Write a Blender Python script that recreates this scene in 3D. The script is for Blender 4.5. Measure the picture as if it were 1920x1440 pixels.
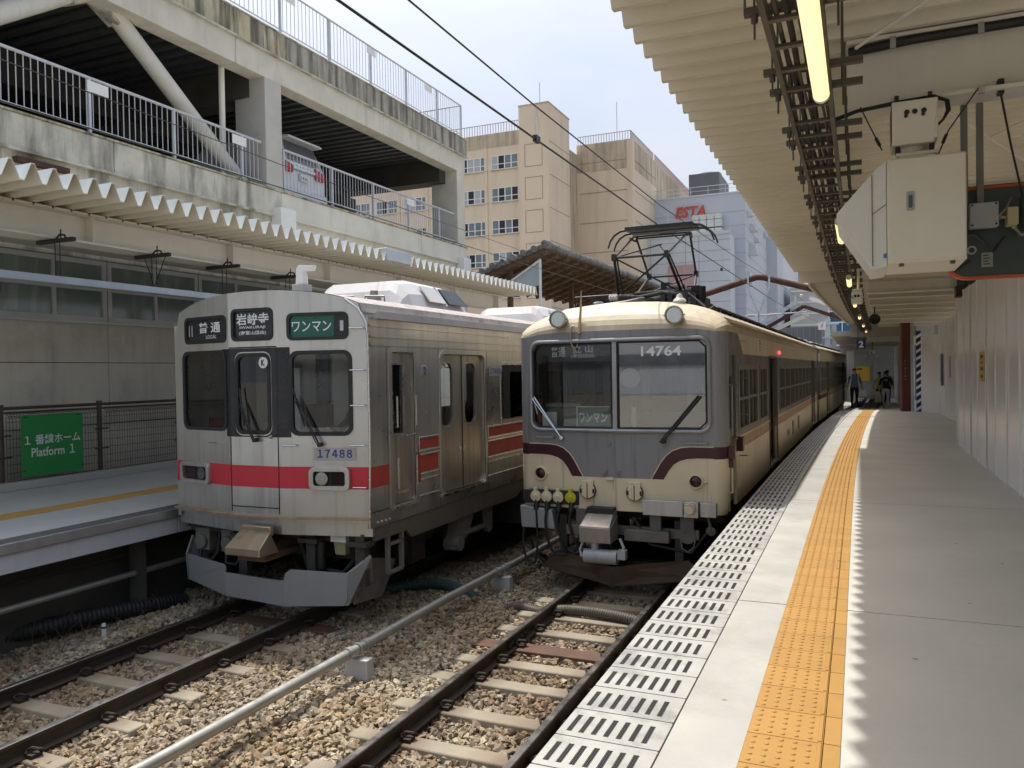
import bpy, bmesh, math, random
import numpy as np
from mathutils import Vector, Matrix
from mathutils.geometry import tessellate_polygon
random.seed(7); rng = np.random.default_rng(11)
S = bpy.context.scene; COL = S.collection
rad = math.radians
for o in list(bpy.data.objects): bpy.data.objects.remove(o)
# ---------------------------------------------------------------- camera
cd = bpy.data.cameras.new('camera'); cam = bpy.data.objects.new('camera', cd); COL.objects.link(cam)
cd.sensor_width = 36; cd.lens = 28.125; cd.clip_start = 0.05; cd.clip_end = 3000
CR = Matrix(((0.91721704, 0.00935561, 0.39827802), (0.3980412, 0.0201772, -0.91714562), (-0.0166166, 0.99975265, 0.01478296)))
cam.matrix_world = Matrix.Translation((0, 0, 1.55)) @ CR.to_4x4()
S.camera = cam
# ---------------------------------------------------------------- sky, sun, exposure
SUN = Vector((-0.328, 0.25, 1)).normalized()
w = bpy.data.worlds.new('World'); S.world = w; w.use_nodes = True
nt = w.node_tree; nt.nodes.clear()
out = nt.nodes.new('ShaderNodeOutputWorld'); bg = nt.nodes.new('ShaderNodeBackground'); bg.inputs[1].default_value = 0.1
sky = nt.nodes.new('ShaderNodeTexSky'); sky.sky_type = 'NISHITA'; sky.sun_disc = False
sky.sun_elevation = math.asin(SUN.z); sky.sun_rotation = math.atan2(SUN.x, SUN.y); sky.dust_density = 10.0; sky.air_density = 1.2
tc = nt.nodes.new('ShaderNodeTexCoord'); mp = nt.nodes.new('ShaderNodeMapping'); mp.inputs['Scale'].default_value = (1, 1, 2.6)
nz = nt.nodes.new('ShaderNodeTexNoise'); nz.inputs['Scale'].default_value = 2.2; nz.inputs['Detail'].default_value = 7; nz.inputs['Roughness'].default_value = .55
rp = nt.nodes.new('ShaderNodeValToRGB')
rp.color_ramp.elements[0].position = .3; rp.color_ramp.elements[0].color = (2.8, 3.5, 4.75, 1)
rp.color_ramp.elements[1].position = .75; rp.color_ramp.elements[1].color = (4.9, 5.2, 5.75, 1)
mx = nt.nodes.new('ShaderNodeMix'); mx.data_type = 'RGBA'; mx.inputs[0].default_value = .5
nt.links.new(tc.outputs['Generated'], mp.inputs[0]); nt.links.new(mp.outputs[0], nz.inputs['Vector']); nt.links.new(nz.outputs[0], rp.inputs[0])
nt.links.new(sky.outputs[0], mx.inputs[6]); nt.links.new(rp.outputs[0], mx.inputs[7]); nt.links.new(mx.outputs[2], bg.inputs[0]); nt.links.new(bg.outputs[0], out.inputs[0])
sl = bpy.data.lights.new('sun', 'SUN'); sl.energy = 2.0; sl.angle = rad(0.9); sl.color = (1, .965, .90)
so = bpy.data.objects.new('sun', sl); COL.objects.link(so); so.rotation_euler = SUN.to_track_quat('Z', 'Y').to_euler(); so.location = (0, 0, 40)
S.view_settings.view_transform = 'Standard'; S.view_settings.look = 'None'; S.view_settings.gamma = 1; S.view_settings.use_curve_mapping = False
S.view_settings.exposure = 1.05
S.render.engine = 'CYCLES'
S.cycles.max_bounces = 7; S.cycles.diffuse_bounces = 4; S.cycles.glossy_bounces = 3; S.cycles.transparent_max_bounces = 12; S.cycles.transmission_bounces = 4
S.cycles.caustics_reflective = False; S.cycles.caustics_refractive = False
try: S.cycles.use_denoising = True
except Exception: pass
# ---------------------------------------------------------------- materials
def M(name, col, rough=.6, metal=0., var=.12, vs=3., streak=0., dirt=(.09, .08, .065), ss=(7, 7, .5), sp=(.5, .75), bump=0., bs=60., rnd=0., isl=0., spec=.5, coat=0., patch=0., pcol=(.2, .18, .15), ps=1.5, pp=(.55, .68), spots=0.):
    m = bpy.data.materials.new(name); m.use_nodes = True; n = m.node_tree.nodes; L = m.node_tree.links
    b = n['Principled BSDF']; b.inputs['Roughness'].default_value = rough; b.inputs['Metallic'].default_value = metal
    b.inputs['Specular IOR Level'].default_value = spec; b.inputs['Coat Weight'].default_value = coat
    g = n.new('ShaderNodeNewGeometry')
    def noise(sc, detail=5, vec=None, ro=.6):
        z = n.new('ShaderNodeTexNoise'); z.inputs['Scale'].default_value = sc; z.inputs['Detail'].default_value = detail; z.inputs['Roughness'].default_value = ro
        L.new(vec if vec else g.outputs['Position'], z.inputs['Vector']); return z.outputs[0]
    def rng_(src, a, bb, lo, hi):
        r = n.new('ShaderNodeMapRange'); r.inputs[1].default_value = a; r.inputs[2].default_value = bb; r.inputs[3].default_value = lo; r.inputs[4].default_value = hi
        L.new(src, r.inputs[0]); return r.outputs[0]
    def mulc(csock, fsock):
        v = n.new('ShaderNodeVectorMath'); v.operation = 'SCALE'; L.new(csock, v.inputs[0]); L.new(fsock, v.inputs['Scale']); return v.outputs[0]
    def mixc(f, a, bcol):
        x = n.new('ShaderNodeMix'); x.data_type = 'RGBA'; L.new(f, x.inputs[0]); L.new(a, x.inputs[6])
        if isinstance(bcol, tuple): x.inputs[7].default_value = (*bcol, 1)
        else: L.new(bcol, x.inputs[7])
        return x.outputs[2]
    c = n.new('ShaderNodeRGB'); c.outputs[0].default_value = (*col, 1); c = c.outputs[0]
    if var: c = mulc(c, rng_(noise(vs, 7), .28, .72, 1 - var, 1 + var))
    if rnd:
        oi = n.new('ShaderNodeObjectInfo'); c = mulc(c, rng_(oi.outputs['Random'], 0, 1, 1 - rnd, 1 + rnd))
    if isl: c = mulc(c, rng_(g.outputs['Random Per Island'], 0, 1, 1 - isl, 1 + isl))
    if patch: c = mixc(rng_(noise(ps, 8, None, .7), pp[0], pp[1], 0, patch), c, pcol)
    if streak:
        mpp = n.new('ShaderNodeMapping'); mpp.inputs['Scale'].default_value = ss; L.new(g.outputs['Position'], mpp.inputs[0])
        c = mixc(rng_(noise(1., 6, mpp.outputs[0], .65), sp[0], sp[1], 0, streak), c, dirt)
    if spots:
        vo = n.new('ShaderNodeTexVoronoi'); vo.inputs['Scale'].default_value = 3.3; L.new(g.outputs['Position'], vo.inputs['Vector'])
        c = mixc(rng_(vo.outputs['Distance'], .035, .06, spots, 0), c, (.12, .115, .10))
        vs2 = n.new('ShaderNodeMapping'); vs2.inputs['Scale'].default_value = (1.2, 14, 1); vs2.inputs['Rotation'].default_value = (0, 0, .5); L.new(g.outputs['Position'], vs2.inputs[0])
        c = mixc(rng_(noise(1.3, 6, vs2.outputs[0], .7), .62, .72, 0, spots * .35), c, (.26, .25, .22))
    L.new(c, b.inputs['Base Color'])
    if var and rough > .1: L.new(rng_(noise(vs * 2.3, 4), .3, .7, max(.02, rough - .1), min(1, rough + .1)), b.inputs['Roughness'])
    if bump:
        bp = n.new('ShaderNodeBump'); bp.inputs['Strength'].default_value = bump; bp.inputs['Distance'].default_value = .02
        L.new(noise(bs, 6), bp.inputs['Height']); L.new(bp.outputs[0], b.inputs['Normal'])
    return m
def glass(name, tint=(.75, .8, .78), boost=1.0, rough=.02, base=.04):
    m = bpy.data.materials.new(name); m.use_nodes = True; n = m.node_tree.nodes; L = m.node_tree.links; n.clear()
    o = n.new('ShaderNodeOutputMaterial'); t = n.new('ShaderNodeBsdfTransparent'); t.inputs[0].default_value = (*tint, 1)
    gl = n.new('ShaderNodeBsdfGlossy'); gl.inputs['Roughness'].default_value = rough
    f = n.new('ShaderNodeFresnel'); f.inputs[0].default_value = 1.55; a = n.new('ShaderNodeMath'); a.operation = 'MULTIPLY_ADD'; a.use_clamp = True
    a.inputs[1].default_value = boost; a.inputs[2].default_value = base
    x = n.new('ShaderNodeMixShader'); L.new(f.outputs[0], a.inputs[0]); L.new(a.outputs[0], x.inputs[0]); L.new(t.outputs[0], x.inputs[1]); L.new(gl.outputs[0], x.inputs[2]); L.new(x.outputs[0], o.inputs[0])
    return m
def emis(name, col, s):
    m = bpy.data.materials.new(name); m.use_nodes = True; b = m.node_tree.nodes['Principled BSDF']
    b.inputs['Base Color'].default_value = (.8, .8, .75, 1); b.inputs['Emission Color'].default_value = (*col, 1); b.inputs['Emission Strength'].default_value = s
    return m
# ---------------------------------------------------------------- mesh helpers
SPLIT = set('hanger_rod bogie roof_bracket strap grab_handle grab_rail hook rivet door_post skirt_wing deflector_bracket flange_clip bolt screw foot roof_handle bench_seat equipment_box grip_rib bead_rib upper_rib side_bead brake_hose strap rain_gutter pinstripe panel_seam door_seam cladding_seam front_fitting buffer_beam console cab_window seat grab_pole hose_cock printed_mark clip white_card tail_marker_bracket latch skirt_bracket jumper_rack door fixing beam_clamp rail bracket side_sill roof_conduit insulator clamp stay_wire hood_seam wall_rib mullion print_row pressed_rib support louvre bogie_frame roof_vent access_panel steel_buffer_plate curtain'.split())
SMALL = set('roof_bolt bolt_group hand_strap balusters breaker_row character_row roof_walkway lattice slot face_features fingers faint_lettering roof_machinery wire_mesh'.split())
W = {}      # world location of every object's frame
class MB:
    def __init__(s): s.v = []; s.f = []; s.m = []
    def add(s, vs, fs, m=0):
        k = len(s.v); s.v += [tuple(p) for p in vs]; s.f += [tuple(i + k for i in f) for f in fs]; s.m += [m] * len(fs); return s
    def box(s, x0, x1, y0, y1, z0, z1, m=0):
        return s.add([(x0, y0, z0), (x1, y0, z0), (x1, y1, z0), (x0, y1, z0), (x0, y0, z1), (x1, y0, z1), (x1, y1, z1), (x0, y1, z1)],
                     [(0, 3, 2, 1), (4, 5, 6, 7), (0, 1, 5, 4), (1, 2, 6, 5), (2, 3, 7, 6), (3, 0, 4, 7)], m)
    def hexa(s, p, m=0):            # eight corners, bottom four then top four
        return s.add(p, [(0, 3, 2, 1), (4, 5, 6, 7), (0, 1, 5, 4), (1, 2, 6, 5), (2, 3, 7, 6), (3, 0, 4, 7)], m)
    def prism(s, poly, ax, a0, a1, m=0):   # poly in the two other axes (cyclic x,y,z order without ax kept as x<y<z)
        n = len(poly); ii = [i for i in range(3) if i != ax]
        def mk(p, a):
            q = [0, 0, 0]; q[ii[0]] = p[0]; q[ii[1]] = p[1]; q[ax] = a; return tuple(q)
        vs = [mk(p, a0) for p in poly] + [mk(p, a1) for p in poly]
        tri = tessellate_polygon([[Vector((p[0], p[1], 0)) for p in poly]])
        fs = [tuple(t) for t in tri] + [tuple(i + n for i in reversed(t)) for t in tri] + [(i, (i + 1) % n, (i + 1) % n + n, i + n) for i in range(n)]
        return s.add(vs, fs, m)
    def tube(s, pts, r, n=8, m=0, caps=True, closed=False):
        P = [Vector(p) for p in pts]; N = len(P); rs = r if isinstance(r, (list, tuple)) else [r] * N
        vs = []; up = None
        for i, p in enumerate(P):
            a = P[i - 1] if (i or closed) else p; b = P[(i + 1) % N] if (i < N - 1 or closed) else p
            t = (b - a).normalized()
            if up is None: up = Vector((0, 0, 1)) if abs(t.z) < .9 else Vector((0, 1, 0))
            x = t.cross(up)
            if x.length < 1e-4: x = t.cross(Vector((1, .3, 0)))
            x.normalize(); y = x.cross(t).normalized(); up = y
            vs += [p + (x * math.cos(2 * math.pi * k / n) + y * math.sin(2 * math.pi * k / n)) * rs[i] for k in range(n)]
        fs = []
        for i in range(N if closed else N - 1):
            for k in range(n):
                j = (i + 1) % N; fs.append((i * n + k, i * n + (k + 1) % n, j * n + (k + 1) % n, j * n + k))
        if caps and not closed: fs += [tuple(range(n - 1, -1, -1)), tuple((N - 1) * n + k for k in range(n))]
        return s.add(vs, fs, m)
    def cyl(s, p0, p1, r, n=14, m=0, r2=None): return s.tube([p0, p1], [r, r if r2 is None else r2], n, m)
    def bar(s, p0, p1, wx, wz, m=0):       # square bar between two points
        a, b = Vector(p0), Vector(p1); t = (b - a).normalized(); u = Vector((0, 0, 1)) if abs(t.z) < .95 else Vector((0, 1, 0))
        x = t.cross(u).normalized() * wx / 2; y = x.cross(t).normalized() * wz / 2
        return s.hexa([a - x - y, a + x - y, b + x - y, b - x - y, a - x + y, a + x + y, b + x + y, b - x + y], m)
    def plate(s, outer, holes, fn, th, m=0, mi=None, back=False):
        loops = [outer] + list(holes); flat = [p for l in loops for p in l]
        tri = tessellate_polygon([[Vector((p[0], p[1], 0)) for p in l] for l in loops])
        vs = [fn(p[0], p[1], 0) for p in flat]; k0 = len(s.v); s.add(vs, [tuple(t) for t in tri], m)
        if th:
            n = len(flat); k = len(s.v); s.v += [tuple(fn(p[0], p[1], th)) for p in flat]; off = 0
            if back: s.f += [tuple(i + k for i in reversed(t)) for t in tri]; s.m += [m] * len(tri)
            for li, l in enumerate(loops):
                c = len(l)
                for i in range(c):
                    a = off + i; b = off + (i + 1) % c
                    s.f.append((k0 + a, k0 + b, k + b, k + a)); s.m.append(m if (mi is None or li == 0) else mi)
                off += c
        return s
    def loft(s, rings, m=0, closed=True, caps=True):
        n = len(rings[0]); vs = [p for r in rings for p in r]; fs = []
        for i in range(len(rings) - 1):
            for k in range(n if closed else n - 1):
                fs.append((i * n + k, i * n + (k + 1) % n, (i + 1) * n + (k + 1) % n, (i + 1) * n + k))
        if caps: fs += [tuple(range(n - 1, -1, -1)), tuple((len(rings) - 1) * n + k for k in range(n))]
        return s.add(vs, fs, m)
    def lathe(s, prof, o, ax, n=16, m=0):      # prof: (radius, height along ax) from o
        ax = Vector(ax).normalized(); u = ax.orthogonal().normalized(); v = ax.cross(u); o = Vector(o)
        return s.loft([[o + ax * h + (u * math.cos(2 * math.pi * k / n) + v * math.sin(2 * math.pi * k / n)) * r for k in range(n)] for r, h in prof], m)
    def parts(s):
        p = list(range(len(s.v)))
        def fd(i):
            while p[i] != i: p[i] = p[p[i]]; i = p[i]
            return i
        for f in s.f:
            for i in f[1:]: p[fd(f[0])] = fd(i)
        g = {}
        for f, m in zip(s.f, s.m): g.setdefault(fd(f[0]), []).append((f, m))
        out_ = []
        for fs in g.values():
            ids = sorted({i for f, _ in fs for i in f}); mp_ = {i: k for k, i in enumerate(ids)}; b = MB()
            b.v = [s.v[i] for i in ids]; b.f = [tuple(mp_[i] for i in f) for f, _ in fs]; b.m = [m for _, m in fs]; out_.append(b)
        return out_
    def build(s, name, mats, parent=None, smooth=True, bevel=0, fix=True):
        if name in SPLIT:
            ps = s.parts()
            if len(ps) > 1: return [q._build(name, mats, parent, smooth, bevel, fix) for q in ps][0]
        o = s._build(name, mats, parent, smooth, bevel, fix)
        if name in SMALL: o['kind'] = 'stuff'
        return o
    def _build(s, name, mats, parent=None, smooth=True, bevel=0, fix=True):
        me = bpy.data.meshes.new(name); o = bpy.data.objects.new(name, me); COL.objects.link(o)
        base = Vector((0, 0, 0))
        if parent is not None: o.parent = parent; base = W[parent.name]
        if parent is None and s.v:
            a = np.array(s.v); base = Vector((float((a[:, 0].min() + a[:, 0].max()) / 2), float((a[:, 1].min() + a[:, 1].max()) / 2), float(a[:, 2].min()))); o.location = base
        W[o.name] = base.copy()
        me.from_pydata([(p[0] - base.x, p[1] - base.y, p[2] - base.z) for p in s.v], [], s.f)
        for mm in (mats if isinstance(mats, (list, tuple)) else [mats]): me.materials.append(mm)
        me.polygons.foreach_set('material_index', s.m)
        if fix:
            bm = bmesh.new(); bm.from_mesh(me); bmesh.ops.recalc_face_normals(bm, faces=bm.faces); bm.to_mesh(me); bm.free()
        if smooth:
            me.polygons.foreach_set('use_smooth', [True] * len(me.polygons)); me.set_sharp_from_angle(angle=rad(38))
        me.update()
        if bevel:
            b = o.modifiers.new('bevel', 'BEVEL'); b.width = bevel; b.segments = 2; b.limit_method = 'ANGLE'; b.angle_limit = rad(50)
        return o
def tag(o, label=None, cat=None, group=None, kind=None):
    if label: o['label'] = label
    if cat: o['category'] = cat
    if group: o['group'] = group
    if kind: o['kind'] = kind
    return o
def thing(name, loc, label=None, cat=None, group=None, kind=None):
    o = bpy.data.objects.new(name, None); COL.objects.link(o); o.location = loc; o.empty_display_size = .2; W[o.name] = Vector(loc)
    return tag(o, label, cat, group, kind)
def dup(o, parent=None, loc=None):
    c = o.copy(); COL.objects.link(c); W[c.name] = W[o.name].copy()
    if parent is not None: c.parent = parent
    if loc is not None: c.location = loc
    for ch in list(o.children): dup(ch, c)
    return c
def rr(x0, x1, z0, z1, r=.05, n=4):
    P = []
    for cx, cz, a in ((x1 - r, z1 - r, 0), (x0 + r, z1 - r, 90), (x0 + r, z0 + r, 180), (x1 - r, z0 + r, 270)):
        for k in range(n + 1):
            t = rad(a + 90 * k / n); P.append((cx + r * math.cos(t), cz + r * math.sin(t)))
    return P
def rect(x0, x1, z0, z1): return [(x0, z0), (x1, z0), (x1, z1), (x0, z1)]
def circ(cx, cz, r, n=16): return [(cx + r * math.cos(2 * math.pi * k / n), cz + r * math.sin(2 * math.pi * k / n)) for k in range(n)]
def frame_ring(mb, outer, inner, fn, th, m=0): mb.plate(outer, [list(reversed(inner))], fn, th, m)
def text(body, mat, parent, o, ux, uz, width=None, height=None, bold=0., ext=.0015, name='lettering', space=1., shear=0., label=None):
    """flat lettering, centred on o, running along ux with uz up"""
    c = bpy.data.curves.new('txt', 'FONT'); c.body = body; c.align_x = 'CENTER'; c.offset = bold; c.space_character = space; c.shear = shear; c.resolution_u = 3
    t = bpy.data.objects.new('txt', c); COL.objects.link(t)
    dg = bpy.context.evaluated_depsgraph_get(); me = bpy.data.meshes.new_from_object(t.evaluated_get(dg)); bpy.data.objects.remove(t)
    v = np.array([p.co[:] for p in me.vertices]); lo, hi = v.min(0), v.max(0)
    sx = width / (hi[0] - lo[0]) if width else None; sy = height / (hi[1] - lo[1]) if height else None
    sx = sx or sy; sy = sy or sx
    ux = Vector(ux).normalized(); uz = Vector(uz).normalized(); nn = ux.cross(uz); o = Vector(o)
    b = MB(); q = (v[:, :2] - ((lo + hi) / 2)[:2]) * np.array([sx, sy])
    P = [o + ux * float(a) + uz * float(d) + nn * ext for a, d in q]
    b.v = [tuple(p) for p in P]; b.f = [tuple(p.vertices) for p in me.polygons]; b.m = [0] * len(b.f)
    ob = b.build(name, mat, parent, smooth=False, fix=False)
    if label: ob['label'] = label
    return ob
def sm(a, b, t): t = min(1, max(0, (t - a) / (b - a))); return t * t * (3 - 2 * t)
def cv(y):          # the platform and the line bend gently to the right
    return 0 if y < 8 else (.0011 * (y - 8) ** 2 if y < 24 else .2816 + .0352 * (y - 24))
def zf(y): return -.3 * sm(26, 44, y)      # the new raised platform ramps down to the old one
conc = M('concrete', (.53, .52, .47), .8, var=.13, vs=1.1, bump=.12, bs=45, patch=.35, pcol=(.36, .35, .31), ps=2.2, pp=(.46, .70), spots=.7)
conc_pale = M('concrete_pale', (.41, .41, .38), .85, var=.12, vs=1.6, bump=.15, bs=50, patch=.55, pcol=(.30, .295, .265), ps=2.1, pp=(.48, .68), spots=.5)
conc_wall = M('concrete_wall', (.72, .67, .57), .9, var=.13, vs=.9, bump=.1, bs=30, streak=.3, dirt=(.25, .22, .17), ss=(3, 3, .35), patch=.3, pcol=(.35, .32, .27), ps=1.1)
conc_old = M('concrete_old', (.56, .535, .46), .92, var=.22, vs=1.5, bump=.25, bs=25, streak=.75, dirt=(.13, .12, .10), ss=(2.6, 2.6, .45), sp=(.46, .66), patch=.6, pcol=(.62, .57, .44), ps=3.1, pp=(.58, .64))
conc_moss = M('concrete_mossy', (.50, .455, .33), .95, var=.25, vs=2, bump=.2, bs=30, streak=.85, dirt=(.07, .065, .05), ss=(4, 4, .4), sp=(.43, .62), patch=.5, pcol=(.55, .42, .2), ps=1.3, pp=(.5, .66))
conc_beam = M('concrete_beam', (.64, .605, .51), .9, var=.12, vs=1.2, bump=.1, bs=30, streak=.4, dirt=(.25, .23, .19), ss=(2.5, 2.5, .5))
plaster = M('plaster', (.70, .67, .58), .9, var=.1, vs=1, streak=.4, dirt=(.3, .28, .24), ss=(1.6, 1.6, .35), sp=(.5, .7))
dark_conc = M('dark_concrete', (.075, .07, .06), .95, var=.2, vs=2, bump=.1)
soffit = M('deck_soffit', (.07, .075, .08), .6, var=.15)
cream = M('cream_steel', (.74, .69, .55), .5, var=.05, vs=2)
cream_l = M('cream_steel_light', (.78, .75, .65), .5, var=.05, vs=2, streak=.12, dirt=(.4, .37, .3))
galv_top = M('zinc_roof', (.62, .66, .66), .4, metal=.3, var=.08)
steel = M('stainless', (.56, .545, .505), .34, metal=.85, var=.06, vs=1.2, streak=.42, dirt=(.22, .18, .13), ss=(9, 9, .45), sp=(.45, .75))
steel_front = M('stainless_front', (.60, .585, .54), .36, metal=.8, var=.05, vs=1, streak=.45, dirt=(.30, .25, .19), ss=(10, 10, .45), sp=(.5, .74), patch=.25, pcol=(.42, .38, .31), ps=1.3)
steel_door = M('stainless_door', (.50, .455, .385), .38, metal=.8, var=.07, vs=1.5, streak=.6, dirt=(.2, .14, .085), ss=(14, 14, .3), sp=(.42, .75))
chrome = M('bright_trim', (.72, .71, .68), .25, metal=1, var=.04)
roof_grey = M('train_roof', (.40, .37, .36), .8, var=.15, vs=3, patch=.7, pcol=(.21, .13, .10), ps=9, pp=(.52, .62), bump=.15, bs=90)
frp = M('fibreglass_cover', (.56, .565, .57), .5, var=.08, vs=2, patch=.5, pcol=(.55, .42, .32), ps=1.6, pp=(.5, .7), streak=.2, dirt=(.38, .36, .35), ss=(4, 4, 1.2))
black = M('black_paint', (.012, .013, .016), .3, var=.1)
rubber = M('black_rubber', (.022, .022, .022), .6, var=.1)
under = M('underframe', (.055, .05, .043), .8, var=.2, vs=4, patch=.4, pcol=(.10, .075, .05), ps=5)
undergrey = M('underframe_grey', (.17, .16, .14), .7, var=.2, vs=5, patch=.6, pcol=(.09, .07, .05), ps=6)
skirtgrey = M('skirt_grey', (.27, .275, .275), .55, var=.06, vs=2, patch=.55, pcol=(.12, .11, .10), ps=14, pp=(.64, .7), streak=.15, dirt=(.18, .16, .14))
red = M('red_stripe', (.58, .035, .05), .45, var=.06, vs=2, streak=.15, dirt=(.3, .03, .03))
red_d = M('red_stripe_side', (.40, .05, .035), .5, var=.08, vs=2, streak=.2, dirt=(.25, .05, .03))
orange_r = M('sill_rust', (.42, .30, .18), .5, metal=.4, var=.25, vs=6)
copper = M('bronzed_cover', (.55, .45, .33), .35, metal=.75, var=.12, vs=3)
blue = M('blue_lettering', (.02, .04, .28), .5, var=0)
white = M('white_paint', (.78, .78, .75), .5, var=.03)
whitelet = M('white_lettering', (.85, .85, .83), .5, var=0)
blacklet = M('black_lettering', (.015, .015, .015), .5, var=0)
green_d = M('dark_green_sign', (.012, .125, .08), .35, var=.05)
sign_bk = M('destination_blind', (.02, .02, .021), .3, var=.05)
gl_dark = glass('window_glass_dark', (.80, .84, .82), 1.0, .02, .03)
gl_front = glass('windscreen', (.90, .93, .92), 1.0, .015, .015)
gl_mirror = glass('windscreen_boosted_reflection', (.80, .85, .88), 1.6, .02, .20)  # same glass as the windscreen, reflection raised to brighten the right pane
gl_bright = glass('window_glass', (.78, .85, .82), 1.8, .05, .18)
interior = M('train_interior', (.55, .55, .48), .7, var=.1)
interior_d = M('train_interior_dark', (.17, .165, .15), .7, var=.1)
seat_red = M('seat_red', (.2, .03, .04), .8)
cr = M('cream_paint', (.75, .65, .45), .40, var=.07, vs=1.2, streak=.7, dirt=(.16, .14, .10), ss=(13, 13, .6), sp=(.55, .76), coat=.1)
crroof = M('cream_paint_top', (.55, .475, .33), .55, var=.08, vs=1.2, streak=.65, dirt=(.40, .33, .25), ss=(9, 9, .35), sp=(.42, .7))
gy = M('grey_paint', (.25, .25, .255), .40, var=.09, vs=1.2, streak=.65, dirt=(.08, .076, .07), ss=(14, 14, .55), sp=(.53, .76), coat=.1)
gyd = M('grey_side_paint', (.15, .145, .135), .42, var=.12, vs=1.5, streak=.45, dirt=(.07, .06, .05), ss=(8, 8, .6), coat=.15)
mar = M('maroon_paint', (.052, .007, .014), .4, var=.1, coat=.1)
tan = M('tan_stripe', (.46, .27, .13), .45, var=.1, streak=.4, dirt=(.3, .2, .12), ss=(8, 8, .6))
roofdk = M('dark_roof', (.21, .195, .175), .85, var=.2, vs=2.5, patch=.5, pcol=(.10, .09, .08), ps=4, bump=.1)
iron = M('dark_iron', (.035, .033, .03), .5, metal=.4, var=.2, vs=6)
ironl = M('worn_pipe_grey', (.30, .29, .27), .45, metal=.5, var=.15, vs=5)
porcel = M('porcelain', (.55, .53, .46), .35, var=.1)
alum = M('aluminium', (.52, .53, .53), .4, metal=.7, var=.1, vs=5, streak=.35, dirt=(.25, .22, .18))
alu_p = M('painted_grey_box', (.40, .42, .43), .5, metal=.2, var=.08, vs=4, patch=.4, pcol=(.2, .17, .13), ps=7)
rail_s = M('rail_side', (.052, .04, .03), .65, metal=.3, var=.15, vs=3, patch=.3, pcol=(.085, .055, .035), ps=3)
rail_t = M('rail_head', (.34, .32, .30), .3, metal=.9, var=.05, vs=3)
sleeper_m = M('sleeper_concrete', (.31, .275, .21), .9, var=.12, vs=2.5, patch=.55, pcol=(.20, .145, .09), ps=2.3, pp=(.45, .7), bump=.15, bs=60, rnd=.1)
wood = M('sleeper_timber', (.115, .062, .042), .85, var=.25, vs=5, streak=.5, dirt=(.05, .03, .022), ss=(2, 25, 20), bump=.3, bs=30)
clip_m = M('rail_clip', (.045, .034, .027), .7, metal=.4, var=.2)
gp = M('galvanised_pipe', (.43, .43, .40), .42, metal=.6, var=.12, vs=5, patch=.4, pcol=(.28, .25, .2), ps=9)
blockm = M('support_block', (.50, .50, .47), .9, var=.1, vs=6, bump=.1)
yellow = M('tactile_yellow', (.42, .23, .058), .62, var=.06, vs=4, rnd=.06, bump=.08, bs=80, patch=.15, pcol=(.4, .24, .08), ps=6)
edge_w = M('edge_plate', (.40, .40, .38), .5, var=.10, vs=5, rnd=.06, patch=.75, pcol=(.20, .20, .19), ps=3.2, pp=(.50, .64), spots=.3)
slotm = M('slot_rubber', (.045, .043, .045), .55, var=.1)
pane_toned = M('reflection_toned_pane', (.20, .265, .245), .10, var=.2, vs=.8, streak=.6, dirt=(.50, .56, .53), ss=(3.5, 3.5, .5), sp=(.52, .75), spec=.9)  # dirty glass; teal tone and pale streaks also paint in bright reflections
fence_br = M('fence_brown', (.085, .062, .045), .5, metal=.2, var=.12)
sgreen = M('platform_sign_green', (.035, .30, .075), .45, var=.03)
rail_g = M('railing_paint', (.52, .54, .57), .5, var=.08, vs=4, patch=.35, pcol=(.35, .22, .15), ps=6, pp=(.62, .7))
fascia_w = M('fascia_panel', (.60, .62, .66), .5, var=.06, patch=.75, pcol=(.32, .14, .06), ps=6, pp=(.66, .70), streak=.2, dirt=(.4, .36, .33))
sash = M('window_sash', (.58, .60, .60), .45, metal=.3, var=.06)
beige = M('beige_render', (.72, .59, .44), .9, var=.05, vs=.25, streak=.35, dirt=(.36, .27, .18), ss=(.9, .9, .08), sp=(.5, .75))
beige_top = M('beige_render_stained', (.56, .46, .33), .9, var=.1, vs=.4, streak=.7, dirt=(.20, .18, .145), ss=(1.2, 1.2, .12), sp=(.42, .66))
esta = M('blue_grey_cladding', (.50, .525, .57), .7, var=.04, vs=.3)
esta2 = M('pale_grey_cladding', (.60, .625, .645), .7, var=.06, vs=.4, streak=.3, dirt=(.36, .37, .38), ss=(.7, .7, .12))
letred = M('red_letters', (.50, .06, .04), .5, var=0)
wood_d = M('old_timber', (.16, .095, .05), .9, var=.3, vs=3, streak=.5, dirt=(.06, .04, .025), ss=(6, .7, 6), bump=.2, bs=20)
slate = M('weathered_slate', (.24, .24, .235), .9, var=.25, vs=3, streak=.7, dirt=(.05, .05, .05), ss=(3.5, 3.5, 3.5), sp=(.42, .6), bump=.3, bs=12)
rust = M('rusty_steel', (.075, .03, .02), .85, var=.3, vs=3, patch=.4, pcol=(.2, .12, .08), ps=4, bump=.15, bs=20)
pale_steel = M('pale_steel', (.50, .56, .60), .45, metal=.4, var=.08)
rackm = M('rack_steel', (.12, .105, .085), .55, metal=.5, var=.12)
cable = M('black_cable', (.016, .016, .015), .55, var=.1)
boxm = M('cabinet_cream', (.76, .72, .60), .4, var=.03, vs=2)
boxm_l = M('cabinet_lightened', (.76, .75, .68), .35, var=.02, vs=2)  # cabinet cream lightened to show the hood face catching more light
hoard = M('hoarding_white', (.84, .84, .825), .24, var=0, rnd=.03, spec=.5)
brown_p = M('brown_pillar', (.10, .022, .014), .5, var=.1)
navy = M('sign_navy', (.018, .018, .12), .4, var=.05)
ywl = M('notice_yellow', (.60, .36, .04), .5, var=.04)
mir_g = M('mirror_back', (.06, .075, .07), .4, metal=.3, var=.1)
mir_o = M('mirror_rim', (.55, .10, .02), .45, var=.05)
lampm = emis('lamp_tube', (1, .74, .33), .62)
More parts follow.
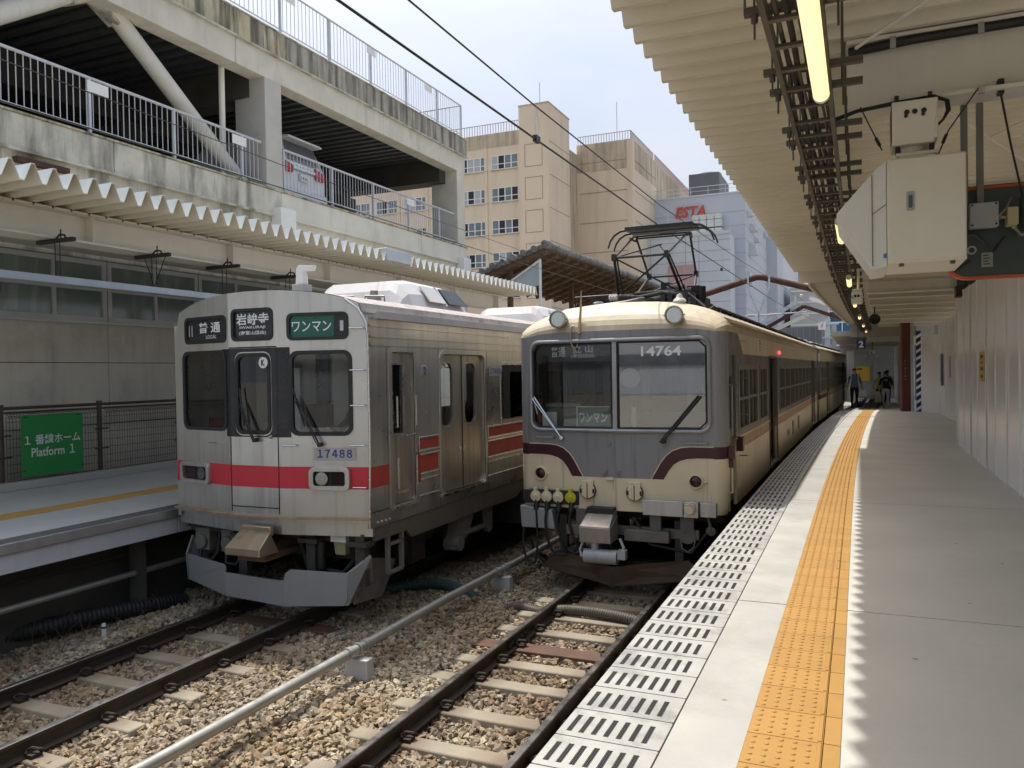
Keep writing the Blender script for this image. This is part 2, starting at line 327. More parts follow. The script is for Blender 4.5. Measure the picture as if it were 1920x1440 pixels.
lamp_w = emis('lamp_far', (1, .92, .72), 2.2)
lamp_red = emis('red_marker_lamp', (1, .02, .04), 2.5)
skin = M('skin', (.50, .32, .23), .6, var=.03); hair = M('hair', (.012, .01, .009), .5, var=.05)

def rail_stain(m, src):
    n = m.node_tree.nodes; L = m.node_tree.links; b = n['Principled BSDF']; old = b.inputs['Base Color'].links[0].from_socket
    x = n.new('ShaderNodeMix'); x.data_type = 'RGBA'; x.inputs[7].default_value = (.105, .066, .040, 1)
    if src == 'attr':
        a = n.new('ShaderNodeAttribute'); a.attribute_name = 'stain'; L.new(a.outputs['Fac'], x.inputs[0])
    else:
        t = n.new('ShaderNodeTexCoord'); sp = n.new('ShaderNodeSeparateXYZ'); L.new(t.outputs['Object'], sp.inputs[0])
        def ma(op, a, v):
            q = n.new('ShaderNodeMath'); q.operation = op; L.new(a, q.inputs[0])
            if v is not None: q.inputs[1].default_value = v
            return q.outputs[0]
        d = ma('ABSOLUTE', ma('SUBTRACT', ma('ABSOLUTE', sp.outputs[0], None), .5335), None)
        r = n.new('ShaderNodeMapRange'); r.inputs[1].default_value = .05; r.inputs[2].default_value = .34; r.inputs[3].default_value = .8; r.inputs[4].default_value = 0; L.new(d, r.inputs[0]); L.new(r.outputs[0], x.inputs[0])
    L.new(old, x.inputs[6]); L.new(x.outputs[2], b.inputs['Base Color'])
rail_stain(sleeper_m, 'object')
# ---------------------------------------------------------------- ground and ballast
gm = M('ground_dirt', (.27, .25, .215), .95, var=.3, vs=6, bump=.3, bs=40)
g = MB(); g.add([(-700, -300, -1.36), (700, -300, -1.36), (700, 1500, -1.36), (-700, 1500, -1.36)], [(0, 1, 2, 3)])
tag(g.build('ground', gm), kind='structure')
T1X, T2X = -6.265, -2.73
stone_m = bpy.data.materials.new('ballast_stone'); stone_m.use_nodes = True
n = stone_m.node_tree.nodes; L = stone_m.node_tree.links; b = n['Principled BSDF']; b.inputs['Roughness'].default_value = .85
ge = n.new('ShaderNodeNewGeometry'); r1 = n.new('ShaderNodeValToRGB'); L.new(ge.outputs['Random Per Island'], r1.inputs[0])
els = [(0, (.17, .155, .13)), (.16, (.30, .245, .17)), (.32, (.42, .36, .265)), (.48, (.31, .295, .26)), (.62, (.50, .44, .33)), (.78, (.35, .26, .18)), (.9, (.56, .52, .44)), (1, (.22, .21, .20))]
while len(r1.color_ramp.elements) < len(els): r1.color_ramp.elements.new(.5)
for e, (p, c) in zip(r1.color_ramp.elements, els): e.position = p; e.color = (*c, 1)
z1 = n.new('ShaderNodeTexNoise'); z1.inputs['Scale'].default_value = .9; z1.inputs['Detail'].default_value = 5; L.new(ge.outputs['Position'], z1.inputs['Vector'])
r2 = n.new('ShaderNodeValToRGB'); r2.color_ramp.elements[0].position = .35; r2.color_ramp.elements[0].color = (.80, .70, .57, 1); r2.color_ramp.elements[1].position = .65; r2.color_ramp.elements[1].color = (1, .98, .92, 1)
L.new(z1.outputs[0], r2.inputs[0])
mm = n.new('ShaderNodeMix'); mm.data_type = 'RGBA'; mm.blend_type = 'MULTIPLY'; mm.inputs[0].default_value = 1
L.new(r1.outputs[0], mm.inputs[6]); L.new(r2.outputs[0], mm.inputs[7])
z2 = n.new('ShaderNodeTexNoise'); z2.inputs['Scale'].default_value = 70; z2.inputs['Detail'].default_value = 4; L.new(ge.outputs['Position'], z2.inputs['Vector'])
mr = n.new('ShaderNodeMapRange'); mr.inputs[1].default_value = .3; mr.inputs[2].default_value = .7; mr.inputs[3].default_value = .8; mr.inputs[4].default_value = 1.2; L.new(z2.outputs[0], mr.inputs[0])
sc_ = n.new('ShaderNodeVectorMath'); sc_.operation = 'SCALE'; L.new(mm.outputs[2], sc_.inputs[0]); L.new(mr.outputs[0], sc_.inputs['Scale']); L.new(sc_.outputs[0], b.inputs['Base Color'])
rail_stain(stone_m, 'attr')
def ballast_z(x, y):
    z = -1.275
    d = min(abs(x - T1X), abs(x - T2X))
    if d > .95: z = -1.262 + .02 * math.sin(x * 3 + y * 1.7)
    if d < .5: z = -1.285
    return z - (.05 if x < -7.5 else 0)
def stones():
    ph = (1 + 5 ** .5) / 2
    iv = np.array([(-1, ph, 0), (1, ph, 0), (-1, -ph, 0), (1, -ph, 0), (0, -1, ph), (0, 1, ph), (0, -1, -ph), (0, 1, -ph), (ph, 0, -1), (ph, 0, 1), (-ph, 0, -1), (-ph, 0, 1)]) / 1.9
    fi = np.array([(0, 11, 5), (0, 5, 1), (0, 1, 7), (0, 7, 10), (0, 10, 11), (1, 5, 9), (5, 11, 4), (11, 10, 2), (10, 7, 6), (7, 1, 8), (3, 9, 4), (3, 4, 2), (3, 2, 6), (3, 6, 8), (3, 8, 9), (4, 9, 5), (2, 4, 11), (6, 2, 10), (8, 6, 7), (9, 8, 1)])
    protos = [iv * (1 + .30 * rng.standard_normal((12, 1)).clip(-1.2, 1.2)) + rng.normal(0, .09, (12, 3)) for _ in range(24)]
    pts = []
    for (x0, x1, y0, y1, dens) in ((-8.3, -1.3, 2.4, 7.6, 1150), (-8.3, -1.3, 7.6, 10.6, 900), (-5.2, -3.4, 10.6, 17, 600), (-8.3, -1.3, -1.5, 2.4, 300)):
        k = int((x1 - x0) * (y1 - y0) * dens); q = np.stack([rng.uniform(x0, x1, k), rng.uniform(y0, y1, k)], 1); pts.append(q)
    pts = np.concatenate(pts); N = len(pts); sz = rng.gamma(9, 1 / 9., N) * .0265; sz = sz.clip(.013, .05)
    z = np.array([ballast_z(a, c) for a, c in pts]) + rng.uniform(-.03, .012, N) - .2 * sz
    # random rotations
    q = rng.standard_normal((N, 4)); q /= np.linalg.norm(q, axis=1, keepdims=True); a, bb, c, d = q.T
    Rm = np.stack([1 - 2 * (c * c + d * d), 2 * (bb * c - a * d), 2 * (bb * d + a * c), 2 * (bb * c + a * d), 1 - 2 * (bb * bb + d * d), 2 * (c * d - a * bb), 2 * (bb * d - a * c), 2 * (c * d + a * bb), 1 - 2 * (bb * bb + c * c)], 1).reshape(N, 3, 3)
    pv = np.array(protos)[rng.integers(0, 24, N)] * np.stack([rng.uniform(.9, 1.35, N), rng.uniform(.8, 1.1, N), rng.uniform(.55, .9, N)], 1)[:, None, :]
    V = np.einsum('nij,nkj->nki', Rm, pv) * sz[:, None, None]
    V[:, :, 2] *= .85
    V += np.stack([pts[:, 0], pts[:, 1], z], 1)[:, None, :]
    F = (fi[None] + (np.arange(N) * 12)[:, None, None]).reshape(-1, 3)
    me = bpy.data.meshes.new('ballast'); me.vertices.add(N * 12); me.vertices.foreach_set('co', V.astype(np.float32).ravel())
    me.loops.add(len(F) * 3); me.loops.foreach_set('vertex_index', F.astype(np.int32).ravel())
    me.polygons.add(len(F)); me.polygons.foreach_set('loop_start', np.arange(0, len(F) * 3, 3, dtype=np.int32)); me.polygons.foreach_set('loop_total', np.full(len(F), 3, np.int32))
    me.update(calc_edges=True); me.polygons.foreach_set('use_smooth', np.zeros(len(F), dtype=bool)); me.materials.append(stone_m)
    rails = np.array([T1X - .53, T1X + .53, T2X - .53, T2X + .53]); d = np.abs(pts[:, :1] - rails[None]).min(1); inner = np.minimum(np.abs(pts[:, 0] - T1X), np.abs(pts[:, 0] - T2X)) < .5
    st = np.exp(-(d / .20) ** 2) * rng.uniform(.2, .85, N) + inner * rng.uniform(0, .35, N) + .45 * (np.sin(pts[:, 0] * 2.1 + 1.3 * np.sin(pts[:, 1] * 1.1)) > .55) * rng.uniform(0, .8, N)
    at_ = me.attributes.new('stain', 'FLOAT', 'POINT'); at_.data.foreach_set('value', np.repeat(st.clip(0, .85), 12).astype(np.float32))
    o = bpy.data.objects.new('ballast', me); COL.objects.link(o); W[o.name] = Vector((0, 0, 0)); tag(o, kind='stuff')
stones()
bs = MB(); nx, ny = 40, 60
for i in range(nx + 1):
    for j in range(ny + 1): x = -9 + i * 8 / nx; y = -6 + j * 62 / ny; bs.v.append((x, y, ballast_z(x, y) - .03))
bs.f = [(i * (ny + 1) + j, (i + 1) * (ny + 1) + j, (i + 1) * (ny + 1) + j + 1, i * (ny + 1) + j + 1) for i in range(nx) for j in range(ny)]; bs.m = [0] * len(bs.f)
tag(bs.build('ballast_bed', M('ballast_bed', (.14, .115, .088), .95, var=.5, vs=22, bump=.8, bs=26)), kind='structure')
# ---------------------------------------------------------------- tracks
def rail_profile(): return [(-.066, 0), (.066, 0), (.066, .012), (.012, .03), (.010, .105), (.033, .118), (.033, .143), (.026, .150), (-.026, .150), (-.033, .143), (-.033, .118), (-.010, .105), (-.012, .03), (-.066, .012)]
sl_b = MB(); sl_b.hexa([(-.95, -.11, -.14), (.95, -.11, -.14), (.95, .11, -.14), (-.95, .11, -.14), (-.94, -.085, 0), (.94, -.085, 0), (.94, .085, 0), (-.94, .085, 0)])
def clip_mb():
    b = MB(); b.box(-.035, .035, -.045, .045, 0, .028)
    pts = [(-.03, -.045, .03), (-.05, -.02, .05), (-.02, .0, .062), (.035, .012, .058), (.05, .03, .045), (.0, .05, .036), (-.045, .045, .03)]
    return b.tube(pts, .0125, 7)
def track(cx, label, sleepers, timber, skirt):
    t = thing('railway_track', (cx, 0, -1.25), label, 'railway track', 'railway tracks')
    for sx in (-1, 1):
        b = MB(); rings = []
        for y in [-6, -2, 2, 5, 8] + list(range(12, 61, 4)):
            rings.append([(cx + cv(y) + sx * .5335 + p[0] * .97, y, -1.25 + p[1]) for p in rail_profile()])
        b.loft(rings)
        for k in range(len(rings) - 1):       # polished running surface gets the head material
            for q in (6, 7, 8): b.m[k * 14 + q] = 1
        b.build('rail', [rail_s, rail_t], t, smooth=False)
    first = None; fc = None
    for y in sleepers:
        wd = any(abs(y - q) < .05 for q in timber)
        if wd:
            b = MB(); b.box(cx - 1.0, cx + 1.0, y - .115, y + .115, -1.39, -1.243); o = b.build('sleeper', wood, t, bevel=.008); o['label'] = 'brown timber sleeper among concrete ones'
        elif first is None:
            b = MB(); b.v = [(p[0] + cx, p[1] + y, p[2] - 1.243) for p in sl_b.v]; b.f = sl_b.f; b.m = sl_b.m; first = b.build('sleeper', sleeper_m, t, bevel=.012); first_y = y; o = first
        else: o = dup(first, t, (cv(y), y - first_y, 0))
        for sx in (-1, 1):
            for s2 in (-1, 1):
                x = cx + sx * .5335 + s2 * .088
                if fc is None:
                    b = clip_mb(); b.v = [(x + p[0], y + p[1], -1.243 + p[2]) for p in b.v]; fc = b.build('rail_clip', clip_m, t); fx, fyy = x, y
                else:
                    c = dup(fc, t, (x - fx + cv(y), y - fyy, 0))
    return t
ys1 = [3.33 + .648 * i for i in range(-1, 12)] ; ys2 = [3.45, 4.05, 4.65, 5.22, 5.84, 6.50, 6.99, 7.45, 7.97, 8.52, 9.12, 9.7, 10.3, 10.9, 11.5]
t1 = track(T1X, 'track under the stainless train, rust-stained concrete sleepers', ys1, [7.2], 0)
t2 = track(T2X, 'track in front of the cream train beside the yellow-lined platform', ys2, [7.45], 0)
# joint plate on the near rail of the right track
b = MB(); b.box(T2X - .5335 + .013, T2X - .5335 + .034, 7.25, 7.75, -1.21, -1.15)
for q in (7.33, 7.44, 7.56, 7.67): b.cyl((T2X - .50, q, -1.18), (T2X - .485, q, -1.18), .014, 6)
b.build('joint_bar', clip_m, t2)
# galvanised pipe on blocks between the tracks
def pc(y): return -4.37 + .012 * (y - 4)
t = thing('cable_conduit_pipe', (pc(6), 6, -1.25), 'grey galvanised pipe lying on concrete blocks between the two tracks', 'pipe')
b = MB(); b.tube([(pc(y), y, -1.02 + .015 * math.sin(y)) for y in (-3, 0, 2, 4, 6, 8, 10, 12, 15, 20)], .047, 14); b.build('pipe', gp, t)
for y in (1.2, 6.25, 9.45, 13):
    b = MB(); b.hexa([(pc(y) - .11, y - .065, -1.30), (pc(y) + .15, y - .065, -1.30), (pc(y) + .15, y + .065, -1.30), (pc(y) - .11, y + .065, -1.30), (pc(y) - .10, y - .055, -1.10), (pc(y) + .14, y - .055, -1.10), (pc(y) + .14, y + .055, -1.10), (pc(y) - .10, y + .055, -1.10)]); b.build('support_block', blockm, t, bevel=.008)
    for dy in (-.16, .1):
        b = MB(); z = -1.02 + .015 * math.sin(y); b.cyl((pc(y + dy), y + dy, z), (pc(y + dy + .06), y + dy + .06, z), .058, 14); b.build('coupling', gp, t)
    b = MB(); z = -1.02 + .015 * math.sin(y); b.tube([(pc(y) + .056 * math.cos(a), y + .0, z + .056 * math.sin(a)) for a in np.linspace(-1.2, 4.3, 14)], .007, 6); b.build('strap', gp, t)
def hose(pts, r, mat_, label, pitch=.035):
    P = [Vector(p) for p in pts]; q = []; 
    for i in range(len(P) - 1):
        c0 = P[max(i - 1, 0)]; c3 = P[min(i + 2, len(P) - 1)]
        for k in range(12):
            t = k / 12; q.append(.5 * ((2 * P[i]) + (P[i + 1] - c0) * t + (2 * c0 - 5 * P[i] + 4 * P[i + 1] - c3) * t * t + (3 * P[i] - c0 - 3 * P[i + 1] + c3) * t ** 3))
    q.append(P[-1]); d = [0]
    for a, c in zip(q, q[1:]): d.append(d[-1] + (c - a).length)
    tot = d[-1]; nst = int(tot / pitch) * 4; out_ = []; rs = []
    for k in range(nst + 1):
        s = tot * k / nst; i = min(max(np.searchsorted(d, s) - 1, 0), len(q) - 2); f = (s - d[i]) / max(d[i + 1] - d[i], 1e-6)
        out_.append(q[i].lerp(q[i + 1], f)); rs.append(r * (.90, 1, 1, .90)[k % 4])
    b = MB(); b.tube(out_, rs, 14); return tag(b.build('corrugated_hose', mat_), label, 'hose', 'corrugated cable hoses')
hose([(-8.6, 3.6, -1.2), (-8.45, 5.0, -1.15), (-8.3, 5.7, -1.16), (-8.1, 6.35, -1.16), (-7.95, 7.0, -1.2), (-7.9, 7.6, -1.26)], .10, rubber, 'thick black corrugated hose lying in the dark below the white platform fascia', .05)
hose([(-5.9, 8.75, -1.3), (-5.5, 8.9, -1.22), (-5.15, 9.05, -1.17), (-4.8, 9.05, -1.19), (-4.4, 8.95, -1.3)], .075, M('green_hose', (.03, .075, .06), .5, var=.15), 'dark green corrugated hose on ballast beside the stainless train', .03)
hose([(-4.0, 8.72, -1.34), (-3.75, 8.68, -1.235), (-3.45, 8.64, -1.25), (-3.1, 8.62, -1.19), (-2.7, 8.6, -1.18), (-2.3, 8.54, -1.2), (-2.1, 8.5, -1.27)], .062, M('grey_hose', (.10, .085, .065), .6, var=.2), 'brownish grey corrugated hose crossing under the rails before the cream train', .028)
# cables trailing on the ballast between the trains
b = MB(); b.tube([(-4.9, 12.0, -1.2), (-4.6, 11.4, -1.2), (-4.2, 10.9, -1.19), (-3.8, 10.5, -1.2), (-3.3, 10.4, -1.22)], .035, 8)
tag(b.build('ground_cable', cable), 'black cable trailing across ballast below the cream train corner', 'cable')
# small white marker stake
t = thing('marker_stake', (-7.55, 6.15, -1.3), 'small white stake with black band standing in ballast near the black corrugated hose', 'marker')
b = MB(); b.cyl((-7.55, 6.15, -1.32), (-7.55, 6.15, -1.155), .026, 8); b.build('stake', white, t)
b = MB(); b.cyl((-7.55, 6.15, -1.155), (-7.55, 6.15, -1.135), .028, 8); b.build('band', black, t)
b = MB(); b.cyl((-7.55, 6.15, -1.135), (-7.55, 6.15, -1.105), .026, 8, r2=.02); b.build('cap', white, t)
for dx, dy in ((-.35, .55), (-.2, .7), (.25, .85)):
    pass
# dry weeds against the left platform
b = MB()
for k in range(26):
    x = -8.1 + rng.uniform(-.35, .5); y = rng.uniform(5.2, 7.4); h = rng.uniform(.1, .38); dx, dy = rng.normal(0, .12, 2)
    b.tube([(x, y, -1.28), (x + dx * .5, y + dy * .5, -1.28 + h * .7), (x + dx * 1.3, y + dy * 1.3, -1.28 + h)], [.004, .003, .0015], 4)
tag(b.build('dry_weeds', M('dry_stalk', (.11, .085, .05), .9)), kind='stuff')
# ---------------------------------------------------------------- platform on the right
def strip(b, x0, x1, ys, z0, z1, m=0, follow=True):
    rings = []
    for y in ys:
        c = cv(y) if follow else 0; zz = zf(y); rings.append([(x0 + c, y, z0), (x1 + c, y, z0), (x1 + c, y, zz + z1), (x0 + c, y, zz + z1)])
    b.loft(rings, m)
YS = [-8, -4, 0, 4, 8, 10, 12, 14, 16, 18, 20, 22, 24, 26, 28, 29.5, 30.5, 31.5, 32.5, 33.5, 35, 38, 42, 46, 50, 56]
b = MB(); strip(b, -.92, 4.5, YS, -1.36, -.055); plat = tag(b.build('platform', dark_conc), kind='structure')
b = MB(); strip(b, -1.195, -.9, YS, -.22, -.055); b.build('edge_beam', M('edge_beam', (.22, .21, .19), .9, var=.2, vs=3, streak=.5), plat, bevel=.01)
# concrete slabs: a pale strip beside the edge plates and the wide walkway
JY = [-8, 1.0, 5.49, 9.91, 13.98, 18.28, 22.4, 26.6, 30.6, 34.8, 39, 44, 50, 56]
def slab(x0, x1, mat_, lab=None, xr=None):
    for a, c in zip(JY, JY[1:]):
        ys = [a + .007] + [y for y in np.arange(math.ceil(a), c, 1.0) if a + .2 < y < c - .2] + [c - .007]
        b = MB(); rings = []
        for y in ys:
            cc = cv(y); xx = x1 + cc if xr is None else xr; zz = zf(y) - .001
            rings.append([(x0 + cc, y, zz - .05), (xx, y, zz - .05), (xx, y, zz), (x0 + cc, y, zz)])
        b.loft(rings); o = b.build('concrete_slab', mat_, plat, smooth=False)
slab(-.755, -.453, conc_pale); slab(-.082, 0, conc, xr=2.75)
b = MB(); strip(b, -.5, -.04, YS, -.09, -.012); b.build('tile_bedding', dark_conc, plat)
# slotted edge plates, one per 0.28 m
e = MB(); TL = .28
slots = [rect(-.418 + .055 * k, -.394 + .055 * k, .045, .215) for k in range(7)]
fnp = lambda u, v, d: (u, v, -.001 - d)
e.plate(rr(-.45, -.003, .004, TL - .004, .006, 2), [list(reversed(s)) for s in slots], fnp, .05, 0, 1)
for k in range(7):
    x = -.418 + .055 * k; e.box(x, x + .024, .045, .215, -.05, -.008, 1)
    for r in range(3): e.box(x + .002 + r * .008, x + .006 + r * .008, .047, .213, -.008, -.0015, 1)
proto = None
for i in range(-8, 118):
    y = 2.91 + TL * i
    if proto is None:
        b = MB(); b.v = [(p[0] - .76, p[1] + y, p[2]) for p in e.v]; b.f = e.f; b.m = e.m; proto = b.build('edge_plate', [edge_w, slotm], plat, smooth=False); y0 = y
    else:
        o = dup(proto, plat, (cv(y), y - y0, zf(y)))
        o.location = (cv(y), y - y0, zf(y))
proto.location = proto.location
# tactile tiles with domes and the inner guide bar
t_ = MB(); t_.box(0, .300, .0025, TL - .0025, -.03, .0); t_.box(.304, .368, .0025, TL - .0025, -.03, 0)
for i in range(5):
    for j in range(5): t_.lathe([(.0115, 0), (.0095, .0035), (.0055, .005), (.0, .005)], (.032 + .054 * i, .032 + .054 * j, 0), (0, 0, 1), 8)
t_.hexa([(.278, .008, 0), (.298, .008, 0), (.298, TL - .008, 0), (.278, TL - .008, 0), (.281, .011, .005), (.295, .011, .005), (.295, TL - .011, .005), (.281, TL - .011, .005)])
proto = None
for i in range(-8, 150):
    y = 3.50 + TL * i
    if proto is None:
        b = MB(); b.v = [(p[0] - .452, p[1] + y, p[2]) for p in t_.v]; b.f = t_.f; b.m = t_.m; proto = b.build('tactile_tile', yellow, plat, smooth=False); y0 = y
    else: dup(proto, plat, (cv(y), y - y0, zf(y)))
# ---------------------------------------------------------------- platform on the left
PZ = -.06
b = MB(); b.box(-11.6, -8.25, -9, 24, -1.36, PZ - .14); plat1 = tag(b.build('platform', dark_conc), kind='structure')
b = MB(); b.box(-11.6, -7.98, -9, 24, PZ - .13, PZ); b.build('concrete_deck', M('platform_deck', (.56, .57, .55), .85, var=.08, vs=1.2, bump=.06), plat1, bevel=.01)
b = MB(); b.box(-11.6, -11.28, -9, 24, PZ, PZ + .12); b.build('kerb', conc, plat1, bevel=.012)
b = MB(); b.box(-7.975, -7.70, -9, 24, PZ - .10, PZ + .004); b.build('edge_strip', alum, plat1, bevel=.006)
b = MB()
for i in range(5): b.box(-7.95 + i * .05, -7.935 + i * .05, -2, 24, PZ + .004, PZ + .011)
b.build('grip_rib', M('grip_grey', (.22, .22, .22), .6), plat1)
for k in range(8):
    y0 = -4.0 + 3.0 * k - .62
    b = MB(); b.box(-7.76, -7.735, y0 + .008, y0 + 2.992, PZ - .30, PZ - .105); b.build('fascia_panel', fascia_w, plat1, bevel=.004)
proto = None
tt = MB(); tt.box(-.19, .19, .003, .297, -.02, .004)
for i in range(4):
    tt.hexa([(-.13 + i * .075, .02, .004), (-.095 + i * .075, .02, .004), (-.095 + i * .075, .28, .004), (-.13 + i * .075, .28, .004), (-.125 + i * .075, .025, .009), (-.1 + i * .075, .025, .009), (-.1 + i * .075, .275, .009), (-.125 + i * .075, .275, .009)])
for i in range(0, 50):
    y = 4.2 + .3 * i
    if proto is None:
        b = MB(); b.v = [(p[0] - 9.26, p[1] + y, p[2] + PZ) for p in tt.v]; b.f = tt.f; b.m = tt.m; proto = b.build('tactile_tile', M('tactile_yellow_lifted', (.62, .37, .10), .65, var=.08, vs=5, rnd=.05), plat1, smooth=False); y0 = y  # yellow brightened in colour to offset the shade under this canopy
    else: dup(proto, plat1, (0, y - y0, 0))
# pipes and a beam in the dark below the left platform
for z, x, r, lab in ((-.78, -7.98, .035, 'grey pipe along the dark void under the white platform fascia, lower of two'), (-.56, -8.1, .018, 'thin pipe along the dark void under the white platform fascia, upper of two')):
    b = MB(); b.tube([(x, -8, z), (x, 0, z), (x, 8, z), (x, 23, z)], r, 8); tag(b.build('service_pipe', gp if r > .03 else under), lab, 'pipe')
for y in (1.5, 7.0, 12.5):
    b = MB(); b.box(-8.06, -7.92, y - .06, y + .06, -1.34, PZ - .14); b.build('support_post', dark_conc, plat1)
# ---------------------------------------------------------------- fence and sign of the left platform
ft = thing('mesh_fence', (-11.45, 9, PZ), 'brown mesh safety fence along back of the platform with yellow tactile strip and green sign', 'fence')
ys = [4.39, 6.04, 7.69, 9.34, 10.99, 12.64, 14.29, 15.94, 17.6]
for y in ys:
    b = MB(); b.cyl((-11.45, y, PZ + .1), (-11.45, y, 1.17), .038, 12); b.cyl((-11.45, y, 1.17), (-11.45, y, 1.195), .045, 12); o = b.build('post', fence_br, ft)
    for z in (.42, .74):
        b = MB(); b.box(-11.42, -11.39, y - .12, y + .12, z - .012, z + .012); b.build('clamp', fence_br, o)
for z, r in ((1.14, .024), (1.075, .016)):
    b = MB(); b.cyl((-11.45, 4.39, z), (-11.45, 17.6, z), r, 8); b.build('rail', fence_br, ft)
for a, c in zip(ys, ys[1:]):
    b = MB(); a2, c2 = a + .07, c - .07
    for k in range(int((c2 - a2) / .05) + 1): y = a2 + k * .05; b.tube([(-11.43, y, .0), (-11.43, y, 1.02)], .0035, 4, caps=False)
    for k in range(8): z = .06 + k * .125; b.tube([(-11.425, a2, z), (-11.425, c2, z)], .0035, 4, caps=False)
    for z in (.02, 1.0):          # rolled triangular edge of the mesh
        for dz, dx in ((0, .03), (.05, .0), (.025, .055)): b.tube([(-11.43 + dx, a2, z + dz), (-11.43 + dx, c2, z + dz)], .0045, 4, caps=False)
        for k in range(int((c2 - a2) / .05) + 1): y = a2 + k * .05; b.tube([(-11.40, y, z), (-11.375, y, z + .025), (-11.43, y, z + .05)], .0035, 4, caps=False)
    b.build('wire_mesh', fence_br, ft)
st = thing('platform_sign', (-11.36, 8.45, .1), 'green square platform sign with white lettering on the mesh fence', 'sign')
b = MB(); b.box(-11.372, -11.357, 7.94, 8.955, .115, 1.03); b.build('panel', sgreen, st, smooth=False)
for y, z in ((8.0, 1.0), (8.87, 1.0), (7.96, .2), (8.93, .2)):
    b = MB(); b.box(-11.357, -11.352, y - .02, y + .03, z - .006, z + .006); b.build('fixing', black, st)
text('１ 番線ホーム', whitelet, st, (-11.3565, 8.445, .655), (0, 1, 0), (0, 0, 1), .92, .155, .016)
text('Platform １', whitelet, st, (-11.3565, 8.445, .47), (0, 1, 0), (0, 0, 1), .72, .145, .014)
# ---------------------------------------------------------------- folded-plate canopies
def folded(name, x0, x1, ya, yb, zv, zp, pitch, phase, parent, mats):
    prof = []; k0 = int((ya - phase) / pitch) - 1; k1 = int((yb - phase) / pitch) + 1
    for k in range(k0, k1):
        y = phase + k * pitch
        prof += [(y - .018, zp), (y + .018, zp), (y + pitch / 2 - .022, zv), (y + pitch / 2 + .022, zv)]
    prof = [p for p in prof if ya <= p[0] <= yb]; n = len(prof)
    b = MB()
    for dz, m, xa, xb in ((0, 0, x0, x1), (.012, 1, x0 + .001, x1 - .001)):
        vs = [(x0, y, z + dz) for y, z in prof] + [(x1, y, z + dz) for y, z in prof]
        b.add(vs, [(i, i + 1, n + i + 1, n + i) for i in range(n - 1)], m)
    vs = [(x, y, z + dz) for x in (x0, x1) for dz in (0, .012) for y, z in prof]
    b.add(vs, [(i, i + 1, n + i + 1, n + i) for i in range(n - 1)] + [(2 * n + i, 2 * n + i + 1, 3 * n + i + 1, 3 * n + i) for i in range(n - 1)], 0)
    return b.build(name, mats, parent, smooth=False, fix=False)
PITCH = .235
lc = thing('platform_canopy', (-9.6, 5, 3.2), 'cream corrugated canopy with zigzag edge over the platform with the green sign', 'canopy', 'platform canopies')
folded('corrugated_roof', -9.4, -7.6, 4.3, 19.3, 3.535, 3.72, PITCH, 5.27, lc, [cream, galv_top])
b = MB(); b.box(-8.60, -8.57, 4.35, 19.2, 3.2, 3.5); b.box(-8.80, -8.44, 4.35, 19.2, 3.17, 3.195); b.box(-8.80, -8.42, 4.35, 19.2, 3.503, 3.528)
for k in range(7): y = 4.5 + 2.36 * k; b.box(-8.568, -8.45, y, y + .02, 3.197, 3.5)
b.build('fascia_beam', cream_l, lc, smooth=False)
b = MB(); b.box(-11.95, -9.42, 4.3, 19.3, 3.66, 3.72); b.box(-9.44, -9.40, 4.3, 19.3, 3.50, 3.75); b.build('soffit', cream, lc, smooth=False)
b = MB()
for k in range(60): y = 5.27 + PITCH / 2 + PITCH * (k - 3); b.box(-8.46, -8.42, y - .012, y + .012, 3.505, 3.545)
b.build('roof_bolt', under, lc)
for y in (4.6, 12.9):
    b = MB(); b.box(-9.52, -9.28, y - .12, y + .12, PZ, 3.14); b.build('column', cream_l, lc, bevel=.01)
b = MB(); b.box(-8.0, -7.585, 12.05, 12.9, 3.56, 3.775); b.build('drain_box', M('drain_zinc', (.50, .55, .57), .4, metal=.3), lc, bevel=.008)
b = MB(); b.box(-8.1, -7.585, 4.35, 5.02, 3.56, 3.80); b.build('drain_box', M('drain_zinc_near', (.50, .55, .57), .4, metal=.3), lc, bevel=.008)
# suspended lighting rail
lr = thing('lighting_rail', (-8.42, 6, 2.66), 'pale blue-grey lighting rail hung on thin rods below the canopy by the concrete building', 'light rail')
b = MB(); b.box(-8.47, -8.37, 4.5, 12, 2.66, 2.735); b.box(-8.5, -8.34, 4.5, 12, 2.645, 2.66); b.build('channel', M('rail_bluegrey', (.42, .47, .52), .4, metal=.4), lr, bevel=.004)
for y in (4.9, 6.37, 7.74, 9.0, 10.4):
    b = MB(); b.box(-8.75, -8.14, y - .022, y + .022, 3.12, 3.165); o = b.build('clamp_bar', iron, lr)
    b = MB(); b.tube([(-8.44, y, 3.165), (-8.38, y, 3.21), (-8.30, y, 3.20), (-8.28, y, 3.165)], .012, 6); b.cyl((-8.36, y, 3.16), (-8.36, y, 3.27), .008, 6); b.build('beam_clamp', iron, o)
    for x in (-8.46, -8.38):
        b = MB(); b.cyl((x, y, 2.73), (x, y, 3.13), .006, 6); b.build('rod', iron, lr)
for s in (-.16, .2):
    b = MB(); b.tube([(-8.42 + s, 7.74, 3.12), (-8.42, 7.74, 2.74)], .006, 5); b.build('stay_rod', iron, lr)
